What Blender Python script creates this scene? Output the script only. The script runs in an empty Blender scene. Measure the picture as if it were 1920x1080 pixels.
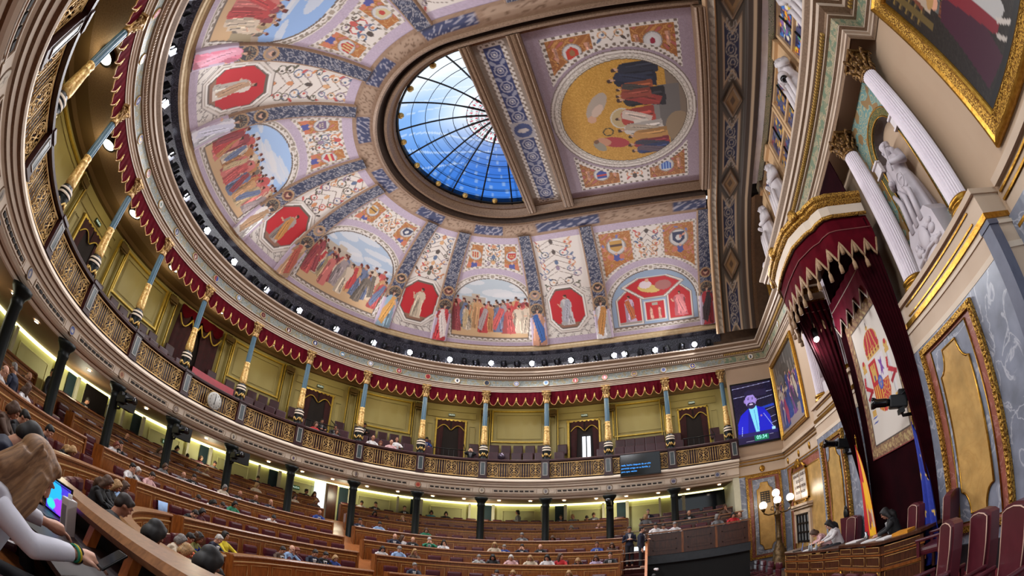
import bpy, bmesh, math, random
import numpy as np
from mathutils import Vector, Matrix, Euler
random.seed(7); RNG=np.random.default_rng(7)
PI=math.pi; sin=math.sin; cos=math.cos; rad=math.radians
SC=bpy.context.scene; COL=SC.collection
ZOFF=3.0           # all heights below are relative to the photographer's eye; everything is lifted by this at the end
# ---------------------------------------------------------------- colour and materials
def lin(c):
    c=np.asarray(c,float)/255.0
    return np.where(c<=0.04045,c/12.92,((c+0.055)/1.055)**2.4)
def L4(c): v=lin(c); return (float(v[0]),float(v[1]),float(v[2]),1.0)
MATS={}
def newmat(name):
    m=bpy.data.materials.new(name); m.use_nodes=True
    nt=m.node_tree; return m,nt,nt.nodes['Principled BSDF']
def mat(name,c,rough=.55,metal=0,spec=.5,c2=None,scale=6,detail=4,bump=0,contrast=1.0,coat=0):
    """plain surface with procedural colour mottling"""
    if name in MATS: return MATS[name]
    m,nt,b=newmat(name); N=nt.nodes; K=nt.links
    b.inputs['Roughness'].default_value=rough; b.inputs['Metallic'].default_value=metal
    b.inputs['Specular IOR Level'].default_value=spec
    if coat: b.inputs['Coat Weight'].default_value=coat
    if c2 is None: c2=tuple(x*.86 for x in c)
    tc=N.new('ShaderNodeTexCoord'); nz=N.new('ShaderNodeTexNoise'); nz.inputs['Scale'].default_value=scale; nz.inputs['Detail'].default_value=detail
    K.new(tc.outputs['Object'],nz.inputs['Vector'])
    r=N.new('ShaderNodeValToRGB'); r.color_ramp.elements[0].position=.5-.25/contrast; r.color_ramp.elements[1].position=.5+.25/contrast
    r.color_ramp.elements[0].color=L4(c2); r.color_ramp.elements[1].color=L4(c)
    K.new(nz.outputs['Fac'],r.inputs['Fac']); K.new(r.outputs['Color'],b.inputs['Base Color'])
    if bump:
        bp=N.new('ShaderNodeBump'); bp.inputs['Strength'].default_value=bump; bp.inputs['Distance'].default_value=.02
        K.new(nz.outputs['Fac'],bp.inputs['Height']); K.new(bp.outputs['Normal'],b.inputs['Normal'])
    MATS[name]=m; return m
def marble(name,c,vein,scale=1.6,rough=.25,amt=.5):
    if name in MATS: return MATS[name]
    m,nt,b=newmat(name); N=nt.nodes; K=nt.links
    b.inputs['Roughness'].default_value=rough
    tc=N.new('ShaderNodeTexCoord')
    n1=N.new('ShaderNodeTexNoise'); n1.inputs['Scale'].default_value=scale; n1.inputs['Detail'].default_value=8; n1.inputs['Distortion'].default_value=1.6
    K.new(tc.outputs['Object'],n1.inputs['Vector'])
    r=N.new('ShaderNodeValToRGB'); E=r.color_ramp.elements
    E[0].position=.47; E[0].color=(0,0,0,1); E[1].position=.53; E[1].color=(0,0,0,1); e=E.new(.5); e.color=(1,1,1,1)
    K.new(n1.outputs['Fac'],r.inputs['Fac'])
    n2=N.new('ShaderNodeTexNoise'); n2.inputs['Scale'].default_value=scale*1.7; n2.inputs['Detail'].default_value=5
    K.new(tc.outputs['Object'],n2.inputs['Vector'])
    r2=N.new('ShaderNodeValToRGB'); r2.color_ramp.elements[0].position=.3; r2.color_ramp.elements[1].position=.7
    r2.color_ramp.elements[0].color=L4(tuple(x*.8 for x in c)); r2.color_ramp.elements[1].color=L4(c)
    K.new(n2.outputs['Fac'],r2.inputs['Fac'])
    mu=N.new('ShaderNodeMath'); mu.operation='MULTIPLY'; mu.inputs[1].default_value=amt
    K.new(r.outputs['Color'],mu.inputs[0])
    mx=N.new('ShaderNodeMixRGB'); K.new(mu.outputs[0],mx.inputs['Fac']); K.new(r2.outputs['Color'],mx.inputs['Color1']); mx.inputs['Color2'].default_value=L4(vein)
    K.new(mx.outputs['Color'],b.inputs['Base Color']); MATS[name]=m; return m
def scroll(name,c,orn,scale=7,rough=.5,metal=0,thr=.5,soft=.05,dist=1.2,orn2=None):
    """ornament: winding scrollwork of one colour on a ground of another"""
    if name in MATS: return MATS[name]
    m,nt,b=newmat(name); N=nt.nodes; K=nt.links
    b.inputs['Roughness'].default_value=rough; b.inputs['Metallic'].default_value=metal
    tc=N.new('ShaderNodeTexCoord')
    nz=N.new('ShaderNodeTexNoise'); nz.inputs['Scale'].default_value=scale*.55; nz.inputs['Detail'].default_value=1
    K.new(tc.outputs['Object'],nz.inputs['Vector'])
    vm=N.new('ShaderNodeVectorMath'); vm.operation='MULTIPLY_ADD'; vm.inputs[1].default_value=(dist/scale,)*3
    K.new(nz.outputs['Color'],vm.inputs[0]); K.new(tc.outputs['Object'],vm.inputs[2])
    vo=N.new('ShaderNodeTexVoronoi'); vo.inputs['Scale'].default_value=scale; K.new(vm.outputs[0],vo.inputs['Vector'])
    w=N.new('ShaderNodeMath'); w.operation='MULTIPLY'; w.inputs[1].default_value=22; K.new(vo.outputs['Distance'],w.inputs[0])
    s=N.new('ShaderNodeMath'); s.operation='SINE'; K.new(w.outputs[0],s.inputs[0])
    r=N.new('ShaderNodeValToRGB'); E=r.color_ramp.elements
    E[0].position=max(0,thr-soft); E[0].color=L4(c); E[1].position=thr+soft; E[1].color=L4(orn)
    K.new(s.outputs[0],r.inputs['Fac'])
    if orn2:
        mx=N.new('ShaderNodeMixRGB'); mx.inputs['Color2'].default_value=L4(orn2); K.new(r.outputs['Color'],mx.inputs['Color1'])
        r3=N.new('ShaderNodeValToRGB'); r3.color_ramp.elements[0].position=.6; r3.color_ramp.elements[1].position=.64
        K.new(vo.outputs['Color'],r3.inputs['Fac']); K.new(r3.outputs['Color'],mx.inputs['Fac']); K.new(mx.outputs['Color'],b.inputs['Base Color'])
    else: K.new(r.outputs['Color'],b.inputs['Base Color'])
    MATS[name]=m; return m
def wood(name,c,c2,scale=3,rough=.35,axis=2,coat=.2):
    if name in MATS: return MATS[name]
    m,nt,b=newmat(name); N=nt.nodes; K=nt.links
    b.inputs['Roughness'].default_value=rough; b.inputs['Coat Weight'].default_value=coat; b.inputs['Coat Roughness'].default_value=.25
    tc=N.new('ShaderNodeTexCoord'); mp=N.new('ShaderNodeMapping')
    sc=[9,9,9]; sc[axis]=1.2; mp.inputs['Scale'].default_value=sc
    K.new(tc.outputs['Object'],mp.inputs['Vector'])
    nz=N.new('ShaderNodeTexNoise'); nz.inputs['Scale'].default_value=scale; nz.inputs['Detail'].default_value=6; nz.inputs['Distortion'].default_value=.7
    K.new(mp.outputs['Vector'],nz.inputs['Vector'])
    r=N.new('ShaderNodeValToRGB'); r.color_ramp.elements[0].position=.32; r.color_ramp.elements[1].position=.68
    r.color_ramp.elements[0].color=L4(c2); r.color_ramp.elements[1].color=L4(c)
    K.new(nz.outputs['Fac'],r.inputs['Fac']); K.new(r.outputs['Color'],b.inputs['Base Color']); MATS[name]=m; return m
def emis(name,c,strength):
    if name in MATS: return MATS[name]
    m,nt,b=newmat(name); b.inputs['Base Color'].default_value=L4(c); b.inputs['Emission Color'].default_value=L4(c); b.inputs['Emission Strength'].default_value=strength
    MATS[name]=m; return m
def paintmat(name,rough=.6,emit=0,metal=0):
    """colours come from the painted colour attribute"""
    if name in MATS: return MATS[name]
    m,nt,b=newmat(name); N=nt.nodes; K=nt.links
    a=N.new('ShaderNodeAttribute'); a.attribute_name='paint'
    K.new(a.outputs['Color'],b.inputs['Base Color']); b.inputs['Roughness'].default_value=rough; b.inputs['Metallic'].default_value=metal
    if emit: K.new(a.outputs['Color'],b.inputs['Emission Color']); b.inputs['Emission Strength'].default_value=emit
    MATS[name]=m; return m
# ---------------------------------------------------------------- mesh builder
class MB:
    def __init__(s): s.v=[]; s.f=[]; s.mi=[]; s.sm=[]
    def add(s,vs,fs,mi=0,smooth=False,M=None):
        o=len(s.v)
        if M is not None: vs=[tuple(M@Vector(v)) for v in vs]
        s.v.extend(tuple(v) for v in vs)
        for f in fs: s.f.append(tuple(i+o for i in f)); s.mi.append(mi); s.sm.append(smooth)
        return s
    def box(s,c,d,mi=0,rz=0,M=None,bev=0):
        x,y,z=d[0]/2,d[1]/2,d[2]/2
        if bev:
            b=min(bev,x*.9,y*.9,z*.9); vs=[];fs=[]
            bm=bmesh.new(); bmesh.ops.create_cube(bm,size=1,matrix=Matrix.Diagonal((d[0],d[1],d[2],1)))
            bmesh.ops.bevel(bm,geom=bm.edges[:],offset=b,segments=2,affect='EDGES',profile=.6)
            bm.verts.index_update(); vs=[tuple(v.co) for v in bm.verts]; fs=[tuple(q.index for q in f.verts) for f in bm.faces]; bm.free(); smf=False
        else:
            vs=[(-x,-y,-z),(x,-y,-z),(x,y,-z),(-x,y,-z),(-x,-y,z),(x,-y,z),(x,y,z),(-x,y,z)]
            fs=[(0,3,2,1),(4,5,6,7),(0,1,5,4),(1,2,6,5),(2,3,7,6),(3,0,4,7)]; smf=False
        T=Matrix.Translation(c)@Matrix.Rotation(rz,4,'Z')
        if M is not None: T=M@T
        return s.add(vs,fs,mi,smf,T)
    def lathe(s,prof,seg=16,mi=0,M=None,smooth=True,flute=0,cap=True,mis=None):
        vs=[];fs=[]
        n=len(prof)
        for i,(r,z) in enumerate(prof):
            for k in range(seg):
                a=2*PI*k/seg; rr=r*(1-flute*(k%2)) if flute else r
                vs.append((rr*cos(a),rr*sin(a),z))
        for i in range(n-1):
            for k in range(seg):
                k2=(k+1)%seg; fs.append((i*seg+k,i*seg+k2,(i+1)*seg+k2,(i+1)*seg+k))
        if mis: 
            o=len(s.v); s.add(vs,[],0,smooth,M)
            for q,f in enumerate(fs): s.f.append(tuple(i+o for i in f)); s.mi.append(mis[q//seg]); s.sm.append(smooth)
            return s
        if cap: fs.append(tuple(range(seg-1,-1,-1))); fs.append(tuple((n-1)*seg+k for k in range(seg)))
        return s.add(vs,fs,mi,smooth,M)
    def tube(s,pts,r,seg=6,mi=0,M=None,smooth=True,closed=False,cap=True):
        P=[Vector(p) for p in pts]; n=len(P); rs=r if hasattr(r,'__len__') else [r]*n
        vs=[];fs=[]; prev=None
        for i in range(n):
            t=(P[(i+1)%n]-P[i-1]) if closed else (P[min(i+1,n-1)]-P[max(i-1,0)])
            if t.length<1e-9: t=Vector((0,0,1))
            t.normalize()
            if prev is None:
                u=t.orthogonal().normalized()
            else:
                u=(prev-t*prev.dot(t)); u=u.normalized() if u.length>1e-6 else t.orthogonal().normalized()
            prev=u; w=t.cross(u)
            for k in range(seg):
                a=2*PI*k/seg; vs.append(P[i]+(u*cos(a)+w*sin(a))*rs[i])
        for i in range(n if closed else n-1):
            j=(i+1)%n
            for k in range(seg):
                k2=(k+1)%seg; fs.append((i*seg+k,i*seg+k2,j*seg+k2,j*seg+k))
        if cap and not closed: fs.append(tuple(range(seg-1,-1,-1))); fs.append(tuple((n-1)*seg+k for k in range(seg)))
        return s.add(vs,fs,mi,smooth,M)
    def ell(s,c,r,seg=12,rings=8,mi=0,M=None,R=None):
        vs=[];fs=[]
        for i in range(rings+1):
            th=PI*i/rings
            for k in range(seg):
                a=2*PI*k/seg; p=Vector((r[0]*sin(th)*cos(a),r[1]*sin(th)*sin(a),r[2]*cos(th)))
                if R is not None: p=R@p
                vs.append(Vector(c)+p)
        for i in range(rings):
            for k in range(seg):
                k2=(k+1)%seg; fs.append((i*seg+k,(i+1)*seg+k,(i+1)*seg+k2,i*seg+k2))
        return s.add(vs,fs,mi,True,M)
    def prism(s,poly,y0,y1,mi=0,M=None,smooth=False):
        """poly in x,z extruded along y"""
        n=len(poly); vs=[(x,y0,z) for x,z in poly]+[(x,y1,z) for x,z in poly]
        fs=[tuple(range(n)),tuple(range(2*n-1,n-1,-1))]+[(i,i+n,(i+1)%n+n,(i+1)%n) for i in range(n)]
        return s.add(vs,fs,mi,smooth,M)
    def sweep(s,rows,mi=0,closedprof=False,smooth=False,mis=None,caps=False):
        """rows: list of cross-sections (equal lists of points)"""
        n=len(rows[0]); vs=[p for r in rows for p in r]; o=len(s.v); s.v.extend(tuple(v) for v in vs)
        m=n if closedprof else n-1
        for i in range(len(rows)-1):
            for k in range(m):
                k2=(k+1)%n; s.f.append((o+i*n+k,o+i*n+k2,o+(i+1)*n+k2,o+(i+1)*n+k)); s.mi.append(mis[k] if mis else mi); s.sm.append(smooth)
        if caps:
            s.f.append(tuple(o+k for k in range(n))); s.mi.append(mi); s.sm.append(False)
            s.f.append(tuple(o+(len(rows)-1)*n+k for k in range(n))); s.mi.append(mi); s.sm.append(False)
        return s
    def mesh(s,name,mats):
        me=bpy.data.meshes.new(name); me.from_pydata(s.v,[],s.f)
        for m in (mats if isinstance(mats,(list,tuple)) else [mats]): me.materials.append(m)
        me.polygons.foreach_set('material_index',s.mi); me.polygons.foreach_set('use_smooth',s.sm)
        bm=bmesh.new(); bm.from_mesh(me); bmesh.ops.recalc_face_normals(bm,faces=bm.faces); bm.to_mesh(me); bm.free()
        me.update(); return me
def link(o,parent=None):
    COL.objects.link(o)
    if parent is not None: o.parent=parent
    return o
def obj(name,mb,mats,parent=None,loc=None,rz=0):
    me=mb.mesh(name,mats) if isinstance(mb,MB) else mb
    o=bpy.data.objects.new(name,me)
    if loc is not None: o.location=loc
    if rz: o.rotation_euler=(0,0,rz)
    return link(o,parent)
def tag(o,label=None,cat=None,group=None,kind=None):
    if label: o['label']=label
    if cat: o['category']=cat
    if group: o['group']=group
    if kind: o['kind']=kind
    return o
def thing(name,label,cat,loc=(0,0,0),rz=0,group=None):
    o=bpy.data.objects.new(name,None); o.location=loc; o.rotation_euler=(0,0,rz); o.empty_display_size=.1
    link(o); return tag(o,label,cat,group)
KIDS={}
def dup(o,loc=None,rz=None,label=None,group=None,parent=None):
    c=o.copy(); COL.objects.link(c)
    if parent is not None: c.parent=parent
    if loc is not None: c.location=loc
    if rz is not None: c.rotation_euler=(0,0,rz)
    if label: c['label']=label
    if group: c['group']=group
    for ch in o.children:
        if ch.name in COL.objects: dup(ch,parent=c)
    return c
def struct(name,mb,mats): return tag(obj(name,mb,mats),kind='structure')
def smooth_obj(o,ang=40):
    return o
# ---------------------------------------------------------------- plan of the hall: half circle (x<0) with straight arms (x>0)
RG=11.444; DS=0.26426466; KS=0.58302003*5/DS; S0=-0.35546
def P(a,R,z=None):
    """plan point: a<0 on the half circle, a>0 along the far straight arm, a<-pi along the near arm"""
    if a>0: p=(a*KS,R)
    elif a<-PI: p=(-(a+PI)*KS,-R)
    else: p=(R*sin(a),R*cos(a))
    return p if z is None else (p[0],p[1],z)
def yaw(a):
    """rotation so that local +y points outward (away from the hall) and local x runs along the wall"""
    if a>0: return 0.0
    if a<-PI: return PI
    return -a
def bay(i): return S0+(i-9)*DS
def arange_plan(a0,a1,step=rad(2.0)):
    n=max(2,int(abs(a1-a0)/step)+1); L=list(np.linspace(a0,a1,n))
    for k in (0.0,-PI):
        if min(a0,a1)<k<max(a0,a1): L.append(k)
    return sorted(L) if a1>a0 else sorted(L,reverse=True)
def ring(prof,a0,a1,mb=None,mis=None,mi=0,step=rad(2),caps=False,closed=False):
    mb=mb or MB()
    rows=[[P(a,R,z) for R,z in prof] for a in arange_plan(a0,a1,step)]
    return mb.sweep(rows,mi=mi,mis=mis,caps=caps,closedprof=closed)
# ---------------------------------------------------------------- painted canvases: colours per vertex of a fine grid
class Cv:
    """canvas over arrays X,Y (metres across / up the surface); paints flat colour areas"""
    def __init__(s,X,Y,bg): s.X=X; s.Y=Y; s.a=np.zeros(X.shape+(3,)); s.a[:]=bg; s.noise(5,0.35)
    def put(s,m,c,al=1.0):
        c=np.asarray(c,float)
        if al>=1: s.a[m]=c
        else: s.a[m]=s.a[m]*(1-al)+c*al
    def noise(s,amp,cell=.3,m=None):
        h,w=s.X.shape; n=RNG.normal(0,amp,(h,w,1))
        s.a=s.a+n if m is None else np.where(m[...,None],s.a+n,s.a)
    def loc(s,cx,cy,rot): 
        c,n=cos(rot),sin(rot); x=s.X-cx; y=s.Y-cy; return x*c+y*n,-x*n+y*c
    def ell(s,cx,cy,rx,ry,c,rot=0,al=1):
        x,y=s.loc(cx,cy,rot); s.put((x/rx)**2+(y/ry)**2<1,c,al)
    def ringe(s,cx,cy,rx,ry,t,c):
        q=((s.X-cx)/rx)**2+((s.Y-cy)/ry)**2; q2=((s.X-cx)/(rx-t))**2+((s.Y-cy)/(ry-t))**2; s.put((q<1)&(q2>1),c)
    def rect(s,x0,y0,x1,y1,c): s.put((s.X>x0)&(s.X<x1)&(s.Y>y0)&(s.Y<y1),c)
    def inside(s,pts):
        m=np.zeros(s.X.shape,bool); n=len(pts)
        for i in range(n):
            x1,y1=pts[i]; x2,y2=pts[i-1]
            if y1==y2: continue
            k=((y1>s.Y)!=(y2>s.Y))&(s.X<(x2-x1)*(s.Y-y1)/(y2-y1)+x1); m^=k
        return m
    def poly(s,pts,c,al=1): s.put(s.inside(pts),c,al)
    def line(s,x0,y0,x1,y1,w,c):
        dx,dy=x1-x0,y1-y0; L=math.hypot(dx,dy)+1e-9; t=((s.X-x0)*dx+(s.Y-y0)*dy)/L; d=abs(-(s.X-x0)*dy+(s.Y-y0)*dx)/L
        s.put((t>0)&(t<L)&(d<w/2),c)
    def ornament(s,m,c,f=9.0,thr=.35,seed=0,c2=None):
        """scrolls: curling lines inside mask m"""
        r=np.random.default_rng(seed); ph=r.uniform(0,6,4)
        q=np.sin(f*s.X+1.7*np.sin(f*.6*s.Y+ph[0])+ph[1])*np.sin(f*s.Y+1.7*np.sin(f*.6*s.X+ph[2])+ph[3])
        s.put(m&(np.abs(q)<thr*.5)&(np.abs(q)>thr*.12),c)
        if c2 is not None: s.put(m&(q>.72),c2)
    def figure(s,x,y,h,robe,skin=(214,168,140),hair=(70,48,38),w=None,lean=0,robe2=None,arm=0,seed=0):
        """standing robed figure, feet at x,y"""
        r=np.random.default_rng(seed); w=w or h*.30; R=np.asarray(robe,float); hx=x+lean*h
        dk=R*.62; lt=np.minimum(R*1.15+12,255); md=R*.84
        bl,br=r.uniform(.42,.68),r.uniform(.42,.68)
        s.poly([(x-w*bl,y+.01*h),(x-w*.2,y-.012*h),(x+w*.25,y),(x+w*br,y+.015*h),(x+w*(br-.08),y+h*.25),(hx+w*.40,y+h*.52),(hx+w*.44,y+h*.70),(hx+w*.36,y+h*.80),(hx+w*.15,y+h*.85),(hx-w*.15,y+h*.85),(hx-w*.36,y+h*.80),(hx-w*.46,y+h*.68),(hx-w*.38,y+h*.50),(x-w*(bl-.1),y+h*.25)],R)
        s.poly([(x+w*.12,y),(x+w*br,y+.015*h),(hx+w*.42,y+h*.6),(hx+w*.36,y+h*.8),(hx+w*.15,y+h*.6)],md)
        for k in range(6):
            q=r.uniform(-.48,.46); q2=q*.5+r.uniform(-.14,.14); y0=r.uniform(.0,.12); y1=r.uniform(.38,.74); s.line(x+q*w,y+y0*h,hx+q2*w,y+h*y1,w*r.uniform(.05,.11),(dk,lt,md)[k%3])
        if robe2 is not None:
            R2=np.asarray(robe2,float); e=r.choice([-1,1])
            s.poly([(x-e*w*.5,y+h*.14),(x-e*w*.1,y+h*.06),(x+e*w*.12,y+h*.3),(hx+e*w*.42,y+h*.72),(hx+e*w*.34,y+h*.8),(hx,y+h*.83),(hx-e*w*.2,y+h*.6),(hx-e*w*.42,y+h*.45)],R2)
            for k in range(3): s.line(x-e*w*(.38-.16*k),y+h*(.14+.05*k),hx+e*w*(.05+.1*k),y+h*(.6+.06*k),w*.06,R2*.7 if k%2 else np.minimum(R2*1.15,255))
        if arm:
            ex,ey=hx+arm*w*.5,y+h*.58; s.line(hx+arm*w*.34,y+h*.77,ex,ey,w*.2,md); s.line(ex,ey,hx+arm*w*(.15+.75*r.random()),y+h*(.56+.26*r.random()),w*.12,skin)
        sk=np.asarray(skin,float); s.ell(hx,y+h*.86,h*.022,h*.04,sk*.85); s.ell(hx+.004*h,y+h*.918,h*.042,h*.055,sk); s.ell(hx+.018*h,y+h*.905,h*.016,h*.03,sk*.86); s.ell(hx-.006*h,y+h*.953,h*.048,h*.036,hair); s.ell(hx-.034*h,y+h*.925,h*.02,h*.045,hair)
    def colors(s):
        c=np.clip(s.a,0,255); v=lin(c); return np.concatenate([v,np.ones(v.shape[:2]+(1,))],-1).reshape(-1,4)
def gridmesh(name,XYZ,cols,material):
    """XYZ (H,W,3) grid -> object data with the painted attribute"""
    H,W=XYZ.shape[:2]; me=bpy.data.meshes.new(name)
    me.vertices.add(H*W); me.vertices.foreach_set('co',XYZ.reshape(-1).astype(np.float32))
    i,j=np.meshgrid(np.arange(H-1),np.arange(W-1),indexing='ij'); q=(i*W+j).reshape(-1)
    fi=np.stack([q,q+1,q+W+1,q+W],-1).astype(np.int32); n=len(q)
    me.loops.add(n*4); me.loops.foreach_set('vertex_index',fi.reshape(-1))
    me.polygons.add(n); me.polygons.foreach_set('loop_start',np.arange(0,n*4,4,dtype=np.int32)); me.polygons.foreach_set('loop_total',np.full(n,4,np.int32))
    me.update(calc_edges=True); me.validate()
    a=me.color_attributes.new('paint','FLOAT_COLOR','POINT'); a.data.foreach_set('color',cols.astype(np.float32).reshape(-1))
    me.polygons.foreach_set('use_smooth',np.ones(n,bool)); me.materials.append(material); return me
def flatgrid(o,ux,uy,w,h,W,H):
    """grid over a flat rectangle from corner o along unit vectors ux,uy"""
    u=np.linspace(0,1,W); v=np.linspace(0,1,H); U,V=np.meshgrid(u,v)
    o=np.asarray(o,float); XYZ=o+U[...,None]*w*np.asarray(ux,float)+V[...,None]*h*np.asarray(uy,float)
    return XYZ,U*w,V*h
# ---------------------------------------------------------------- shared materials
CREAM=mat('cream_plaster',(206,184,160),.6,c2=(194,170,146),scale=1.5)
CREAM2=mat('pale_plaster',(222,206,186),.6,c2=(212,194,172),scale=2)
BEIGE=mat('beige_wall_paint',(196,170,142),.6,c2=(188,160,132),scale=.8)
GOLD=mat('gilding',(196,150,62),.32,metal=.85,c2=(150,104,34),scale=14,bump=.25)
GOLDP=mat('gold_paint',(214,180,104),.4,metal=.35,c2=(176,132,62),scale=18,bump=.15)
MAROON=mat('maroon_leather',(84,30,40),.33,spec=.55,c2=(70,22,32),scale=5,bump=.05)
VELVET=mat('burgundy_velvet',(92,10,24),.9,spec=.08,c2=(66,5,16),scale=4)
WOODM=wood('honey_wood',(150,88,36),(108,56,18))
WOODD=wood('dark_wood',(84,46,26),(54,28,16))
WOODTOP=wood('rail_wood',(150,100,62),(112,70,40),coat=.35)
INLAY=mat('inlay_line',(196,148,84),.4,c2=(176,128,66))
BLACKM=mat('black_metal',(18,18,20),.45,metal=.3,c2=(10,10,12))
GREEND=mat('dark_green_iron',(12,20,20),.5,spec=.25,c2=(6,11,12),scale=3)
TEAL=mat('blue_column_paint',(62,98,116),.4,c2=(46,78,96),scale=3)
WHITE=mat('white_stone',(232,226,226),.5,c2=(214,206,208),scale=3)
# ================================================================ CEILING
PAINT=paintmat('fresco_paint',.65)
ZC0=12.72                                                  # level of the rim of the flat ceiling
LAV=(188,170,186); CRM=(222,212,202); BRN=(150,112,82); NAVY=(56,60,84); RED=(196,58,62); OCH=(196,138,70); ORNG=(176,112,60)
B0,B1,B2=np.array((10.42,9.92)),np.array((8.75,12.25)),np.array((5.25,ZC0))
def vault(t): 
    t=np.asarray(t)[...,None]; return B0*(1-t)**2+2*B1*t*(1-t)+B2*t*t
TT=np.linspace(0,1,200); VV=vault(TT); AR=np.concatenate([[0],np.cumsum(np.hypot(*np.diff(VV,axis=0).T))]); VLEN=float(AR[-1])
def vault_arc(s):
    """R,z at arc length s up the vault"""
    t=np.interp(s,AR,TT); return vault(t)
def Pv(a,R):
    x=np.where(a>0,a*KS,np.where(a<-PI,-(a+PI)*KS,R*np.sin(a))); y=np.where(a>0,R,np.where(a<-PI,-R,R*np.cos(a))); return x,y
def sector(a0,a1,W,H,lift=0.0,m0=0,m1=0):
    """grid over the vault between plan angles, with metric X,Y"""
    s=np.linspace(0,VLEN,H); RZ=vault_arc(s); 
    u=np.linspace(0,1,W)
    R=RZ[:,0][:,None]; z=RZ[:,1][:,None]; A=a0+(a1-a0)*u[None,:]
    A=np.broadcast_to(A,(H,W)); Rb=np.broadcast_to(R,(H,W))-lift*.6; zb=np.broadcast_to(z,(H,W))-lift*.8
    x,y=Pv(A,Rb); XYZ=np.stack([x,y,zb],-1)
    wid=np.abs(np.where((a0+a1)/2>0,(a1-a0)*KS,np.where((a0+a1)/2<-PI,(a1-a0)*KS,(a1-a0)*Rb)))
    X=(u[None,:]-.5)*wid; Y=np.broadcast_to(s[:,None],(H,W)); return XYZ,X,Y,wid
ROBES=[(196,92,88),(208,120,112),(186,130,84),(196,170,130),(112,122,150),(150,70,74),(204,156,110),(168,152,150),(190,72,70),(120,108,96),(216,196,172)]
def key_border(c,m_out,m_in,f=26):
    m=m_out&~m_in; c.put(m,CRM); q=np.sin(f*c.X)*np.sin(f*c.Y); c.put(m&(q>.15),(150,136,120))
def arch_mask(c,hw,y0,ys,r=None):
    r=r or hw; return (np.abs(c.X)<hw)&(c.Y>y0)&((c.Y<ys)|((c.X/hw)**2+((c.Y-ys)/r)**2<1))
def grotesque(c,m,seed,rich=1):
    """white ground with symmetric coloured scrolls"""
    c.put(m,(226,216,206)); r=np.random.default_rng(seed); ys=c.Y[m]; xs=c.X[m]
    if len(ys)==0: return
    y0,y1=ys.min(),ys.max(); w=np.abs(xs).max()
    cx=(xs.min()+xs.max())/2; w=(xs.max()-xs.min())/2; keep=c.a.copy()
    pal=[(196,92,84),(96,112,140),(104,100,84),(206,140,96),(84,72,66),(150,130,150),(214,166,120)]
    k=0; y=y0+.12
    while y<y1-.1:
        col=pal[r.integers(len(pal))]; q=r.uniform(.25,.75)*w; rr=r.uniform(.12,.22)
        for sg in (-1,1):
            c.ringe(cx+sg*q,y,rr,rr*.9,.045,col); c.ell(cx+sg*q*.9,y,.05,.05,pal[r.integers(len(pal))])
            c.line(cx+sg*q,y-rr,cx,y+.25,.03,(130,110,96)); c.ell(cx+sg*(q+.12),y+.18,.12,.05,pal[r.integers(len(pal))],rot=sg*.8)
        if r.random()<.6: c.ell(cx,y+.1,.09,.13,pal[r.integers(len(pal))])
        y+=r.uniform(.26,.36)
    c.a=np.where(m[...,None],c.a,keep)
def coat(c,x,y,s,f1,f2,kind):
    c.ell(x,y,s*1.25,s*1.35,(206,200,196)); c.ringe(x,y,s*1.25,s*1.35,s*.14,(150,140,134))
    c.poly([(x-s*.8,y+s*.85),(x+s*.8,y+s*.85),(x+s*.8,y-s*.3),(x,y-s*.95),(x-s*.8,y-s*.3)],f1)
    if kind==0:
        for k in (-.45,0,.45): c.rect(x+s*k-s*.12,y-s*.6,x+s*k+s*.12,y+s*.85,f2)
    elif kind==1: c.ell(x,y,s*.35,s*.45,f2)
    elif kind==2: c.rect(x-s*.8,y-s*.05,x+s*.8,y+s*.3,f2)
    else:
        for k in (-.4,0.,.4): c.ell(x+s*k,y+.2*s,s*.13,s*.16,f2); c.ell(x+s*k*.7,y-.25*s,s*.13,s*.16,f2)
def scene_lunette(c,m,seed,sky=(168,192,224),ground=(206,170,128),night=False):
    r=np.random.default_rng(seed); keep=c.a.copy(); ys=c.Y[m]; y0,y1=ys.min(),ys.max(); hw=np.abs(c.X[m]).max()
    c.put(m,sky); 
    for k in range(10): c.ell(r.uniform(-hw,hw),y1-r.uniform(.1,1.2),r.uniform(.3,.9),r.uniform(.08,.22),(224,222,222),al=.7)
    yh=y0+(y1-y0)*.52
    c.put(m&(c.Y<yh+.18*np.sin(c.X*1.7+seed)),(178,160,142)); c.put(m&(c.Y<yh-.35+.1*np.sin(c.X*2.3)),(166,150,120)); c.put(m&(c.Y<y0+.55+.1*np.sin(c.X*3)),ground)
    if seed%2: c.rect(hw*.15,yh-.1,hw*.75,yh+.45,(186,172,154)); c.rect(hw*.3,yh+.4,hw*.5,yh+.6,(196,180,160))
    n=13
    for row,(fy,hh) in enumerate(((.62,1.35),(.42,1.45),(.22,1.45))):
        xs=np.linspace(-hw*.88,hw*.88,n-2*row)+r.uniform(-.1,.1,n-2*row)
        for x in xs:
            if r.random()<.16: continue
            h=hh*r.uniform(.85,1.08)*(y1-y0)/3.0
            c.figure(x,y0+fy*(y1-y0)/3.0+r.uniform(-.06,.06),h,ROBES[r.integers(len(ROBES))],hair=(60+r.integers(60),46,36),lean=r.uniform(-.07,.07),w=h*r.uniform(.28,.4),
                     robe2=ROBES[r.integers(len(ROBES))] if r.random()<.5 else None,arm=r.choice([-1,0,1]),seed=int(r.integers(9999)))
    c.a=np.where(m[...,None],c.a,keep)
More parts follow.
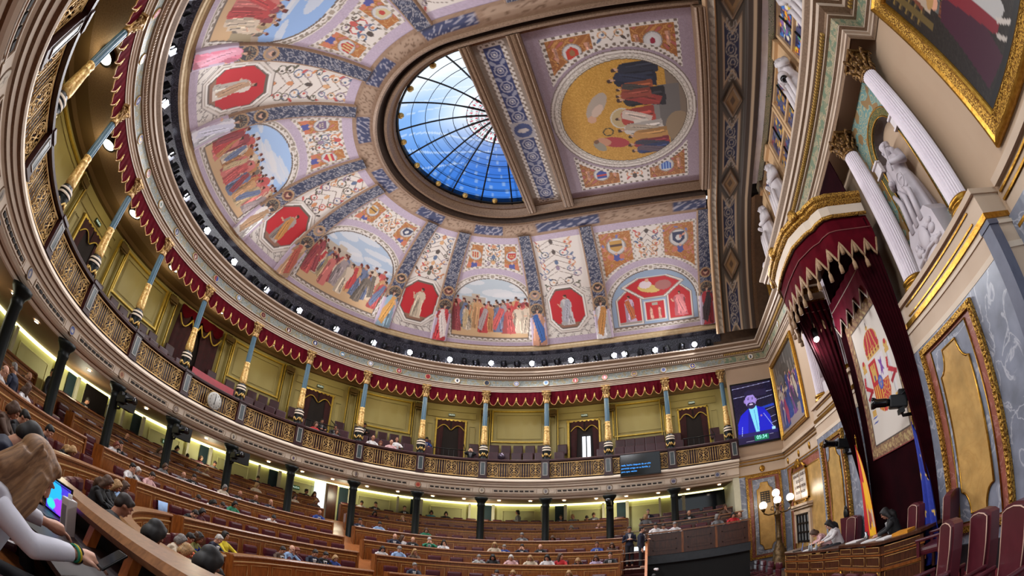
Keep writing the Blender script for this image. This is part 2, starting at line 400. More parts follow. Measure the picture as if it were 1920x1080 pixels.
def wide_panel(a0,a1,seed,W,H,special=False):
    XYZ,X,Y,wid=sector(a0,a1,W,H); c=Cv(X,Y,LAV); hb=float(wid[0].max())/2
    hw=hb*.74; y0=.42; ys=y0+1.25; rr=hw*.98
    if special: hw=hb*.80; ys=y0+.95; rr=hw*.85
    top=ys+rr
    edge=np.abs(X)>wid/2-.1; c.put(edge,(150,124,112))
    for k,(d,col) in enumerate(((.30,CRM),(.26,(150,138,122)),(.22,CRM),(.10,(236,230,222)),(.06,(120,104,92)))):
        c.put(arch_mask(c,hw+d,y0-d*.8,ys,rr+d),col)
    mo=arch_mask(c,hw+.22,y0-.18,ys,rr+.22); mi=arch_mask(c,hw+.1,y0-.08,ys,rr+.1); key_border(c,mo,mi,22)
    m=arch_mask(c,hw,y0,ys,rr)
    if not special: scene_lunette(c,m,seed,sky=[(150,182,226),(176,192,210),(168,196,232),(190,200,206)][seed%4])
    else:
        c.put(m,(150,168,190)); keep=c.a.copy()
        def pan(pts,fn):
            cx=sum(p[0] for p in pts)/len(pts); cy=sum(p[1] for p in pts)/len(pts)
            for k,col in ((1.22,(130,116,104)),(1.18,CRM),(1.05,(150,130,118))): c.poly([(cx+(x-cx)*k,cy+(y-cy)*(k if k<1.1 else 1+(k-1)*.7)) for x,y in pts],col)
            c.poly(pts,(192,48,52))
            kk=c.a.copy(); mm=c.inside(pts); fn(cx,cy); c.a=np.where(mm[...,None],c.a,kk)
        q=hw
        pan([(-.85*q,y0+.15),(-.34*q,y0+.15),(-.34*q,y0+1.3),(-.6*q,y0+1.75),(-.85*q,y0+1.3)],lambda x,y:(c.figure(x,y0+.2,1.25,(214,120,126),w=.62,robe2=(226,140,140),arm=1),))
        pan([(.34*q,y0+.15),(.85*q,y0+.15),(.85*q,y0+1.3),(.6*q,y0+1.75),(.34*q,y0+1.3)],lambda x,y:(c.figure(x,y0+.2,1.35,(206,180,200),w=.5,robe2=(190,110,70)),c.rect(x-.6,y0,x+.6,y0+.2,(170,160,150))))
        pan([(-.21*q,y0+.2),(.21*q,y0+.2),(.21*q,y0+1.05),(-.21*q,y0+1.05)],lambda x,y:(c.figure(x-.2,y0+.22,.62,(222,170,150),w=.16),c.figure(x+.2,y0+.22,.62,(222,170,150),w=.16),c.ell(x,y0+.95,.16,.08,(170,164,150))))
        pan([(-.22*q,y0+1.32),(.22*q,y0+1.32),(.62*q,y0+1.95),(.3*q,y0+2.3),(-.3*q,y0+2.3),(-.62*q,y0+1.95)],lambda x,y:(c.ell(x+.2,y-.1,.55,.2,(214,186,110),rot=.2),c.ell(x+.35,y+.12,.3,.2,(224,206,210)),c.ell(x-.5,y,.4,.25,(170,110,104)),c.ell(x+.25,y+.33,.09,.1,(216,170,140))))
        c.a=np.where(m[...,None],c.a,keep)
    # keystone and the three panels above
    c.rect(-.13,top-.02,.13,top+.3,(226,218,208)); c.ell(0,top+.14,.09,.1,(170,156,140))
    yb=ys+.75; yt=VLEN-.45
    arch2=(X/(hw+.62))**2+((Y-ys)/(rr+.62))**2>1
    lim=np.interp(Y,[0,VLEN],[hb,hb*float(wid[-1].max()/wid[0].max())])-.34
    up=(Y>yb)&(Y<yt)&arch2&(np.abs(X)<lim)
    c.put(up,CRM); q=np.sin(24*X)*np.sin(24*Y); c.put(up&(q>.2),(160,146,130))
    arch3=(X/(hw+.76))**2+((Y-ys)/(rr+.76))**2>1
    cw=np.minimum(lim*.30,.6)
    side=(Y<yt-.14)&arch3&(np.abs(X)<lim-.14)&(np.abs(X)>cw+.14)&up
    c.put(side,ORNG); c.ornament(side,(196,150,96),f=11,seed=seed,c2=(190,120,110))
    mid=(Y<yt-.06)&arch3&(np.abs(X)<cw)&up; grotesque(c,mid,seed+5)
    keep=c.a.copy(); xx=float(lim[int(H*.75)].max()+cw[int(H*.75)].max())/2; yy=(top+.35+yt)/2+.12
    cols=[((186,60,58),(206,180,120)),((206,190,150),(186,70,60)),((60,64,92),(214,210,206)),((196,150,80),(96,72,60)),((190,60,70),(222,200,150)),((120,100,130),(206,190,160))]
    for sg in (-1,1):
        cc=cols[(seed*2+(sg>0))%len(cols)]; coat(c,sg*xx,yy,.23 if not special else .36,cc[0],cc[1],(seed+(sg>0))%4)
        c.ell(sg*(xx+.05),yy-.62,.17,.2,(84,88,150)); c.ell(sg*(xx+.05),yy-.42,.06,.07,(214,168,140)); c.ell(sg*(xx+.3),yy-.6,.12,.16,(200,120,90)); c.ell(sg*(xx-.2),yy-.6,.12,.16,(200,120,90))
        if special:
            for k in range(14): c.ell(sg*xx+RNG.uniform(-.8,.8),yy+RNG.uniform(-1,.7),.05,.11,[(206,130,110),(220,160,130),(120,120,170)][k%3],rot=RNG.uniform(0,3))
    c.a=np.where((side|mid)[...,None],c.a,keep)
    return XYZ,c
def narrow_panel(a0,a1,seed,W,H):
    XYZ,X,Y,wid=sector(a0,a1,W,H); c=Cv(X,Y,LAV); hb=float(wid[0].max())/2
    c.put(np.abs(X)>wid/2-.09,(150,124,112))
    lim=wid/2-.32; inn=(np.abs(X)<lim)&(Y>.3)&(Y<VLEN-.4); c.put(inn,(236,230,222))
    grotesque(c,inn&(np.abs(X)<lim-.05)&(Y>2.75),seed+20); low=inn&(np.abs(X)<lim-.05)&(Y<2.75); c.put(low,(224,216,206)); c.ornament(low,(150,140,134),f=8,seed=seed,thr=.5)
    def oct_(hw,y0,y1,k): return [(-hw*.45,y0),(hw*.45,y0),(hw,y0+k),(hw,y1-k),(hw*.45,y1),(-hw*.45,y1),(-hw,y1-k),(-hw,y0+k)]
    hw=min(hb*.62,.92)
    for d,col in ((.26,(120,106,96)),(.24,CRM),(.15,(168,154,138)),(.12,(236,230,222)),(.05,(110,94,84))): c.poly(oct_(hw+d-.12,.75-d,2.75+d,.55),col)
    pts=oct_(hw-.1,.78,2.7,.5); m=c.inside(pts); keep=c.a.copy(); c.poly(pts,(194,46,52))
    r=np.random.default_rng(seed); c.rect(-2,.6,2,.98,(150,110,90))
    c.figure(0,.88,1.6,[(222,210,196),(206,200,198),(214,196,170),(176,160,150)][seed%4],w=.56,robe2=[(186,150,120),(170,168,176),None,(196,140,80)][seed%4],arm=1,seed=seed)
    c.a=np.where(m[...,None],c.a,keep); return XYZ,c
def rib_strip(a,seed,W=22,H=150,robe=(200,120,120),robe2=None,hw=.42):
    """painted rib with scrolls, a medallion and a standing figure at its foot"""
    am=hw/ (B0[0] if a<=0 and a>=-PI else KS)
    s=np.linspace(0,VLEN+.05,H); RZ=vault_arc(s); u=np.linspace(-1,1,W); hwv=np.interp(s,[0,VLEN],[hw,hw*.72])
    ca=np.array([ (sin(-yaw(a)),cos(yaw(a))) ]); ox,oy=(sin(a),cos(a)) if -PI<=a<=0 else ((0,1) if a>0 else (0,-1)); tx,ty=oy,-ox
    bx=0 if -PI<=a<=0 else (a*KS if a>0 else -(a+PI)*KS)
    lift=np.where(np.abs(u)>.97,0.0,.09)[None,:]
    R=RZ[:,0][:,None]-lift*.7; Z=RZ[:,1][:,None]-lift*.7+0*u[None,:]
    x=bx+R*ox+u[None,:]*hwv[:,None]*tx; y=R*oy+u[None,:]*hwv[:,None]*ty
    XYZ=np.stack([x,y,Z],-1); X=u[None,:]*hwv[:,None]; Y=np.broadcast_to(s[:,None],X.shape)
    c=Cv(X,Y,(146,116,92)); core=np.abs(X)<hwv[:,None]*.72; c.put(core,NAVY); c.ornament(core,(150,146,150),f=12,seed=seed,thr=.5,c2=(128,128,140))
    c.put((np.abs(X)>hwv[:,None]*.72)&(np.abs(X)<hwv[:,None]*.8),(196,168,130))
    c.ell(0,2.62,.27,.27,(176,142,104)); c.ell(0,2.62,.2,.2,[(110,60,56),(70,60,60),(150,130,120)][seed%3]); c.ell(0,2.64,.09,.11,(206,160,134)); c.ell(0,2.7,.1,.07,(60,44,38))
    c.ell(0,1.85,.34,.34,(168,134,100)); c.ell(0,1.85,.28,.28,(64,62,66))
    for k in range(9): c.line(0,1.85,.27*cos(k*PI/8),1.85+.27*sin(k*PI/8),.02,(150,126,96))
    c.rect(-.5,0,.5,1.45,LAV)
    c.figure(0,.02,1.95,robe,w=.6,robe2=robe2,arm=(1 if seed%2 else -1),seed=seed,hair=(80,56,44)); return XYZ,c
def addgrid(name,XYZ,c,label,cat,group=None,material=None,parent=None,kind=None):
    o=bpy.data.objects.new(name,gridmesh(name,XYZ,c.colors(),material or PAINT)); link(o,parent)
    if parent is None: tag(o,label,cat,group,kind)
    return o
# rib positions (plan angle a)
def pol(d): return PI/2-rad(d)
AH=2.15/KS; AI=7.35/KS
ribs=[(AI,'crimson robed woman with a dark cloak',(176,60,66),(70,60,62)),(AH,'woman in white under an ochre cloak',(226,220,216),(196,140,80)),(pol(96),'bare shouldered figure in a blue skirt',(206,150,120),(56,92,150)),(pol(124.4),'veiled figure in red and white',(206,72,76),(232,214,206)),
 (pol(140.6),'figure in ochre and pale blue',(150,176,190),(214,160,90)),(pol(172.5),'bearded man in a tan cloak',(200,160,124),(176,90,74)),(pol(188.5),'man in white over brown',(222,214,206),(170,136,104)),
 (pol(216),'white robed woman with a blue sash',(226,222,228),(210,208,224)),(pol(234),'woman in a pink robe',(222,130,150),(226,160,176)),(pol(263),'figure in grey and violet',(170,160,176),None),(-PI-AH,'figure in green and cream',(150,160,130),None),(-PI-AI,'figure in brown',(150,110,80),None)]
secs=[('special',AI,AH,1),('narrow',AH,pol(96),1),('wide',pol(96),pol(124.4),3),('narrow',pol(124.4),pol(140.6),2),('wide',pol(140.6),pol(172.5),1),('narrow',pol(172.5),pol(188.5),3),
 ('wide',pol(188.5),pol(216),2),('narrow',pol(216),pol(234),4),('wide',pol(234),pol(263),0),('narrow',pol(263),-PI-AH,5),('special',-PI-AH,-PI-AI,2)]
secname={0:'three red niche panels under a blue arch, nearest the front wall',1:'red octagon with a grey robed woman beside the three niche panels',2:'crowd around a seated man under a pale blue sky and a castle',
 3:'red octagon with a dark bearded man holding a staff',4:'crowd of pilgrims under a leafy tree and grey sky',5:'red octagon with a white and ochre robed saint',6:'crowd with a domed building under blue sky with white clouds',
 7:'red octagon with a barelegged man in a cream tunic',8:'seated figures under a bright blue sky at the top edge',9:'red octagon past the last lunette',10:'red niche panels on the near side vault'}
for k,(kind,a0,a1,sd) in enumerate(secs):
    far=k>=9
    if kind=='narrow': XYZ,c=narrow_panel(a0,a1,sd,60 if far else 80,130 if far else 170)
    else: XYZ,c=wide_panel(a0,a1,sd,90 if far else 150,130 if far else 180,kind=='special')
    addgrid('vault_fresco',XYZ,c,'ceiling fresco, '+secname[k],'fresco','frescoes around the vault')
for k,(a,nm,r1,r2) in enumerate(ribs):
    XYZ,c=rib_strip(a,k+3,robe=r1,robe2=r2)
    addgrid('painted_rib',XYZ,c,'dark blue vault rib, '+nm+' at its foot','ceiling rib','painted ribs of the vault')
# ring of blue and brown painting round the flat ceiling, then the heavy mouldings
def ringgrid(prof,a0,a1,n):
    A=np.array(arange_plan(a0,a1,abs(a1-a0)/n)); H=len(prof); out=np.zeros((H,len(A),3))
    for j,(R,z) in enumerate(prof):
        x,y=Pv(A,np.full(A.shape,R)); out[j,:,0]=x; out[j,:,1]=y; out[j,:,2]=z
    return out,A
prof=[(5.32,ZC0-.02),(5.15,ZC0+.02),(5.0,ZC0+.06),(4.85,ZC0+.09),(4.7,ZC0+.12),(4.55,ZC0+.14)]
prof=[(5.32-.77*t,ZC0-.02+.16*t) for t in np.linspace(0,1,14)]
XYZ,A=ringgrid(prof,-PI-7.5/KS,7.5/KS,420)
X=np.broadcast_to((A*5.0)[None,:],XYZ.shape[:2]); Y=np.broadcast_to(np.array([-.0+p[0] for p in prof])[:,None],XYZ.shape[:2])
c=Cv(X,Y,(158,128,104)); seg=np.floor(X/1.35).astype(int); m=(Y>4.68)&(Y<5.2)&(np.abs(X/1.35-np.floor(X/1.35)-.5)<.46)
c.put(m&(seg%2==0),(64,70,104)); c.ornament(m&(seg%2==0),(168,164,176),f=12,seed=2,thr=.5); c.put(m&(seg%2==1),(176,148,124)); c.ornament(m&(seg%2==1),(128,100,78),f=12,seed=5,thr=.4)
addgrid('ceiling_ring',XYZ,c,None,None,kind='structure').name='trim_1'
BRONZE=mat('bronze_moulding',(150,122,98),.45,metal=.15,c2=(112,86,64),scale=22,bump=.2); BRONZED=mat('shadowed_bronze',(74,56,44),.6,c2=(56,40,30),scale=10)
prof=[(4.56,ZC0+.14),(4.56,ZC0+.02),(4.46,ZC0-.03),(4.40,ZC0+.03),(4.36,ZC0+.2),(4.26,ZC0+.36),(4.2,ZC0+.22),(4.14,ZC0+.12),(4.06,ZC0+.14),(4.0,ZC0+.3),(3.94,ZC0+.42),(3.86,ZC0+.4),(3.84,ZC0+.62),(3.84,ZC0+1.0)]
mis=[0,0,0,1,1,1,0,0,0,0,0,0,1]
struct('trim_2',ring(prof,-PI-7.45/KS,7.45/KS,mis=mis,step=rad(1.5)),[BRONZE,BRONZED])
# bars across the opening: chord of the skylight, scroll band, edge of the roundel panel
def bar(name,x0,x1,z0,h,m,y=4.02):
    b=MB(); w=x1-x0
    pr=[(0,h),(0,.06),(w*.15,0),(w*.32,.05),(w*.4,.0),(w*.6,0),(w*.7,.05),(w*.85,0),(w,.06),(w,h)]
    b.sweep([[(x0+px,yy,z0+pz) for px,pz in pr] for yy in (-y,y)],caps=True); return struct(name,b,m)
bar('trim_3',-.02,.32,ZC0+.12,.55,[BRONZE]); bar('trim_4',1.5,1.92,ZC0+.12,.5,[BRONZE]); bar('trim_5',7.25,7.62,ZC0-.05,.6,[BRONZE])
# scroll band between the two bars
XYZ,X,Y=flatgrid((.32,-3.98,ZC0+.46),(1,0,0),(0,1,0),1.18,7.96,34,200)
c=Cv(X,Y,(150,134,120)); m=(X>.16)&(X<1.02)&(Y>.18)&(Y<7.78); c.put(m,CRM); c.put(m&(np.sin(30*X)*np.sin(30*Y)>.2),(128,112,98))
m=(X>.32)&(X<.86)&(Y>.32)&(Y<7.64); c.put(m,(58,66,112)); 
for k in range(11):
    y=.65+k*.66
    if k==5: c.rect(.2,y-.4,.98,y+.4,(176,170,172)); c.ell(.59,y,.33,.33,(70,82,128)); c.ell(.59,y,.2,.1,(206,196,190)); continue
    c.ringe(.59,y,.22,.24,.05,(176,174,186)); c.ringe(.59,y,.12,.13,.04,(190,186,194)); c.ell(.59,y,.04,.05,(216,210,206))
    for sg in (-1,1): c.ell(.59+sg*.17,y+.33,.07,.14,(158,160,178),rot=sg*.7)
addgrid('scroll_band',XYZ,c,None,None,kind='structure').name='ceiling_band'
# the roundel panel
XYZ,X,Y=flatgrid((1.92,-3.98,ZC0+.42),(1,0,0),(0,1,0),5.34,7.96,190,270)
X=X-2.67; Y=Y-3.98; c=Cv(X,Y,(160,140,150)); 
box=(np.abs(X)<2.2)&(np.abs(Y)<3.5); r=np.hypot(X,Y)
fr=box&(r>2.72); c.put(fr,CRM); c.put(fr&(np.sin(26*X)*np.sin(26*Y)>.2),(120,104,90))
inn=(np.abs(X)<2.06)&(np.abs(Y)<3.36)&(r>2.9)
cor=inn&(np.abs(X)>.62); c.put(cor,(156,98,52)); c.ornament(cor,(198,140,80),f=10,seed=3,c2=(176,96,90))
mid=inn&(np.abs(X)<.5); grotesque(c,mid&(Y>0),31); grotesque(c,mid&(Y<0),32)
keep=c.a.copy()
for sx,sy,f1,f2,kd in ((-1,-1,(192,62,44),(150,110,70),1),(1,-1,(214,208,204),(150,40,60),1),(-1,1,(60,74,150),(190,70,60),2),(1,1,(52,84,170),(150,180,220),0)):
    coat(c,sx*1.3,sy*2.78,.26,f1,f2,kd)
    for k in (-1,1): c.figure(sx*1.3+k*.52,sy*2.78-.3,.62,(206,150,124),w=.14,seed=k+3)
    c.ell(sx*1.75,sy*1.95,.14,.22,(110,120,140)); c.ell(sx*1.85,sy*1.8,.1,.2,(206,150,124))
c.a=np.where(inn[...,None],c.a,keep)
for rr,col in ((2.62,(120,104,92)),(2.58,CRM),(2.5,(150,136,124)),(2.46,CRM),(2.34,(128,116,104)),(2.32,(206,196,180)),(2.27,(90,74,62))): c.put(r<rr,col)
ang=np.arctan2(Y,X); c.put((r<2.46)&(r>2.34)&(np.sin(ang*70)*np.sin(r*40)>0),(196,186,172))
m=r<2.24; c.put(m,(196,146,60)); c.noise(9,m=m); keep=c.a.copy()
# heads point to -x (towards the skylight): allegory of a seated woman among robed attendants, generic
def fig(x,y,L,robe,**k):
    X0,Y0=c.X,c.Y; c.X,c.Y=-Y0,-X0; c.figure(-y,-x,L,robe,**k); c.X,c.Y=X0,Y0
c.rect(1.55,-2.3,2.3,2.3,(128,112,96)); c.rect(.95,-.75,1.7,.95,(136,130,124)); c.rect(1.25,-1.0,2.0,1.2,(112,106,102)); c.ell(1.9,.9,.5,.7,(150,128,100))
fig(1.25,-1.45,1.7,(34,38,54),w=.75,robe2=(46,50,70)); fig(1.35,-1.85,1.6,(44,46,60),w=.5); fig(1.1,-1.05,1.3,(160,84,52),w=.5,robe2=(70,64,60)); fig(1.5,-.6,1.75,(48,44,48),w=.8,robe2=(150,60,54)); fig(1.0,-.78,1.25,(150,72,56),w=.42)
c.ringe(-.15,.2,.42,.46,.06,(206,196,176)); c.ell(-.15,.2,.36,.4,(190,166,120)); fig(1.05,.2,1.45,(176,70,58),w=.85,robe2=(206,186,172)); c.rect(.25,.35,.75,.62,(214,204,190))
fig(1.3,.75,1.7,(206,196,186),w=.6,robe2=(176,160,140)); fig(1.45,1.1,1.5,(190,140,80),w=.55); fig(1.5,1.5,1.6,(150,52,60),w=.45,robe2=(64,60,72)); fig(1.5,1.8,1.5,(52,64,110),w=.5,robe2=(96,80,90))
c.ell(-.95,-.5,.62,.28,(176,160,144),rot=-1.0); c.ell(-1.2,.05,.16,.16,(206,160,130)); c.ell(-.95,-.3,.3,.16,(206,180,160),rot=-.9); c.ringe(-.72,.72,.2,.2,.05,(60,56,40))
c.ell(-.55,1.25,.55,.24,(170,60,64),rot=.3); c.ell(-.95,1.15,.28,.18,(196,140,110),rot=.5); c.ell(-1.12,1.35,.3,.16,(150,140,120),rot=.9); c.ell(-1.22,1.1,.1,.1,(120,84,60))
c.a=np.where(m[...,None],c.a,keep)
addgrid('ceiling_roundel',XYZ,c,'square ceiling panel with a gold roundel of robed figures around a seated woman','fresco')
# ---- skylight dome: glass half dome with iron ribs and ring bars
def dome(t,ph):
    """t 0 rim..1 crown, ph polar angle"""
    R=3.86*(1-t); z=ZC0+.62+1.15*(1-(1-t)**2); return R*cos(ph),R*sin(ph),z
gl,nt,b=newmat('blue_skylight_glass'); N=nt.nodes; K=nt.links
tc=N.new('ShaderNodeTexCoord'); at=N.new('ShaderNodeAttribute'); at.attribute_name='paint'
nt.nodes.remove(b); out=N['Material Output']
tr=N.new('ShaderNodeBsdfTranslucent'); em=N.new('ShaderNodeBsdfTransparent'); K.new(at.outputs['Color'],tr.inputs['Color']); K.new(at.outputs['Color'],em.inputs['Color'])
ms=N.new('ShaderNodeMixShader'); ms.inputs['Fac'].default_value=.94; K.new(tr.outputs[0],ms.inputs[1]); K.new(em.outputs[0],ms.inputs[2]); K.new(ms.outputs[0],out.inputs['Surface'])
tv=np.linspace(0,.93,110); pv=np.linspace(PI/2,3*PI/2,150); T_,PH=np.meshgrid(tv,pv,indexing='ij'); x,y,z=3.86*(1-T_)*np.cos(PH),3.86*(1-T_)*np.sin(PH),ZC0+.62+1.15*(1-(1-T_)**2)
XYZ=np.stack([x,y,z],-1); c=Cv(PH*4,T_*4,(255,255,255))
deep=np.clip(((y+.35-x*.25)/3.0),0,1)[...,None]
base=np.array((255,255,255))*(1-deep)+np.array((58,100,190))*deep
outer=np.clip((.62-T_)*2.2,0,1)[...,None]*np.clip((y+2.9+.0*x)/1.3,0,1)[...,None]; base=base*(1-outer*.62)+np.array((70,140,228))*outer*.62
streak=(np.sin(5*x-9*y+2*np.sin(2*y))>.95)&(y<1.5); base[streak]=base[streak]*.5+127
cell=((np.floor(PH/(PI/90))*7+np.floor(T_*26)*13)%11==0)&(y>1.0); base[cell]=base[cell]*.6+90
rose=(T_>.66); q=np.sin(PH*36)*np.sin(T_*60); base[rose]=(246,244,246); base[rose&(q>.55)]=(206,60,70); base[rose&(q<-.75)]=(120,140,110)
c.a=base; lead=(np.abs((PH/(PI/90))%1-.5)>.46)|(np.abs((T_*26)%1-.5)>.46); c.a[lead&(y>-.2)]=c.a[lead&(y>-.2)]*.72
skyt=thing('skylight','half round domed skylight of blue leaded glass with dark iron ribs','skylight',(0,0,0))
addgrid('glass_dome',XYZ,c,None,None,material=gl,parent=skyt)
for k in range(9):
    ph=PI/2+PI*(k+.5)/9; b_=MB(); b_.tube([dome(t,ph) for t in np.linspace(0,.97,14)],[.035 if i<9 else .045 for i in range(14)],5); obj('rib',b_,BLACKM,skyt)
for k,t in enumerate((.02,.14,.27,.4,.53,.66,.78,.88)):
    b_=MB(); b_.tube([dome(t,ph) for ph in np.linspace(PI/2,3*PI/2,40)],.014 if k else .06,4); obj('ring_bar',b_,BLACKM,skyt)
b_=MB(); b_.ell(dome(.99,PI)[:2]+(ZC0+1.70,),(.26,.26,.14)); obj('hub',b_,BLACKM,skyt)
for k in range(9):
    ph=PI/2+PI*k/9+.02; p=dome(.05,ph); b_=MB(); b_.lathe([(.0,-.14),(.09,-.1),(.13,0),(.1,.06)],8,M=Matrix.Translation((p[0]*1.0,p[1],p[2]-.05))); obj('lamp_cup',b_,GOLDP,skyt)
# ---- great arch band next to the front wall, with diamonds
BX0,BX1=7.55,9.55
bv=[np.array(v) for v in ((10.05,9.15),(8.45,11.9),(4.9,12.78))]
def archprof(n=30):
    t=np.linspace(0,1,n); q=[tuple(bv[0]*(1-s)**2+2*bv[1]*s*(1-s)+bv[2]*s*s) for s in t]; far=[(y,z) for y,z in q]; top=[(y,12.78+.25*(1-(y/4.9)**2)) for y in np.linspace(4.4,-4.4,12)]; near=[(-y,z) for y,z in reversed(q)]; return far+top+near
AP=np.array(archprof()); S_=np.concatenate([[0],np.cumsum(np.hypot(*np.diff(AP,axis=0).T))]); SL=S_[-1]
Hn=420; ss=np.linspace(0,SL,Hn); ay=np.interp(ss,S_,AP[:,0]); az=np.interp(ss,S_,AP[:,1])
prx=[(0,.0),(.03,-.14),(.12,-.16),(.16,-.12),(.2,-.12),(.42,-.12),(.46,-.16),(.52,-.16),(.56,-.05),(.62,.02),(.7,.1)]
u=np.linspace(0,BX1-BX0,74); off=np.interp(u*1.32,[p[0] for p in prx]+[.72,2.0,2.05,2.3,2.4,2.65],[p[1] for p in prx]+[.14,.14,.02,.0,-.12,-.1])
XX,SS=np.meshgrid(u,ss); XR=XX; XX=XX*1.32; c=Cv(XX,SS-SL/2,(150,126,104))
c.put(XX<.16,(196,160,122)); m=(XX>.2)&(XX<.44); c.put(m,(128,116,102)); c.put(m&(np.sin(16*XX+SS*9)*np.sin(9*SS)>.1),(170,156,138)); c.put((XX>.46)&(XX<.56),(150,108,66)); c.put((XX>.56)&(XX<.72),(70,62,54))
m=(XX>.72)&(XX<2.02); c.put(m,(98,90,80)); c.put((XX>2.02),(74,60,50)); c.put((XX>2.3)&(XX<2.4),(150,122,92))
per=4.1; loc_=(c.Y+per/2)%per-per/2; dxx=XX-1.37
dia=np.abs(dxx)/.5+np.abs(loc_)/.75
pan=(np.abs(dxx)<.5)&(dia>1.55)&m
c.put(pan,(146,124,102)); c.put(pan&(np.abs(dxx)<.44)&(dia>1.7),(196,172,142)); c.put(pan&(np.abs(dxx)<.36)&(dia>1.85),(52,56,84))
core=pan&(np.abs(dxx)<.34)&(dia>1.95)
for s_ in np.arange(-SL/2+.5,SL/2,.52):
    q=((s_+per/2)%per-per/2)
    if abs(q)<.8: continue
    sg=1 if int(s_/.52)%2 else -1
    for rr in (.27,.15): 
        x0,y0=c.X,c.Y; c.X=x0-1.37; c.ringe(sg*.04,s_,rr,rr*.98,.05,(168,160,150)); c.X=x0
    c.ell(1.37+sg*.2,s_+.26,.1,.05,(176,164,150),rot=.6)
c.put((~core)&pan&(np.abs(dxx)<.36)&(dia>1.85)&False,(0,0,0))
c.put((dia<1.0),(150,124,96)); c.put((dia<.86),(112,88,66)); c.put(dia<.7,(150,118,80)); c.put(dia<.3,(96,74,54)); c.put((dia>1.0)&(dia<1.3)&m,(78,68,58))
# relief of the diamonds
offg=np.broadcast_to(off[None,:],XX.shape).copy(); offg=np.where(dia<1.0,offg-.1,offg); offg=np.where((dia<.7),offg+.05,offg); offg=np.where(core,offg+.05,offg)
tx=np.gradient(ay,ss); tz=np.gradient(az,ss); nx_,nz_=(-tz)[:,None],(tx)[:,None]   # normal in y,z
sgn=np.where((nz_*-1+0)>0,1,1); inn_y=np.where(nz_<0,nx_,-nx_); inn_z=np.where(nz_<0,nz_,-nz_)
XYZ=np.stack([BX0+XR,ay[:,None]-offg*inn_y,az[:,None]-offg*inn_z],-1)
addgrid('ceiling_arch',XYZ,c,None,None,kind='structure').name='ceiling_arch'

# unseen backing added above the vault, blocks sky leaking through gaps
shell=[(11.4,9.6),(10.7,10.6),(9.2,12.7),(6.2,13.3),(5.4,13.4)]
struct('ceiling_backing',ring(shell,-PI-10.4/KS,10.4/KS,step=rad(6)),[mat('backing_brown',(70,56,46),.8)])
b=MB(); b.box((5.6,0,13.95),(10.2,11.5,.1)); b.box((10.1,0,13.98),(1.6,18.5,.12)); struct('ceiling_top_backing',b,[MATS['backing_brown']])
# ================================================================ ENTABLATURE
A0,A1=-PI-.30,7.9/KS
FRZ=scroll('frieze_scrolls',(122,132,128),(176,176,164),scale=9,orn2=(150,140,110))
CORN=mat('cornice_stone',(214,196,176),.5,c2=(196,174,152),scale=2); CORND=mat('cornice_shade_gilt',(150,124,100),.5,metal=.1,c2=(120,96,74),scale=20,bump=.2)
SOOT=scroll('dark_attic_paint',(34,34,44),(74,74,86),scale=5,rough=.3)
prof=[(13.0,7.80),(11.44,7.80),(11.44,7.86),(11.40,7.87),(11.40,7.93),(11.35,7.95),(11.35,8.00),(11.28,8.03),(11.28,8.06)]
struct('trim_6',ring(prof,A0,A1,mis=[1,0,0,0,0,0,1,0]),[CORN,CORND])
struct('trim_7',ring([(11.275,8.06),(11.265,8.36)],A0,A1),[FRZ])
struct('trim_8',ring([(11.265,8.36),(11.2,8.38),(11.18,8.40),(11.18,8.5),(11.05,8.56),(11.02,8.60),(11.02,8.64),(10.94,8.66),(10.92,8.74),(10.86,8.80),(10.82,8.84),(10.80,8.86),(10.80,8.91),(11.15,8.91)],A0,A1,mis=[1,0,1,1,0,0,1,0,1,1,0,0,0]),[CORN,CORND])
struct('trim_9',ring([(11.15,8.91),(11.1,9.2),(10.95,9.62),(10.72,9.74)],A0,A1),[SOOT])
struct('trim_10',ring([(10.72,9.74),(10.64,9.76),(10.6,9.82),(10.56,9.84),(10.54,9.93),(10.40,9.96)],A0,A1),[mat('pale_gilt',(226,204,164),.4,metal=.1,c2=(206,178,132),scale=8)])
# dentils
b=MB()
for a in np.arange(A0,A1,DS/30):
    a1=a+DS/60; x0,y0=P(a,11.18); x1,y1=P(a1,11.18); x2,y2=P(a1,11.10); x3,y3=P(a,11.10)
    b.add([(x0,y0,8.41),(x1,y1,8.41),(x2,y2,8.42),(x3,y3,8.42),(x0,y0,8.5),(x1,y1,8.5),(x2,y2,8.5),(x3,y3,8.5)],[(0,3,2,1),(4,5,6,7),(1,2,6,5),(2,3,7,6),(3,0,4,7)])
struct('trim_11',b,[CORN])
# medallions on the frieze
MEDC=[('white and blue',(216,216,224),(60,90,170)),('pale blue',(186,206,226),(60,110,170)),('red and white',(196,90,96),(222,210,206)),('rose pink',(206,130,140),(240,220,216)),('violet and gold',(130,110,130),(190,160,90)),('blue eagle',(90,100,150),(200,204,214)),('deep blue',(44,54,120),(190,160,90)),('grey and red',(150,140,140),(170,60,60)),('white and green',(210,214,210),(70,110,90)),
('dark navy',(36,40,76),(150,150,170)),('dark red cross',(120,50,54),(206,190,170)),('red and blue ringed',(150,56,56),(60,80,150)),('pale blue with a black bear',(190,206,226),(30,34,60)),('dark maroon',(96,44,44),(150,100,80)),('maroon with a white crown',(88,40,48),(226,220,214)),('half navy half white',(40,44,90),(216,216,226)),('teal and white',(70,120,150),(226,230,232)),('white ringed with navy',(220,222,230),(36,42,80)),('crimson star',(150,40,54),(216,190,190)),('plain red',(170,56,62),(150,44,52)),('white with a dark castle',(222,222,220),(50,54,66)),('plain slate',(46,52,64),(60,66,80))]
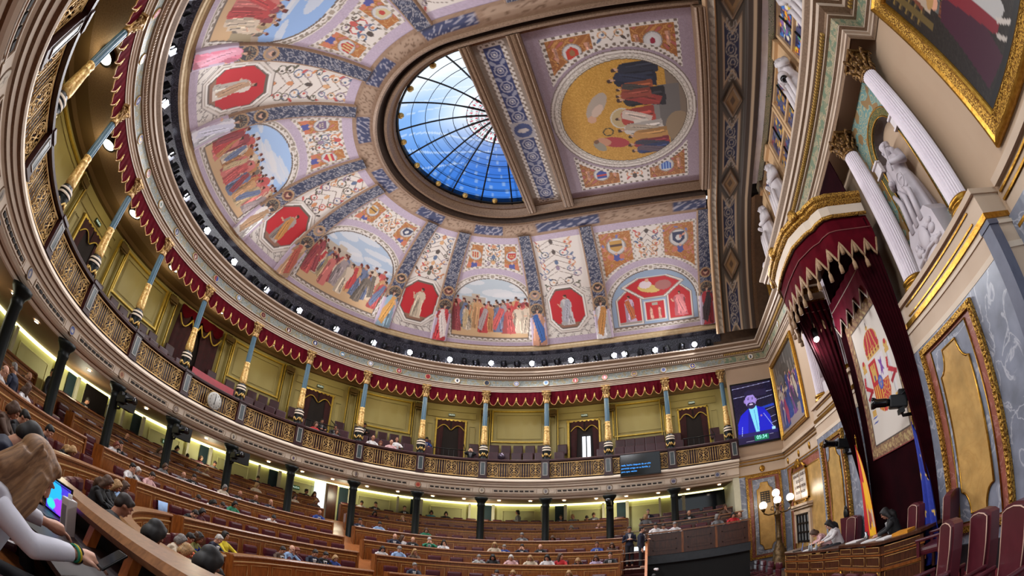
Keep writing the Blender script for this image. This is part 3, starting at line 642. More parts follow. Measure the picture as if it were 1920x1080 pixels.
def disc_paint(name,r,f1,f2,k,parent=None,rimc=(206,190,160)):
    n=26; rr=np.linspace(0,1,11); th=np.linspace(0,2*PI,n); RR,TH=np.meshgrid(rr,th,indexing='ij')
    X=RR*np.cos(TH); Y=RR*np.sin(TH); XYZ=np.stack([X*r,np.zeros_like(X),Y*r],-1); c=Cv(X,Y,f1)
    if k%5==0: c.ell(0,-.05,.35,.55,f2)
    elif k%5==1: c.rect(-1,-1,0,1,f2) if k%2 else c.poly([(-.5,-.4),(.5,-.4),(.6,.4),(.25,.1),(0,.5),(-.25,.1),(-.6,.4)],f2)
    elif k%5==2: c.ringe(0,0,.78,.78,.2,f2)
    elif k%5==3: c.rect(-.5,-.12,.5,.12,f2); c.rect(-.12,-.5,.12,.5,f2)
    else: c.poly([(-.2,-.6),(.3,-.6),(.15,.1),(.4,.5),(-.1,.4),(-.35,0)],f2)
    c.put(RR>.86,rimc); o=bpy.data.objects.new(name,gridmesh(name,XYZ,c.colors(),paintmat('enamel_paint',.35))); link(o,parent); return o
k=0
for h in np.arange(-3,27.6,1):
    a=bay(0)+h*DS/2
    if a>7.6/KS: break
    nm,f1,f2=MEDC[k%len(MEDC)]; x,y=P(a,11.245)
    t=thing('frieze_medallion','round %s medallion on the cornice frieze'%nm,'medallion',(x,y,8.205),yaw(a)+PI,group='medallions on the cornice frieze')
    b=MB(); b.lathe([(.0,-.03),(.155,-.03),(.155,.0),(.135,.012)],20,M=Matrix.Rotation(-PI/2,4,'X')); obj('rim',b,GOLDP,t)
    d=disc_paint('emblem',.14,f1,f2,k,t); d.location=(0,.014,0); k+=1
# ================================================================ BALCONY
prof=[(11.9,3.30),(11.02,3.28),(10.96,3.25),(10.93,3.17),(10.95,3.12),(11.03,3.10),(11.07,3.02),(11.13,3.0),(11.15,2.92),(11.2,2.90),(11.25,2.86),(11.28,2.58),(11.25,2.55),(11.3,2.5),(11.36,2.46),(11.42,2.44),(11.46,2.38),(11.5,2.35),(15.3,2.40)]
struct('trim_12',ring(prof,A0,A1,mis=[0,0,0,0,1,0,1,0,1,0,0,1,0,0,1,0,0,2]),[CREAM2,CORND,mat('soffit_plaster',(150,116,82),.6,c2=(138,104,72),scale=1)])
# gallery floor in steps
GFL=mat('gallery_carpet',(70,26,30),.9,c2=(56,18,24),scale=30)
struct('floor_1',ring([(11.0,3.29),(11.75,3.30),(11.75,3.9),(12.85,3.9),(12.85,4.55),(14.3,4.55)],A0,A1),[GFL])
OLIVE=mat('olive_wall_paint',(176,164,104),.55,c2=(166,152,94),scale=.7); YG=mat('yellow_gilt_moulding',(214,186,84),.4,metal=.3,c2=(186,152,52),scale=10)
struct('wall_gallery',ring([(14.05,4.4),(14.05,7.75)],A0,A1+.06,step=rad(4)),[OLIVE])
struct('ceiling_gallery',ring([(14.05,7.75),(13.8,7.72),(13.65,7.8),(11.5,7.81)],A0,A1+.06,step=rad(4)),[mat('gallery_ceiling_paint',(116,90,58),.6,c2=(104,80,50),scale=.6)])
# ---- gallery column
def column():
    t=thing('gallery_column','','column')
    b=MB(); b.lathe([(.23,3.3),(.23,3.45),(.19,3.5),(.19,4.2),(.22,4.24),(.22,4.3),(.185,4.33),(.19,4.66),(.2,4.7)],18); obj('base_drum',b,GREEND,t)
    b=MB()
    for k in range(4):
        M=Matrix.Rotation(k*PI/2+PI/4,4,'Z'); b.tube([(.2*cos(q),.2*sin(q),4.62-.20*cos(q*2)**2 if abs(q)<.75 else 4.44) for q in np.linspace(-.75,.75,9)],.026,5,M=M)
    obj('swag',b,GOLDP,t)
    b=MB(); b.lathe([(.2,4.7),(.215,4.72),(.215,4.77),(.2,4.79),(.2,4.82),(.212,4.84),(.212,4.89),(.19,4.91),(.18,4.95),(.15,5.0)],18,mis=[0,1,1,0,0,1,1,0,0]); obj('banded_ring',b,[BLACKM,CREAM2],t)
    b=MB(); b.lathe([(.13,4.99),(.15,5.02),(.172,5.1),(.168,5.22),(.155,5.4),(.135,5.62),(.128,5.72),(.138,5.74),(.138,5.78),(.12,5.8),(.125,5.9),(.135,5.94),(.12,5.97)],20,flute=.06); obj('gilt_bulb',b,BULB,t)
    b=MB(); b.lathe([(.11,5.97),(.115,6.2),(.108,7.15),(.1,7.18)],24,flute=.1,smooth=False); obj('shaft',b,TEAL,t)
    b=MB(); b.lathe([(.12,7.16),(.125,7.2),(.125,7.29),(.11,7.31),(.11,7.36),(.12,7.4),(.14,7.5),(.17,7.6),(.2,7.7)],16)
    for r_,z_,n_ in ((.15,7.44,8),(.2,7.58,8)):
        for k in range(n_):
            q=2*PI*(k+(.5 if z_>7.5 else 0))/n_; b.tube([(.11*cos(q),.11*sin(q),z_-.08),(r_*.95*cos(q),r_*.95*sin(q),z_+.03),(r_*1.15*cos(q),r_*1.15*sin(q),z_+.07),(r_*1.2*cos(q),r_*1.2*sin(q),z_+.02)],[.03,.04,.03,.012],4)
    b.box((0,0,7.75),(.42,.42,.08)); obj('capital',b,CAPM,t); return t
BULB=mat('gilt_leafwork',(226,194,124),.4,metal=.25,c2=(176,126,54),scale=16,bump=.35,contrast=2); CAPM=mat('gilt_capital',(206,170,108),.45,metal=.3,c2=(120,80,40),scale=18,bump=.3,contrast=2)
colwhere=['behind the top edge of the near balcony','third from the far left top','second from the left balcony end','by the left doorway','left of the central curtained door','right of the central curtained door','left of the open railing doorway','beside the man in white shirt','left of the doorway with twin arches','facing the middle of the hall','left of the doorway with the white window','right of the doorway with the white window','left of the last doorway','against the pier with the big screen']
GC=column(); first=True
for i in range(-1,14):
    a=bay(i); x,y=P(a,11.444)
    lab='slender blue and gold gallery column, '+(colwhere[i] if i>=0 else 'uppermost at the left')
    if i==13: x-=.12
    if first: o=GC; first=False; o.location=(x,y,0); o.rotation_euler=(0,0,yaw(a)); o['label']=lab; o['group']='columns along the gallery'
    else: dup(GC,(x,y,0),yaw(a),lab)
# ---- pedestal in the balustrade
DKM=mat('dark_maroon_paint',(58,16,22),.45,c2=(44,10,16)); PANEL=mat('slate_inset',(70,82,84),.35,c2=(56,66,70)); PFR=mat('inset_frame',(186,184,176),.4)
def local(root_loc,rz): return (Matrix.Translation(root_loc)@Matrix.Rotation(rz,4,'Z')).inverted()
def pedestal(): 
    t=thing('railing_pedestal','','pedestal'); b=MB(); b.box((0,0,.44),(.38,.26,.86)); b.box((0,0,.03),(.44,.3,.06)); b.box((0,-.02,.9),(.44,.32,.08)); obj('block',b,DKM,t)
    b=MB(); 
    for dx in (-.1,.1): b.box((dx,-.14,.46),(.025,.03,.6))
    for dz in (.16,.76): b.box((0,-.14,dz),(.225,.03,.025))
    obj('inset_frame',b,PFR,t); b=MB(); b.box((0,-.132,.46),(.18,.02,.58)); obj('inset_panel',b,PANEL,t); return t
PD=pedestal(); first=True
for i in range(-1,14):
    a=bay(i); x,y=P(a,11.09); lab='dark railing pedestal below the blue column '+(colwhere[i] if i>=0 else 'uppermost at the left')
    lab=' '.join(lab.split()[:16])
    if first: o=PD; first=False; o.location=(x,y,3.29); o.rotation_euler=(0,0,yaw(a)); o['label']=lab; o['group']='pedestals of the balcony railing'
    else: dup(PD,(x,y,3.29),yaw(a),lab)
# ---- railing of one bay
GI=mat('gilt_ironwork',(240,204,136),.4,metal=.2,c2=(206,160,88),scale=12)
def orn():
    b=MB(); w,h=.25,.33
    def T(pts,r=.0135): b.tube([(x,0,z) for x,z in pts],r,4)
    T([(-w,-h),(w,-h),(w,h),(-w,h),(-w,-h)],.013)
    T([(w*.94*cos(q),h*.94*sin(q)) for q in np.linspace(0,2*PI,19)],.013); T([(0,-h),(0,h)],.016)
    for sx in (-1,1):
        for sz in (-1,1):
            T([(sx*x,sz*z) for x,z in ((.02,.03),(.07,.05),(.13,.09),(.16,.16),(.13,.21),(.08,.2),(.075,.15),(.1,.13))]); T([(sx*x,sz*z) for x,z in ((.0,.28),(.05,.24),(.07,.27),(.05,.3))])
            T([(sx*x,sz*z) for x,z in ((.0,.1),(.04,.13),(.03,.18),(.0,.2))]); T([(sx*x,sz*z) for x,z in ((.2,.02),(.16,.04),(.15,.0))])
            T([(sx*x,sz*z) for x,z in ((.22,.3),(.19,.28),(.2,.24))])
    b.ell((0,0,0),(.05,.02,.05),8,5); return b.mesh('ornament_panel',GI)
ORN=orn(); b=MB(); b.tube([(0,0,-.33),(0,0,.33)],.014,5); b.ell((0,0,-.2),(.022,.022,.03),6,4); b.ell((0,0,.2),(.022,.022,.03),6,4); BAL=b.mesh('baluster',GI)
def railing(a0,a1,label):
    ac=(a0+a1)/2; R=11.09; x,y=P(ac,R); rz=yaw(ac); root=thing('balcony_railing',label,'railing',(x,y,3.29),rz,'railings between the gallery pedestals'); I=local((x,y,0),rz)
    g=.20/(R if a0<0 else KS); aa,bb=a0+g,a1-g; L=(bb-aa)
    def sw(nm,prof,m):
        mb=MB(); mb.sweep([[I@Vector(P(a,r,z)) for r,z in prof] for a in np.linspace(aa-.3*g,bb+.3*g,9)],closedprof=True,caps=True); return obj(nm,mb,m,root)
    sw('handrail',[(R-.14,.83),(R+.14,.83),(R+.15,.9),(R+.1,.94),(R-.1,.94),(R-.15,.9)],DKM)
    sw('top_bar',[(R-.02,.76),(R+.02,.76),(R+.02,.79),(R-.02,.79)],GI); sw('bottom_bar',[(R-.02,.06),(R+.02,.06),(R+.02,.09),(R-.02,.09)],GI)
    sw('backing_cloth',[(R+.09,.02),(R+.11,.02),(R+.11,.8),(R+.09,.8)],DKM)
    W=L*(R if a0<0 else KS); fr=[.26/W,.5,1-.26/W]
    def put(nm,me,f):
        a=aa+L*f; p=I@Vector(P(a,R,0)); o=bpy.data.objects.new(nm,me); link(o,root); o.location=(p.x,p.y,.425); o.rotation_euler=(0,0,yaw(a)-rz)
    for f in fr: put('ornament_panel',ORN,f)
    for q0,q1 in ((fr[0],fr[1]),(fr[1],fr[2])):
        for k in range(4): put('baluster',BAL,q0+.27/W+(q1-q0-.54/W)*(k+.5)/4)
    return root
bayname=['uppermost at the left','second from the upper left','third from the upper left','beside the left doorway','with the clock on it','right of the clock','below the open railing doorway','with three visitors leaning over it','below the doorway with twin arches','in the middle of the hall','below the doorway with the white window','left of the hanging caption screen','behind the caption screen','beside the big screen pier']
for i in range(-2,13):
    a0,a1=bay(i),bay(i+1)
    nm=bayname[i+1] if i+1>=0 else 'at the very top left'
    if a0<0<a1: a1_=a1
    railing(a0,a1,'gilt iron balcony railing with maroon handrail, '+nm)
# ---- valance of one bay
def valance(a0,a1,label):
    R=11.47; ac=(a0+a1)/2; x,y=P(ac,R); rz=yaw(ac); root=thing('valance',label,'valance',(x,y,7.1),rz,'valances between the gallery columns'); I=local((x,y,7.1),rz)
    g=.13/(R if a0<0 else KS); aa,bb=a0+g,a1-g; n=6; m=8*n
    top=[];bot=[];cl=MB(); tr=MB(); ts=MB(); pts=[]
    rows=[]
    for k in range(m+1):
        f=k/m; a=aa+(bb-aa)*f; ph=(f*n)%1.0; dz=.42*abs(sin(PI*f*n))**.55
        zb=7.50-dz; wob=.03*sin(2*PI*f*n*2)
        rows.append([I@Vector(P(a,R+.0,7.80)),I@Vector(P(a,R-.03+wob,(7.8+zb)/2)),I@Vector(P(a,R-.02+wob,zb))]); pts.append(I@Vector(P(a,R-.03+wob,zb)))
    cl.sweep(rows,smooth=True); obj('cloth',cl,VELVET,root); tr.tube(pts,.018,4); obj('gold_trim',tr,INLAY,root)
    for k in range(n+1):
        a=aa+(bb-aa)*k/n; p=I@Vector(P(a,R-.02,7.40)); b=MB(); b.lathe([(.0,.14),(.03,.1),(.028,.06),(.05,.0),(.058,-.12),(.0,-.13)],6); o=obj('tassel',b,GOLDP,root); o.location=p
for i in range(-2,13): valance(bay(i),bay(i+1),'burgundy scalloped valance above the railing '+(bayname[i+1] if i+1>=0 else 'at the very top left'))
# ---- back wall of the gallery: pilasters, panel mouldings, doorways, signs
def on_wall(a,R,dx,z):
    """point dx along the wall from plan angle a"""
    k=R if a<=0 and a>=-PI else KS
    return P(a+dx/k,R,z)
def frame_strip(name,a,R,x0,x1,z0,z1,w,d,m,kind=True,parent=None):
    mb=MB(); N=7
    for za,zb in ((z0,z0+w),(z1-w,z1)):
        mb.sweep([[on_wall(a,R,x,za),on_wall(a,R-d,x,za+w*.2),on_wall(a,R-d,x,zb-w*.2),on_wall(a,R,x,zb)] for x in np.linspace(x0,x1,N)])
    for xa,xb in ((x0,x0+w),(x1-w,x1)):
        mb.sweep([[on_wall(a,R,xa,z),on_wall(a,R-d,xa+w*.2,z),on_wall(a,R-d,xb-w*.2,z),on_wall(a,R,xb,z)] for z in (z0,z1)])
    return mb
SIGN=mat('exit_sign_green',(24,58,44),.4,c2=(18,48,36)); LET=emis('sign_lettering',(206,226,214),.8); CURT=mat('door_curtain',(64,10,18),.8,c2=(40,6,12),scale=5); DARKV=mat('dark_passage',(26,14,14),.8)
def lettering(text,size,m,parent,loc,rot,name='lettering',ext=.004,align='CENTER'):
    cu=bpy.data.curves.new(name,'FONT'); cu.body=text; cu.size=size; cu.align_x=align; cu.align_y='CENTER'; cu.extrude=ext; cu.materials.append(m)
    tmp=bpy.data.objects.new(name,cu); COL.objects.link(tmp); me=bpy.data.meshes.new_from_object(tmp.evaluated_get(bpy.context.evaluated_depsgraph_get())); bpy.data.objects.remove(tmp); bpy.data.curves.remove(cu)
    o=bpy.data.objects.new(name,me); link(o,parent); o.location=loc; o.rotation_euler=rot; return o
pk=14
WR=14.0
dn={0:'at the upper left',2:'by the left end of the gallery',6:'behind the open stair railing',8:'left of centre',10:'with a white window behind it',12:'nearest the big screen'}
tk=0
for i in range(-2,13):
    ac=(bay(i)+bay(i+1))/2; hw=1.52 if i<11 else 1.45
    m=frame_strip('f',bay(i),WR,-.20,.20,4.6,7.7,.06,.10,OLIVE); tk+=1
    for sx in (-.30,.24): m.sweep([[on_wall(bay(i),WR,sx,z),on_wall(bay(i),WR-.12,sx+.01,z),on_wall(bay(i),WR-.12,sx+.05,z),on_wall(bay(i),WR,sx+.06,z)] for z in (4.6,7.62)],mi=1)
    struct('trim_%d'%(pk),m,[OLIVE,YG]); pk+=1
    b=MB(); 
    p=on_wall(bay(i),WR-.1,0,7.45); b.box((0,0,0),(.5,.2,.22),M=Matrix.Translation(p)@Matrix.Rotation(yaw(bay(i)),4,'Z')); b.tube([(-.2,-.02,-.12),(-.14,-.1,-.2),(.14,-.1,-.2),(.2,-.02,-.12)],.05,6,M=Matrix.Translation(p)@Matrix.Rotation(yaw(bay(i)),4,'Z')); struct('trim_%d'%(pk),b,[mat('dark_gilt_bracket',(110,86,40),.5,metal=.2)]); pk+=1
    if i%2 or i in (-2,):
        m=frame_strip('f',ac,WR,-1.5*hw/1.52,1.5*hw/1.52,5.75,7.62,.11,.07,YG); 
        m2=frame_strip('f',ac,WR,-1.22*hw/1.52,1.22*hw/1.52,5.98,7.36,.025,.02,OLIVE); m.v+= [] ; o=len(m.v); m.v+=m2.v; m.f+=[tuple(q+o for q in f) for f in m2.f]; m.mi+=[1]*len(m2.f); m.sm+=m2.sm
        struct('trim_%d'%pk,m,[YG,OLIVE]); pk+=1
        continue
    if i==4: continue
    # doorway
    m=frame_strip('f',ac,WR,-.86,.86,4.5,6.92,.13,.08,YG)
    for sx in (-1,1): 
        m2=frame_strip('f',ac,WR,min(sx*1.32,sx*.98),max(sx*1.32,sx*.98),5.2,6.6,.03,.02,YG); o=len(m.v); m.v+=m2.v; m.f+=[tuple(q+o for q in f) for f in m2.f]; m.mi+=[1]*len(m2.f); m.sm+=m2.sm
    m2=frame_strip('f',ac,WR,-1.34,1.34,7.0,7.4,.025,.02,YG); o=len(m.v); m.v+=m2.v; m.f+=[tuple(q+o for q in f) for f in m2.f]; m.mi+=[1]*len(m2.f); m.sm+=m2.sm
    struct('door_%d'%(i+3),m,[YG,OLIVE])
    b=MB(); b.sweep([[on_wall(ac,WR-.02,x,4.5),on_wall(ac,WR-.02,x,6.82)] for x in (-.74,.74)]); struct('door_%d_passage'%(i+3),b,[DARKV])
    x,y=P(ac,WR-.06); rz=yaw(ac)
    t=thing('door_curtain','burgundy door curtain with gold edged swags, doorway '+dn[i],'curtain',(x,y,4.55),rz,'door curtains of the gallery')
    for sx in (-1,1):
        b=MB(); rows=[]
        for k in range(9):
            f=k/8; xx=sx*(.74-.70*f); zz=1.72+.28*sin(PI*min(f*1.05,1)); low=.0 if f<.45 else .55+1.1*(f-.45)
            rows.append([(xx,-.02+.03*sin(k*2.4),2.3),(xx,-.03+.03*sin(k*2.4),zz),(xx*(1 if f<.45 else 1),-.02+.03*sin(k*2.4),low if f<.45 else zz-.02)])
        b.sweep(rows,smooth=True); obj('drape',b,CURT,t)
        b=MB(); b.tube([(sx*(.74-.72*k/10),-.06,1.72+.28*sin(PI*min(k/10*1.02,1))) for k in range(11)],.028,5); obj('gold_edging',b,YG,t)
    if i==10:
        b=MB(); b.box((.08,-.01,.75),(.5,.02,1.5),0); w=tag(obj('window_1',b,[emis('daylit_window',(226,232,240),1.6)]),kind='structure'); w.location=(x,y,4.5); w.rotation_euler=(0,0,rz)
        b=MB()
        for q in (-.17,.08,.33): b.box((q,-.04,.75),(.06,.05,1.5))
        b.box((.08,-.04,1.5),(.56,.05,.08)); w=tag(obj('window_2',b,[BLACKM]),kind='structure'); w.location=(x,y,4.5); w.rotation_euler=(0,0,rz)
    sx_,sy_=P(ac,WR-.03); t=thing('exit_sign','small green exit sign above the gallery doorway '+dn[i],'exit sign',(sx_,sy_,7.17),rz,'exit signs above the gallery doorways')
    b=MB(); b.box((0,0,0),(.36,.05,.15)); obj('plate',b,SIGN,t); lettering('SALIDA',.1,LET,t,(0,-.03,0),(PI/2,0,0))
# central curtained box at the apex
ac=(bay(4)+bay(5))/2; x,y=P(ac,WR-.2); rz=yaw(ac)
t=thing('box_curtain','tall burgundy curtains with gold edged swags at the central gallery door','curtain',(x,y,4.55),rz)
for sx in (-1,1):
    b=MB(); b.sweep([[(sx*(.35+.11*k),.05*sin(k*2.2),0),(sx*(.3+.115*k),.05*sin(k*2.2),1.5),(sx*(.02+.14*k),.06*sin(k*2.2)-.05,3.0)] for k in range(10)],smooth=True); obj('drape',b,CURT,t)
    b=MB()
    for q0,q1,zz in ((.0,.55,2.5),(.55,1.3,2.45)): b.tube([(sx*(q0+(q1-q0)*k/8),-.14,zz+.1-.45*sin(PI*k/8)) for k in range(9)],.04,5)
    obj('gold_edging',b,YG,t)
    b=MB(); b.sweep([[(sx*(1.3*k/8),-.12-.03*sin(k*2.),3.0),(sx*(1.3*k/8),-.12,2.75-.3*abs(sin(PI*k/4)))] for k in range(9)],smooth=True); obj('swag',b,VELVET,t)
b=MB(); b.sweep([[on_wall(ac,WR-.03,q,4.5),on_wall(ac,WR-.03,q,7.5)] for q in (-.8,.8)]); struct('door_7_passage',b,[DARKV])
# red cloth over the railing of the central box
b=MB(); aa=bay(4)+.1*DS; bb=bay(4)+.85*DS
b.sweep([[P(a,11.22,3.95),P(a,11.25,4.55),P(a,11.35,4.57),P(a,11.6,4.5)] for a in np.linspace(aa,bb,9)],smooth=True)
tag(obj('railing_cloth',b,[mat('red_cloth',(130,14,30),.7,c2=(110,10,24))]),'bright red cloth draped over the rail of the central box above the clock','cloth')
# round ceiling lights
for n,i in enumerate(range(-2,13)):
    ac=(bay(i)+bay(i+1))/2; x,y=P(ac,12.25); t=thing('round_ceiling_light','round white gallery ceiling light above the railing '+(bayname[i+1] if i+1>=0 else 'at the very top left'),'ceiling light',(x,y,7.7),0,'round lights of the gallery ceiling')
    b=MB(); b.lathe([(.0,-.04),(.23,-.02),(.24,.02)],18); obj('diffuser',b,emis('warm_white_glow',(255,246,226),9),t); b=MB(); b.lathe([(.24,-.03),(.3,-.03),(.3,.1),(.24,.1)],18,cap=False); obj('ring',b,BLACKM,t)
# balcony fascia: vents and medallions
GRILL=mat('vent_black',(30,24,22),.7)
for i in range(-2,13):
    ac=(bay(i)+bay(i+1))/2; x,y=P(ac,11.25); t=thing('vent_grille','black vent slots in the fascia under the railing '+(bayname[i+1] if i+1>=0 else 'at the very top left'),'vent',(x,y,2.72),yaw(ac),'vents in the balcony fascia')
    I=local((x,y,2.72),yaw(ac))
    mb=MB()
    for za,zb,xa,xb in ((2.62,2.645,-1.02,1.02),(2.795,2.82,-1.02,1.02),(2.62,2.82,-1.04,-1.0),(2.62,2.82,1.0,1.04)):
        mb.sweep([[I@Vector(on_wall(ac,11.25+.0,q,za)),I@Vector(on_wall(ac,11.225,q,za)),I@Vector(on_wall(ac,11.225,q,zb)),I@Vector(on_wall(ac,11.25,q,zb))] for q in np.linspace(xa,xb,7)],caps=True)
    obj('frame',mb,CREAM2,t)
    for k in range(8):
        q=-.84+.24*k; p=I@Vector(on_wall(ac,11.245,q,2.72)); b=MB(); b.box((0,0,0),(.17,.03,.065)); o=obj('slot',b,GRILL,t); o.location=p; o.rotation_euler=(0,0,-(q/11.25) if ac<0 else 0)
FM=[('blue',(70,84,150),(206,200,190)),('cream',(196,180,156),(140,120,96)),('grey',(150,140,130),(90,80,76)),('slate blue',(90,96,130),(190,180,170)),('bright blue',(50,80,160),(206,200,190)),('terracotta',(150,90,60),(206,170,130)),('brown',(120,96,84),(196,180,160)),('ivory with a dark bird',(206,192,170),(70,56,60)),('ivory with a violet crest',(206,192,170),(96,76,110)),('ivory and grey',(200,186,166),(110,96,96)),('red',(176,60,44),(206,120,90)),('ivory with a grey figure',(204,190,168),(100,84,78)),('silver',(176,166,156),(96,86,90)),('silver and black',(170,160,152),(60,54,60)),('violet grey',(150,140,150),(76,70,100)),('navy',(80,86,120),(170,164,160))]
for n,i in enumerate(range(-2,14)):
    a=bay(i)+(0 if i<13 else -.3*DS); x,y=P(a,11.235); nm,f1,f2=FM[n]; t=thing('fascia_medallion','small round %s medallion on the balcony fascia below a column'%nm,'medallion',(x,y,2.72),yaw(a)+PI,'medallions on the balcony fascia')
    b=MB(); b.lathe([(.0,-.03),(.16,-.03),(.16,.0),(.13,.014)],18,M=Matrix.Rotation(-PI/2,4,'X')); obj('rim',b,CORND,t); d=disc_paint('emblem',.135,f1,f2,n+2,t,(190,170,140)); d.location=(0,.016,0)
    b=MB(); b.box((0,-.012,0),(.78,.02,.2)); obj('plate',b,CREAM2,t)
# round clock on the railing
x,y=P(rad(-90-178.4+90+180-90) if False else PI/2-rad(178.4),10.93)
a=PI/2-rad(178.4); t=thing('wall_clock','round white clock hung on the gilt balcony railing below the red cloth','clock',(x,y,3.66),yaw(a))
b=MB(); b.lathe([(.0,-.0),(.34,-.0),(.34,.05),(.30,.07)],28,M=Matrix.Rotation(PI/2,4,'X')); obj('case',b,PFR,t)
b=MB(); b.lathe([(.0,.062),(.30,.062)],28,M=Matrix.Rotation(PI/2,4,'X'),cap=False); b.v=b.v; obj('dial',b,WHITE,t)
for k in range(12): q=k*PI/6; b=MB(); b.box((.25*sin(q),-.07,.25*cos(q)),(.018,.008,.05)); obj('hour_mark',b,BLACKM,t)
b=MB(); b.tube([(0,-.075,0),(.01,-.075,.2)],.011,4); obj('minute_hand',b,BLACKM,t); b=MB(); b.tube([(0,-.075,0),(-.02,-.075,-.15)],.013,4); obj('hour_hand',b,BLACKM,t)
# ================================================================ LOWER GALLERY AND BENCHES
PALEG=mat('pale_green_paint',(206,206,150),.55,c2=(196,196,138),scale=.6); PALEM=mat('pale_green_moulding',(222,220,168),.5,c2=(206,204,150))
TEALD=mat('dark_teal_drape',(18,50,58),.7,c2=(10,36,44),scale=3); IVORY=mat('ivory_pilaster',(214,212,186),.55,c2=(204,200,172))
LR=14.5
struct('wall_lower',ring([(LR,-.2),(LR,2.42)],A0,A1,step=rad(4)),[PALEG])
COVE=emis('cove_light',(246,240,168),2.6)
struct('trim_80',ring([(LR-.02,2.42),(LR-.14,2.43),(LR-.14,2.28),(LR-.02,2.28)],A0,A1-.03),[COVE])
tk=90
for i in range(-2,13):
    a=bay(i); m=MB(); M=Matrix.Translation((*P(a,LR-.1),0))@Matrix.Rotation(yaw(a),4,'Z')
    ac=(bay(i)+bay(i+1))/2
    m.box((.62,0,1.1),(.16,.22,2.44),0,M=M); m.box((-.62 if i not in(4,6) else -.5,0,1.1),(.12,.18,2.44),0,M=M); struct('trim_%d'%tk,m,[IVORY]); tk+=1
    b=MB(); b.box((.3,.02,1.1),(.46,.06,2.4),0,M=M); tag(obj('door_%d'%(i+30),b,[TEALD]),kind='structure')
    if i<12:
        m=frame_strip('f',ac,LR,-.82,.92,.6,2.05,.06,.04,PALEM); struct('trim_%d'%tk,m,[PALEM]); tk+=1
# exit signs and openings of the lower gallery
for i,dx,lab in ((1,-.3,'small green exit sign on the pale wall at the far left under the balcony'),(4,.2,'green exit sign on the pale wall left of the black camera column'),(6,-.35,'green exit sign on the pale wall beside the open lit doorway')):
    ac=(bay(i)+bay(i+1))/2; x,y=on_wall(ac,LR-.04,dx,0)[:2]; t=thing('exit_sign',lab,'exit sign',(x,y,1.72),yaw(ac)); b=MB(); b.box((0,0,0),(.46,.05,.2)); obj('plate',b,mat('lit_sign_green',(60,130,90),.4),t); lettering('SALIDA',.13,LET,t,(0,-.03,0),(PI/2,0,0))
for i,off,w,m in ((6,.95,.7,emis('bright_corridor',(206,214,226),1.1)),(3,-.2,1.3,DARKV),(0,.3,1.3,DARKV),(12,.1,2.5,mat('booth_glass',(14,30,36),.08,c2=(10,22,28)))):
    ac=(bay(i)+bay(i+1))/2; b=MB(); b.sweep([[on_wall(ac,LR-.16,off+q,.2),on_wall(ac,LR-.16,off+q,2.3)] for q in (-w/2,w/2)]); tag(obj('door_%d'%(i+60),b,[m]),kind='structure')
    if i==6: b=MB(); b.box((.35,-.1,1.2),(.5,.08,2.2),M=Matrix.Translation((*on_wall(ac,LR-.2,off+.25,0)[:2],0))@Matrix.Rotation(yaw(ac),4,'Z')); tag(obj('door_80',b,[WOODD]),kind='structure')
# lower columns
b=MB(); b.lathe([(.2,-.5),(.2,-.3),(.17,-.25),(.165,1.9),(.19,1.96),(.19,2.02),(.17,2.04),(.2,2.14),(.3,2.26),(.32,2.36)],16); LCOL=b.mesh('lower_column',GREEND)
cw=['at the far left edge','second from the far left','third from the far left','beside the bearded man in white shirt','right of the bearded standing man','left of the black camera cluster','bearing a black camera cluster','with a camera, left of the middle bench block','behind the left end of the middle benches','left of the middle','in the middle of the hall','right of the middle','bearing a camera near the stairs','in front of the dark glass booth']
for i in range(-1,13):
    a=bay(i); x,y=P(a,11.25)
    o=bpy.data.objects.new('lower_column',LCOL); link(o); o.location=(x,y,0); tag(o,'black green column under the balcony, '+cw[i+1],'column','columns under the balcony')
# downlights in the soffit
DL=emis('downlight_glow',(255,244,226),14)
for i in range(-2,13):
    for s in (-.75,.75):
        ac=(bay(i)+bay(i+1))/2; x,y=on_wall(ac,12.05,s,0)[:2]; t=thing('downlight','small round downlight in the balcony soffit over the back benches','downlight',(x,y,2.34),0,'downlights under the balcony')
        b=MB(); b.lathe([(.0,-.03),(.07,-.025),(.08,.0)],12); obj('lens',b,DL,t); b=MB(); b.lathe([(.08,-.02),(.11,-.015),(.11,.0)],12,cap=False); obj('ring',b,CREAM2,t)
# ---- stepped floor and benches
ROWS=dict(a=(13.15,1.33),b=(11.95,.84),c=(10.3,.29),d=(8.8,-.24),e=(7.1,-.71),f=(5.6,-1.23))
FDROP=.90
CARP=mat('aisle_carpet',(96,40,36),.9,c2=(70,28,28),scale=12); STEPW=wood('step_wood',(170,104,56),(130,76,38))
order='fedcba'; b=MB(); prof=[(4.2,-1.23-FDROP-.5),(5.0,-1.23-FDROP-.5)]
for k,r in enumerate(order):
    R,z=ROWS[r]; prof+=[(R-.25 if k else 5.35,z-FDROP-(.5 if not k else 0)+(0 if k else .0)),(R-.25 if k else 5.35,z-FDROP)]
prof+=[(LR,ROWS['a'][1]-FDROP)]
XN=2.6
def ringx(prof,a0,a1,**k): return ring(prof,a0,a1,**k)
struct('floor_2',ring(prof,-PI-XN/KS,XN/KS,step=rad(3)),[STEPW])
b=MB(); b.box((3.2,0,-3.05),(30,34,.1)); struct('floor_3',b,[mat('hall_carpet',(84,26,30),.9,c2=(62,20,24),scale=9)])
SECT={'mid':(XN/KS,pol(140.8)),'left':(pol(146.2),pol(206.6)),'near':(pol(211.6),-PI-3.0/KS)}
secword={'mid':'middle block','left':'left block','near':'near left block'}
rowword={'a':'topmost row','b':'second row from the top','c':'third row from the top','d':'fourth row from the top','e':'fifth row from the top','f':'lowest visible row'}
def RZ_(row,sec): return (8.7,-.31) if (row=='d' and sec=='near') else ROWS[row]
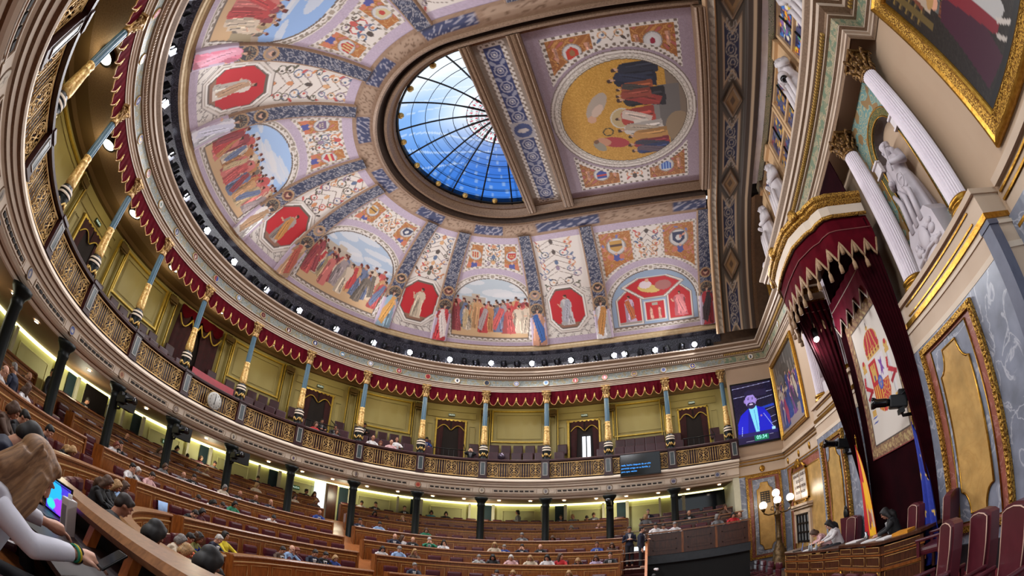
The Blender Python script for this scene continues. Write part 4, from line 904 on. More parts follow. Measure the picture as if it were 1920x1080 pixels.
def bench(row,sec):
    R,z=RZ_(row,sec); a1,a0=SECT[sec]; L=abs(a1-a0)*(R if sec!='x' else 1)
    t=thing('bench_desk','curved wooden bench desk, %s of the %s'%(rowword[row],secword[sec]),'bench desk',(*P((a0+a1)/2,R),z-FDROP),0,'curved bench desks'); t.location=(0,0,0)
    low=z-FDROP-.62
    arc=arange_plan(a0,a1,rad(1.6))
    def sw(nm,prof,m,a=arc,mis=None): mb=MB(); mb.sweep([[P(q,r,zz) for r,zz in prof] for q in a],closedprof=True,caps=True,mis=mis); return obj(nm,mb,m,t)
    sw('front_panel',[(R,low),(R,z-.05),(R+.05,z-.05),(R+.05,low)],WOODM)
    sw('top_rail',[(R-.05,z-.06),(R-.07,z-.02),(R-.04,z+.015),(R+.16,z+.015),(R+.19,z-.02),(R+.16,z-.06)],WOODTOP)
    sw('upper_moulding',[(R-.025,z-.2),(R-.035,z-.18),(R-.02,z-.16),(R,z-.16),(R,z-.2)],INLAY)
    sw('desk_shelf',[(R+.05,z-.17),(R+.52,z-.2),(R+.52,z-.23),(R+.05,z-.2)],mat('dark_desk_leather',(40,15,17),.55,c2=(30,11,13)))
    if row=='d' and sec=='near': sw('inner_lining',[(R+.052,low),(R+.052,z-.06),(R+.06,z-.06),(R+.06,low)],BLACKM)
    mb=MB(); n=max(1,int(L/.86)); 
    for k in range(n):
        f0=(k+.1)/n; f1=(k+.9)/n
        q=[a0+(a1-a0)*(f0+(f1-f0)*w) for w in (0,.5,1)]
        zt,zb=z-.27,z-.83
        mb.tube([P(x,R-.008,zt) for x in q]+[P(x,R-.008,zb) for x in reversed(q)],.011,4,closed=True)
    obj('panel_inlay',mb,INLAY,t)
    for a in (a0,a1):
        M=Matrix.Translation((*P(a,R),0))@Matrix.Rotation(yaw(a),4,'Z'); mb=MB(); mb.box((0,.16,(z+low)/2),(.07,.42,z-low-.02),M=M); obj('end_panel',mb,WOODM,t)
    return t
for row in 'abcdef':
    for sec in ('mid','left','near'):
        if sec=='near' and row in 'a': pass
        bench(row,sec)
# ---- bench armchair
def armchair():
    t=thing('bench_chair','','chair')
    b=MB(); b.box((0,0,.42),(.52,.5,.14),bev=.05); obj('seat',b,MAROON,t)
    b=MB(); b.box((0,.25,.66),(.50,.12,.36),bev=.05); obj('backrest',b,MAROON,t)
    b=MB(); b.box((0,.28,.94),(.52,.15,.24),bev=.06); obj('headrest',b,MAROON,t)
    for s in (-1,1): b=MB(); b.box((s*.285,.02,.60),(.06,.46,.05),bev=.02); b.box((s*.285,.1,.48),(.045,.06,.24)); obj('armrest',b,MAROON,t)
    b=MB(); b.lathe([(.2,.0),(.2,.03),(.05,.06),(.05,.36)],10); obj('pedestal',b,BLACKM,t); return t
CH=armchair(); CHUSED=[False]
def put_chair(x,y,z,rz,label,group):
    if not CHUSED[0]: CHUSED[0]=True; CH.location=(x,y,z); CH.rotation_euler=(0,0,rz); CH['label']=label; CH['group']=group; return CH
    return dup(CH,(x,y,z),rz,label,group)
def row_seats(row,sec,lo=0,hi=1):
    R,z=RZ_(row,sec); a1,a0=SECT[sec]; Rs=R+.78; n=int(abs(a1-a0)*(Rs)/.66)
    if sec in('mid','near') : n=int((abs(a1-a0)-XN/KS)*Rs/.66+XN/.66)
    out=[]
    s=np.linspace(0,1,400); aa=a0+(a1-a0)*s; pts=np.array([P(q,Rs) for q in aa]); d=np.concatenate([[0],np.cumsum(np.hypot(*np.diff(pts,axis=0).T))])
    for k in range(n):
        f=d[-1]*(k+.5)/n
        if not lo<=(k+.5)/n<=hi: continue
        a=float(np.interp(f,d,aa)); out.append(a)
    return out
# ---- raised box at the right with a panelled wooden front
t=thing('box_parapet','dark wooden parapet with three sunk panels in front of the raised box beside the stairs','parapet',(5.66,9.15,-.6))
b=MB(); b.box((0,0,.46),(4.22,.08,.9)); obj('front',b,WOODD,t)
b=MB(); b.box((0,-.02,.955),(4.3,.2,.06)); obj('top_rail',b,WOODTOP,t)
for k in range(3):
    b=MB(); cx=-1.4+1.4*k
    for dx in (-.46,.46): b.box((cx+dx,-.05,.42),(.05,.04,.46))
    for dz in (.2,.64): b.box((cx,-.05,dz),(.97,.04,.05))
    b.box((cx,-.045,.42),(.7,.02,.26)); obj('sunk_panel',b,WOODD,t)
for k in range(4): b=MB(); b.box((-2.05+1.37*k,-.045,.46),(.09,.03,.9)); obj('stile',b,WOODM,t)
b=MB(); b.box((5.66,9.2,-.78),(4.22,.1,.36)); struct('trim_120',b,[mat('slate_plinth',(58,62,66),.4,c2=(46,50,54))])
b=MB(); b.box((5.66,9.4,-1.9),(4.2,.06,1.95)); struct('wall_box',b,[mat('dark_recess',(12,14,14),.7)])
b=MB(); b.box((5.66,11.4,-.62),(4.3,4.4,.06)); b.box((5.66,11.8,-.2),(4.3,2.6,.8)); b.box((5.66,13,.05),(4.3,1.6,1.0)); struct('floor_4',b,[STEPW])
for k,(yy,zz,lab) in enumerate(((10.6,.8,'second'),(12.1,1.15,'third'))):
    t=thing('bench_desk','straight dark wooden bench desk inside the raised box, %s from the front'%lab,'bench desk',(5.5,yy,zz)); x0=-2.4 if k else -2.2
    b=MB(); b.box((0,0,-.35),(4.5,.06,.68)); obj('front_panel',b,WOODD,t); b=MB(); b.box((0,0,0),(4.6,.24,.05)); obj('top_rail',b,WOODTOP,t)
    b=MB()
    for q in range(5): b.tube([(-2.2+.88*q,-.04,-.12),(-1.5+.88*q,-.04,-.12),(-1.5+.88*q,-.04,-.5),(-2.2+.88*q,-.04,-.5)],.011,4,closed=True)
    obj('panel_inlay',b,INLAY,t)
for yy,zz,w in ((9.95,-.5,'front'),(11.4,-.02,'middle'),(12.9,.35,'back')):
    for k in range(6): put_chair(3.9+.66*k,yy,zz,0,'maroon leather chair in the %s row of the raised box'%w,'chairs in the %s row of the raised box'%w)
# ---- stairs between the benches and the box, with handrail
b=MB()
for k in range(9): b.box((3.05,6.2+.55*k,-2.95+.31*k-.9),(.95,.6,2.0))
struct('floor_5',b,[CARP])
for k in range(9):
    b=MB(); b.box((0,-.28,.0),(.95,.05,.03)); b.box((0,0,.004),(.6,.5,.012)); o=obj('stair_runner',b,[mat('stair_runner_cloth',(196,186,170),.85,c2=(110,60,56),scale=40,contrast=3)]); o.location=(3.05,6.2+.55*k,-1.94+.31*k); tag(o,'patterned pale runner on a step of the stairs beside the box','stair runner','stair runners')
t=thing('handrail','orange brown sloping wooden handrail of the stairs beside the raised box','handrail',(3.55,6.2,-2))
b=MB(); b.box((0,1.1,.62),(.09,3.6,.16),M=Matrix.Rotation(.5,4,'X')); obj('rail',b,wood('orange_wood',(206,120,50),(170,90,34)),t)
for k in range(3): b=MB(); b.box((0,.1+1.1*k,.1+.6*k),(.07,.07,1.0)); obj('post',b,WOODM,t)
# ================================================================ FRONT WALL
WX=10.25; PY=11.44; FRZ2=-PI/2
BLUEM=marble('blue_grey_marble',(142,148,164),(206,208,216),1.3,.25,.6); REDM=marble('red_marble',(160,92,78),(206,160,150),2.2,.3,.4); OCHM=marble('ochre_marble',(206,164,98),(170,124,66),1.5,.25,.3)
CARV=mat('carved_gilt_frame',(206,160,70),.35,metal=.7,c2=(110,72,24),scale=34,bump=.9,contrast=3)
def W(y,z,x=WX): return (x,y,z)
def wbox(mb,y0,y1,z0,z1,x0,x1,mi=0): return mb.box(((x0+x1)/2,(y0+y1)/2,(z0+z1)/2),(abs(x1-x0),abs(y1-y0),z1-z0),mi)
b=MB(); wbox(b,-14,11.6,-3,9,WX,WX+.2); struct('wall_front',b,[BEIGE])
b=MB(); b.box((9.15,PY+.1,3),(2.5,.2,12)); struct('wall_pier',b,[BEIGE])
# blocks carrying the columns
def block(y0,y1,nm):
    b=MB(); wbox(b,y0,y1,-3,3.42,9.5,WX); wbox(b,y0-.03,y1+.03,3.36,3.46,9.42,WX); struct(nm,b,[CREAM])
    b=MB()
    wbox(b,y0-.02,y1+.02,2.36,2.46,9.45,WX); wbox(b,y0-.02,y1+.02,2.9,3.0,9.46,WX,1); wbox(b,y0-.03,y1+.03,2.78,2.84,9.47,WX,0); wbox(b,y0+.35,y1-.35,3.06,3.09,9.47,9.5,1); wbox(b,y0+.35,y1-.35,3.27,3.3,9.47,9.5,1)
    return b
b=block(-5.5,-1.95,'wall_block_near'); struct('trim_130',b,[CREAM2,GOLD]); b=block(1.2,4.75,'wall_block_far'); struct('trim_131',b,[CREAM2,GOLD])
# marble facing of the blocks and walls below the dado
b=MB()
for y0,y1 in ((-5.48,-1.97),(1.22,4.73)): wbox(b,y0,y1,-2.6,2.36,9.46,9.5)
wbox(b,-1.965,-1.93,-2.6,2.36,9.5,WX); wbox(b,1.18,1.215,-2.6,2.36,9.5,WX); wbox(b,4.74,4.77,-2.6,2.36,9.5,WX)
wbox(b,4.78,11.4,-2.6,2.4,WX-.05,WX); wbox(b,-13,-5.5,-2.6,2.9,WX-.05,WX); b.box((9.07,PY-.02,0),(2.34,.05,4.8)); struct('wall_marble',b,[BLUEM])
b=MB(); wbox(b,-5.62,-5.36,-2.6,2.72,9.34,9.6); wbox(b,-5.64,-5.34,2.72,2.8,9.32,9.6); struct('trim_132',b,[mat('slate_pilaster',(96,100,118),.45,c2=(84,88,106))])
b=MB(); wbox(b,-5.5,-1.95,-2.6,-1.55,9.4,9.46); wbox(b,1.2,4.75,-2.6,-1.55,9.4,9.46); struct('baseboard_front',b,[mat('black_skirting',(30,30,34),.35)])
# dado band mouldings on recessed walls and pier
b=MB()
for z0,z1,d,mi in ((2.4,2.46,.06,1),(2.46,2.9,.03,0),(2.92,2.96,.08,1),(3.08,3.12,.05,1),(3.2,3.34,.12,0)):
    wbox(b,4.8,11.44,z0,z1,WX-d,WX,mi); wbox(b,-13,-5.6,z0+.2,z1+.2,WX-d,WX,mi); b.box((9.07,PY-d/2,(z0+z1)/2),(2.36,d,z1-z0),mi)
struct('trim_133',b,[CREAM,GOLD])
for k,y in enumerate((10.8,9.1,7.6,6.2)):
    b=MB(); b.ell((0,0,0),(.1,.05,.16),8,6); o=obj('gilt_rosette',b,GOLD,None,(WX-.05,y,2.68),FRZ2); tag(o,'small gilt rosette on the cream band above the marble, '+['nearest the corner','second from the corner','third from the corner','nearest the column block'][k],'rosette','rosettes on the dado band')
b=MB(); b.ell((0,0,0),(.14,.05,.16),8,6); tag(obj('gilt_rosette',b,GOLD,None,(9.05,PY-.06,2.66)),'small gilt rosette above the grille panel of the pier, under the big screen','rosette')
# marble panels
def cart(w,h,n=1.0): # cartouche outline with scooped corners
    s=min(w*.26,.26); pts=[]
    for sx,sz in ((1,1),(-1,1),(-1,-1),(1,-1)):
        arc=[(sx*(w/2-s+s*(1-cos(q))*1.0) if False else sx*(w/2)-sx*s*cos(q), sz*(h/2)-sz*s*sin(q)) for q in np.linspace(0,PI/2,6)]
        corner=[(sx*w/2-sx*s*sin(q)*1.0, sz*(h/2-s*1.6)+sz*s*1.6*(1-cos(q))) for q in np.linspace(0,PI/2,6)]
        pts+=corner if (sx*sz>0) else corner[::-1]
    return pts
def mpanel(nm,label,loc,rz,w,h,grp=None,cw=.5,ch=.82,bead=True):
    t=thing(nm,label,'wall panel',loc,rz,grp); f=.11
    b=MB()
    for sx in (-1,1): b.box((sx*(w/2-f/2),-.06,h/2),(f,.09,h))
    for z in (f/2,h-f/2): b.box((0,-.06,z),(w-2*f,.09,f))
    if bead:
        n=int(h/.1)
        for sx in (-1,1):
            for k in range(n): b.ell((sx*(w/2-f/2),-.105,(k+.5)*h/n),(.042,.03,.045),6,4)
    obj('gilt_frame',b,CARV,t)
    b=MB(); b.box((0,-.02,h/2),(w-2*f,.03,h-2*f)); obj('red_border',b,REDM,t)
    b=MB(); b.box((0,-.03,h/2),(w*.66,.03,h*.9)); obj('blue_field',b,BLUEM,t)
    b=MB(); q=w*.33; b.tube([(-q,-.05,h*.05),(q,-.05,h*.05),(q,-.05,h*.95),(-q,-.05,h*.95)],.02,5,closed=True); obj('gilt_line',b,GOLD,t)
    pts=[(x,z+h/2) for x,z in cart(w*cw,h*ch)]; b=MB(); b.prism(pts,-.075,-.03); obj('ochre_cartouche',b,OCHM,t)
    b=MB(); b.tube([(x,-.075,z) for x,z in pts],.022,5,closed=True); obj('cartouche_edging',b,GOLD,t); return t
mpanel('marble_cladding','large marble wall panel with ochre cartouche and beaded gilt frame behind the three armchairs',(9.46,-3.38,-1.32),FRZ2,1.98,3.6)
mpanel('marble_cladding','marble wall panel with ochre cartouche left of the burgundy drapes',(9.46,3.35,-1.3),FRZ2,1.9,3.45)
t=mpanel('marble_cladding','marble wall panel with a dark grille on the pier behind the globe lamp',(9.05,PY-.045,-1.6),0,1.75,3.98,cw=.42,ch=.8,bead=False)
b=MB()
for k in range(6): b.box((0,-.1,2.62+.1*k),(.46,.04,.05))
for k in range(4): b.box((-.2+.13*k,-.1,2.87),(.03,.03,.55))
obj('grille',b,BLACKM,t)
# panel with the plaque and the little window
b=MB(); wbox(b,5.3,10.9,-1.9,2.3,WX-.07,WX-.05); wbox(b,5.25,10.95,2.28,2.34,WX-.1,WX-.05,1)
for y in (5.3,10.9): wbox(b,y-.05,y+.05,-1.9,2.3,WX-.1,WX-.05,1)
struct('wall_plaque_panel',b,[REDM,CARV])
b=MB(); wbox(b,6.2,10.4,-1.9,1.95,WX-.1,WX-.07); struct('wall_ochre_panel',b,[OCHM])
b=MB(); b.tube([(WX-.1,y,z) for y,z in ((6.2,-1.9),(6.2,1.7),(6.5,1.75),(6.6,1.95),(10,1.95),(10.1,1.75),(10.4,1.7),(10.4,-1.9))],.03,5); struct('trim_134',b,[GOLD])
t=thing('marble_plaque','white marble plaque with engraved lines and gilt crest beside the globe lamp','plaque',(WX-.12,9.1,.72),FRZ2)
b=MB(); b.box((0,0,.6),(1.95,.06,1.2)); obj('slab',b,marble('white_marble',(224,214,206),(190,180,176),2,.3,.3),t)
b=MB()
for sx in (-1,1): b.box((sx*1.0,-.03,.6),(.07,.09,1.3))
for z in (-.02,1.22): b.box((0,-.03,z),(2.07,.09,.07))
obj('gilt_frame',b,GOLD,t)
b=MB()
for sx in (-1,1): b.tube([(sx*.95,-.05,1.28),(sx*.6,-.08,1.5),(sx*.3,-.06,1.4),(sx*.2,-.06,1.62),(sx*.05,-.06,1.6)],.055,6); b.tube([(sx*.75,-.05,-.08),(sx*.4,-.07,-.3),(sx*.1,-.06,-.2)],.05,6)
b.ell((0,-.05,1.55),(.22,.07,.2)); b.ell((0,-.05,-.28),(.16,.06,.14)); b.box((0,-.03,.65),(2.0,.02,1.9) if False else (.04,.02,1.3)); obj('gilt_crest',b,GOLD,t)
INK=mat('engraved_letter',(96,76,66),.6)
for k,s in enumerate(('REINANDO ISABEL II','SE COLOCO','LA PRIMERA PIEDRA','DE ESTE PALACIO')): lettering(s,.19-.01*k,INK,t,(0,-.035,1.02-.24*k),(PI/2,0,0))
t=thing('small_window','small dark gridded window with a stone hood, behind the two women at the side desk','window',(WX-.1,9.1,-1.15),FRZ2)
b=MB()
for sx in (-1,1): b.box((sx*.98,-.04,.62),(.22,.12,1.3))
b.box((0,-.04,1.33),(2.2,.12,.16)); b.box((0,-.1,1.52),(2.5,.2,.1)); b.box((0,-.14,1.62),(2.65,.28,.1)); obj('stone_surround',b,CREAM,t)
b=MB(); b.box((0,-.0,.62),(1.75,.04,1.26)); obj('pane',b,mat('window_dusk',(150,150,150),.2,c2=(96,98,100)),t)
b=MB()
for k in range(5): b.box((-.84+.42*k,-.04,.62),(.07,.06,1.26))
for k in range(4): b.box((0,-.045,.05+.39*k),(1.75,.06,.06))
obj('grid',b,BLACKM,t)
# ---- entablature of the front wall, stepping forward over the column blocks
OFF=[(11.444-r,z) for r,z in [(11.44,7.76),(11.44,7.86),(11.40,7.87),(11.40,7.93),(11.35,7.95),(11.35,8.00),(11.28,8.03),(11.28,8.06)]]
fr_=[(.17,8.06),(.18,8.36)]; up_=[(.18,8.36),(.25,8.38),(.27,8.40),(.27,8.5),(.40,8.56),(.43,8.60),(.43,8.64),(.51,8.66),(.53,8.74),(.59,8.80),(.63,8.84),(.65,8.86),(.65,8.91),(.05,8.91)]
path=[('y',7.9)]
def fpath(prof):
    rows=[[(7.9,PY-d,z) for d,z in prof],[(WX-.02-d,PY-d,z) for d,z in prof]]
    for y0,y1 in ((4.75,1.2),(-1.95,-5.5)):
        rows.append([(WX-.02-d,y0+d,z) for d,z in prof]); rows.append([(9.5-d,y0+d,z) for d,z in prof])
        if y1>0: continue
        rows.append([(9.5-d,y1-d,z) for d,z in prof]); rows.append([(WX-.02-d,y1-d,z) for d,z in prof])
    rows.append([(WX-.02-d,-13,z) for d,z in prof]); return rows
def fsweep(prof,mis): 
    rows=fpath(prof); del rows[4:6]
    b=MB(); b.sweep(rows,mis=mis); return b
struct('trim_135',fsweep(OFF,[1,0,0,0,0,1,0]),[CORN,CORND]); FRZG=scroll('green_gilt_frieze',(138,134,112),(186,172,134),scale=8,orn2=(112,128,104))
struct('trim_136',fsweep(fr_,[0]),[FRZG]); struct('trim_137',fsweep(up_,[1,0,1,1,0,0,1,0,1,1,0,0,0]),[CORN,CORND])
b=MB()   # bead rows and dentils of the front cornice
for y in np.arange(-5.2,4.6,.09): b.box((9.5-.33,y,8.45),(.08,.05,.09))
for y in np.arange(4.9,11,.09): b.box((WX-.35,y,8.45),(.08,.05,.09))
for y in np.arange(-12,-5.9,.09): b.box((WX-.35,y,8.45),(.08,.05,.09))
for x in np.arange(7.95,9.9,.09): b.box((x,PY-.31,8.45),(.05,.08,.09))
struct('trim_138',b,[GOLDP])
b=MB(); b.box((WX-.05,-.3,8.2),(.06,9.6,.01)); 
for y,nm in ((10.0,'white with a black lion'),(8.3,'grey with a white bird')):
    pass
k=18
for y,nm in ((9.9,'white and black'),(8.0,'silver grey'),(6.2,'pale green')):
    t=thing('frieze_medallion','round %s medallion on the front wall frieze above the far painting'%nm,'medallion',(WX-.21,y,8.21),FRZ2+PI,'medallions on the front frieze'); b=MB(); b.lathe([(.0,-.03),(.155,-.03),(.155,.0),(.135,.012)],20,M=Matrix.Rotation(-PI/2,4,'X')); obj('rim',b,GOLDP,t); d=disc_paint('emblem',.14,(216,214,210),(50,50,54),k,t); d.location=(0,.014,0); k+=1
t=thing('frieze_medallion','round white medallion with a black lion on the frieze over the big screen','medallion',(9.3,PY-.2,8.21),PI); b=MB(); b.lathe([(.0,-.03),(.155,-.03),(.155,.0),(.135,.012)],20,M=Matrix.Rotation(-PI/2,4,'X')); obj('rim',b,GOLDP,t); d=disc_paint('emblem',.14,(220,218,214),(40,40,44),4,t); d.location=(0,.014,0)
# ---- fluted columns
FLU=mat('white_fluted_stone',(234,226,232),.45,c2=(222,212,220),scale=2)
def wcol(x,y,label):
    t=thing('fluted_column',label,'column',(x,y,0),0,'white fluted columns of the front wall')
    b=MB(); b.lathe([(.30,3.46),(.30,3.5),(.29,3.56),(.24,3.58),(.25,3.62),(.29,3.66),(.26,3.7),(.235,3.72)],28); obj('gilt_base',b,GOLD,t)
    b=MB(); rr=[(.228,3.72),(.232,4.6),(.228,5.6),(.215,6.5),(.2,7.16)]; b.lathe(rr,48,flute=.11,smooth=False); obj('shaft',b,FLU,t)
    b=MB(); b.lathe([(.2,7.14),(.225,7.17),(.225,7.2),(.2,7.22),(.2,7.3),(.22,7.5),(.28,7.66)],20)
    for r0,z0,n in ((.24,7.28,10),(.29,7.44,10),(.36,7.58,8)):
        for q in range(n):
            a=2*PI*(q+(.5 if z0==7.44 else 0))/n; b.tube([(.19*cos(a),.19*sin(a),z0-.1),(r0*.92*cos(a),r0*.92*sin(a),z0+.04),(r0*1.12*cos(a),r0*1.12*sin(a),z0+.1),(r0*1.2*cos(a),r0*1.2*sin(a),z0+.02)],[.035,.05,.04,.016],5)
    b.box((0,0,7.71),(.62,.62,.08)); obj('capital',b,mat('bronze_gilt_capital',(150,112,60),.4,metal=.5,c2=(70,44,22),scale=16,bump=.4,contrast=2),t); return t
wcol(9.74,-2.6,'white fluted column with gilt base, between the canopy and the crowned statue')
wcol(9.74,-4.93,'white fluted column with gilt base, between the crowned statue and the large painting')
wcol(9.74,4.17,'white fluted column beside the far painting, left of the drapes'); wcol(9.74,1.85,'white fluted column half hidden behind the left drape')
# ---- niche with statue between the near columns
NY=-3.77; NX=10.0
GRN=scroll('green_gilt_marble',(70,84,60),(150,130,70),scale=9,rough=.3); TURQ=scroll('turquoise_scroll_paint',(112,150,146),(176,172,140),scale=5,orn2=(150,120,80))
def archpts(hw,z0,zs,n=14): return [(-hw,z0),(-hw,zs)]+[(-hw*cos(q),zs+hw*sin(q)) for q in np.linspace(0,PI,n)[1:-1]]+[(hw,zs),(hw,z0)]
def niche(y,nm,lab):
    M=Matrix.Translation((NX,y,0))@Matrix.Rotation(FRZ2,4,'Z')
    # wall face with an arched hole
    b=MB(); hw,z0,zs=.62,4.0,6.25; A=archpts(hw,z0,zs); top=7.76; n=len(A)
    outer=[(-1.1,z0),(-1.1,zs)]+[(-1.1+2.2*k/(n-5),top) for k in range(0,n-4)]+[(1.1,zs),(1.1,z0)]; outer=outer[:n]
    vs=[(x,0,z) for x,z in A]+[(x,0,z) for x,z in outer]; fs=[(i,i+1,n+i+1,n+i) for i in range(n-1)]; b.add(vs,fs,0,M=M)
    b.box((0,.0,3.7),(2.2,.04,.6),0,M=M); struct('wall_niche_'+nm,b,[TURQ])
    b=MB()   # concave back
    R=8; rows=[]
    for q in np.linspace(-PI/2,PI/2,13): rows.append([(hw*sin(q),hw*cos(q)*.9,z) for z in (z0,5,zs)])
    b.sweep(rows,smooth=True,M=None) if False else b.sweep([[tuple(M@Vector(p)) for p in r] for r in rows],smooth=True)
    rows=[]
    for q in np.linspace(-PI/2,PI/2,25):
        rows.append([tuple(M@Vector((hw*sin(q)*cos(e)*(1-.03*(k_%2)),hw*.9*cos(q)*cos(e),zs+hw*sin(e)))) for k_,e in enumerate(np.linspace(0,PI/2,9))])
    b.sweep(rows,mi=1); struct('wall_niche_back_'+nm,b,[mat('niche_grey',(150,140,146),.6,c2=(132,122,128)),mat('niche_shell',(104,94,92),.5,c2=(74,64,62),scale=3)])
    b=MB(); 
    for r_,d,w in ((.70,.05,.13),): 
        A2=archpts(.72,z0,zs); b.sweep([[tuple(M@Vector((x*s,-d_,zs+(z-zs)*s if z>zs else z))) for s,d_ in ((.88,.0),(.9,.05),(1.12,.05),(1.14,0))] for x,z in A2])
    struct('trim_14%d'%(0 if y<0 else 1),b,[GRN])
    b=MB(); 
    for s in (.63,.83): b.tube([tuple(M@Vector((x,-.06,z))) for x,z in archpts(s,z0,zs)],.018,5)
    struct('trim_14%d'%(2 if y<0 else 3),b,[GOLD])
    b=MB()
    for sx in (-1,1): b.box((sx*.73,-.04,6.2),(.28,.1,.3),M=M); b.box((sx*.73,-.08,6.36),(.32,.12,.05),M=M); b.box((sx*.73,-.08,6.06),(.32,.12,.05),M=M)
    b.box((0,.5,6.2),(1.2,.1,.12),M=M); struct('trim_14%d'%(4 if y<0 else 5),b,[WHITE])
niche(NY,'near','');
def robed(h,seed=0,crown=False,arms='sceptre'):
    """robed stone figure, feet at origin, facing -y; one surface lofted from rings, with head, arms and attributes as parts"""
    r=random.Random(seed); b=MB(); n=36; prof=[(0,.30,.24),(.05,.31,.25),(.25,.27,.22),(.45,.235,.20),(.56,.20,.17),(.62,.175,.15),(.70,.205,.15),(.77,.235,.14),(.815,.21,.125),(.84,.10,.09),(.865,.058,.06)]
    rows=[]
    for z,rx,ry in prof:
        f=max(0,(.62-z)/.62); row=[]
        for k in range(n):
            a=2*PI*k/n; w=1+f*(.10*sin(a*9+seed)+.06*sin(a*14+2*seed))+ (.03*sin(a*8) if .6<z<.8 else 0)
            row.append((rx*w*cos(a)*h*.62*1.0,ry*w*sin(a)*h*.62,z*h))
        rows.append(row)
    b.sweep([r_+[r_[0]] for r_ in rows],smooth=True)
    b.ell((0,-.012*h,.915*h),(.058*h*.78,.07*h*.85,.075*h),14,10); b.ell((0,-.075*h,.905*h),(.01*h,.016*h,.02*h),6,4); b.ell((0,.02*h,.935*h),(.062*h,.062*h,.062*h),12,8)
    for s in (-1,1): b.ell((s*.06*h,.03*h,.88*h),(.03*h,.04*h,.06*h),8,6)
    sh=.13*h
    for s in (-1,1):
        if arms=='sceptre' and s>0: P_=[(s*sh,0,.79*h),(s*.19*h,-.03*h,.66*h),(s*.10*h,-.15*h,.70*h)]
        elif arms=='raise' and s<0: P_=[(s*sh,0,.79*h),(s*.2*h,-.02*h,.88*h),(s*.12*h,-.06*h,1.0*h)]
        else: P_=[(s*sh,0,.79*h),(s*.19*h,-.02*h,.63*h),(s*.06*h,-.15*h,.58*h)]
        b.tube(P_,[.05*h,.045*h,.03*h],8); b.ell(P_[-1],(.03*h,.03*h,.03*h),8,6)
    for q in range(3): b.tube([(-.15*h+.1*h*q,-.12*h,.5*h-.03*h*q),(-.05*h+.1*h*q,-.17*h,.33*h),(-.08*h+.1*h*q,-.17*h,.03*h)],[.02*h,.03*h,.035*h],6)
    if crown: b.lathe([(.055*h,.0),(.065*h,.0),(.062*h,.03*h),(.07*h,.06*h),(.05*h,.06*h),(.05*h,.02*h)],12,M=Matrix.Translation((0,.01*h,.955*h)),smooth=False)
    return b
STAT=mat('grey_white_marble',(206,198,202),.5,c2=(186,178,184),scale=2)
t=thing('statue','crowned robed queen statue with a sceptre, grey white stone, standing in the arched niche','statue',(NX-.05,NY+.12,4.1),FRZ2); obj('figure',robed(2.22,3,True),STAT,t)
b=MB(); b.tube([(.23,-.40,1.33),(.24,-.37,1.6),(.27,-.27,1.97)],.022,6); b.ell((.27,-.26,2.0),(.055,.055,.055),8,6); obj('sceptre',b,STAT,t)
b=MB(); b.tube([(.28+.0*q,-.3,1.0+.0*q) if False else (.21+.12*cos(q),-.32,1.1+.15*sin(q)) for q in np.linspace(0,2*PI,15)],.016,5); obj('cord_loop',b,STAT,t)
t=thing('statue_pedestal','grey stone pedestal with carved relief under the crowned queen statue','pedestal',(NX-.1,NY+.02,3.46),FRZ2)
b=MB(); b.prism([(-.62,0),(.62,0),(.56,.62),(.4,.84),(-.4,.84),(-.56,.62)],-.35,.2); obj('block',b,STAT,t)
b=MB(); rr=random.Random(4)
for k in range(14): b.ell((rr.uniform(-.4,.4),-.36,rr.uniform(.12,.6)),(rr.uniform(.05,.13),.05,rr.uniform(.05,.1)),8,5)
b.ell((0,-.37,.4),(.2,.06,.24),10,6); b.tube([(-.5,-.36,.1),(.0,-.38,.2),(.5,-.36,.14)],.04,6); obj('relief',b,STAT,t)
t=thing('statue','grey stone statue partly hidden by the left drape, beside the far column','statue',(9.85,3.0,3.9),FRZ2); obj('figure',robed(2.4,5,False,'raise'),STAT,t)
b=MB(); b.box((9.9,3.0,3.68),(.7,1.0,.44)); tag(obj('statue_pedestal',b,STAT),'plain grey stone block under the half hidden far statue','pedestal')
# ---- paintings in gilt frames
def crowd_canvas(X,Y,seed,bg,ground,robes,light=1.0):
    c=Cv(X,Y,bg); w=X.max(); h=Y.max(); r=np.random.default_rng(seed)
    for k in range(9): c.rect(w*k/9+.05,h*.55,w*k/9+.16,h,tuple(np.array(bg)*1.5+10))
    for k in range(5): c.ell(r.uniform(0,w),h*r.uniform(.6,1),w*.2,h*.14,tuple(np.array(bg)*r.uniform(.6,1.7)),al=.8)
    c.put(Y<h*.2+.05*np.sin(X*3),ground)
    for row,(fy,hh) in enumerate(((.34,.40),(.24,.44),(.12,.48),(.04,.5))):
        n=9-row
        for k in range(n):
            if r.random()<.14: continue
            c.figure(w*(k+.5+r.uniform(-.25,.25))/n,h*fy,h*hh*r.uniform(.85,1.1),robes[r.integers(len(robes))],hair=(50,36,28),w=h*hh*r.uniform(.28,.42),lean=r.uniform(-.1,.1),robe2=robes[r.integers(len(robes))] if r.random()<.5 else None,arm=r.choice([-1,0,1]),seed=int(r.integers(9999)))
    return c
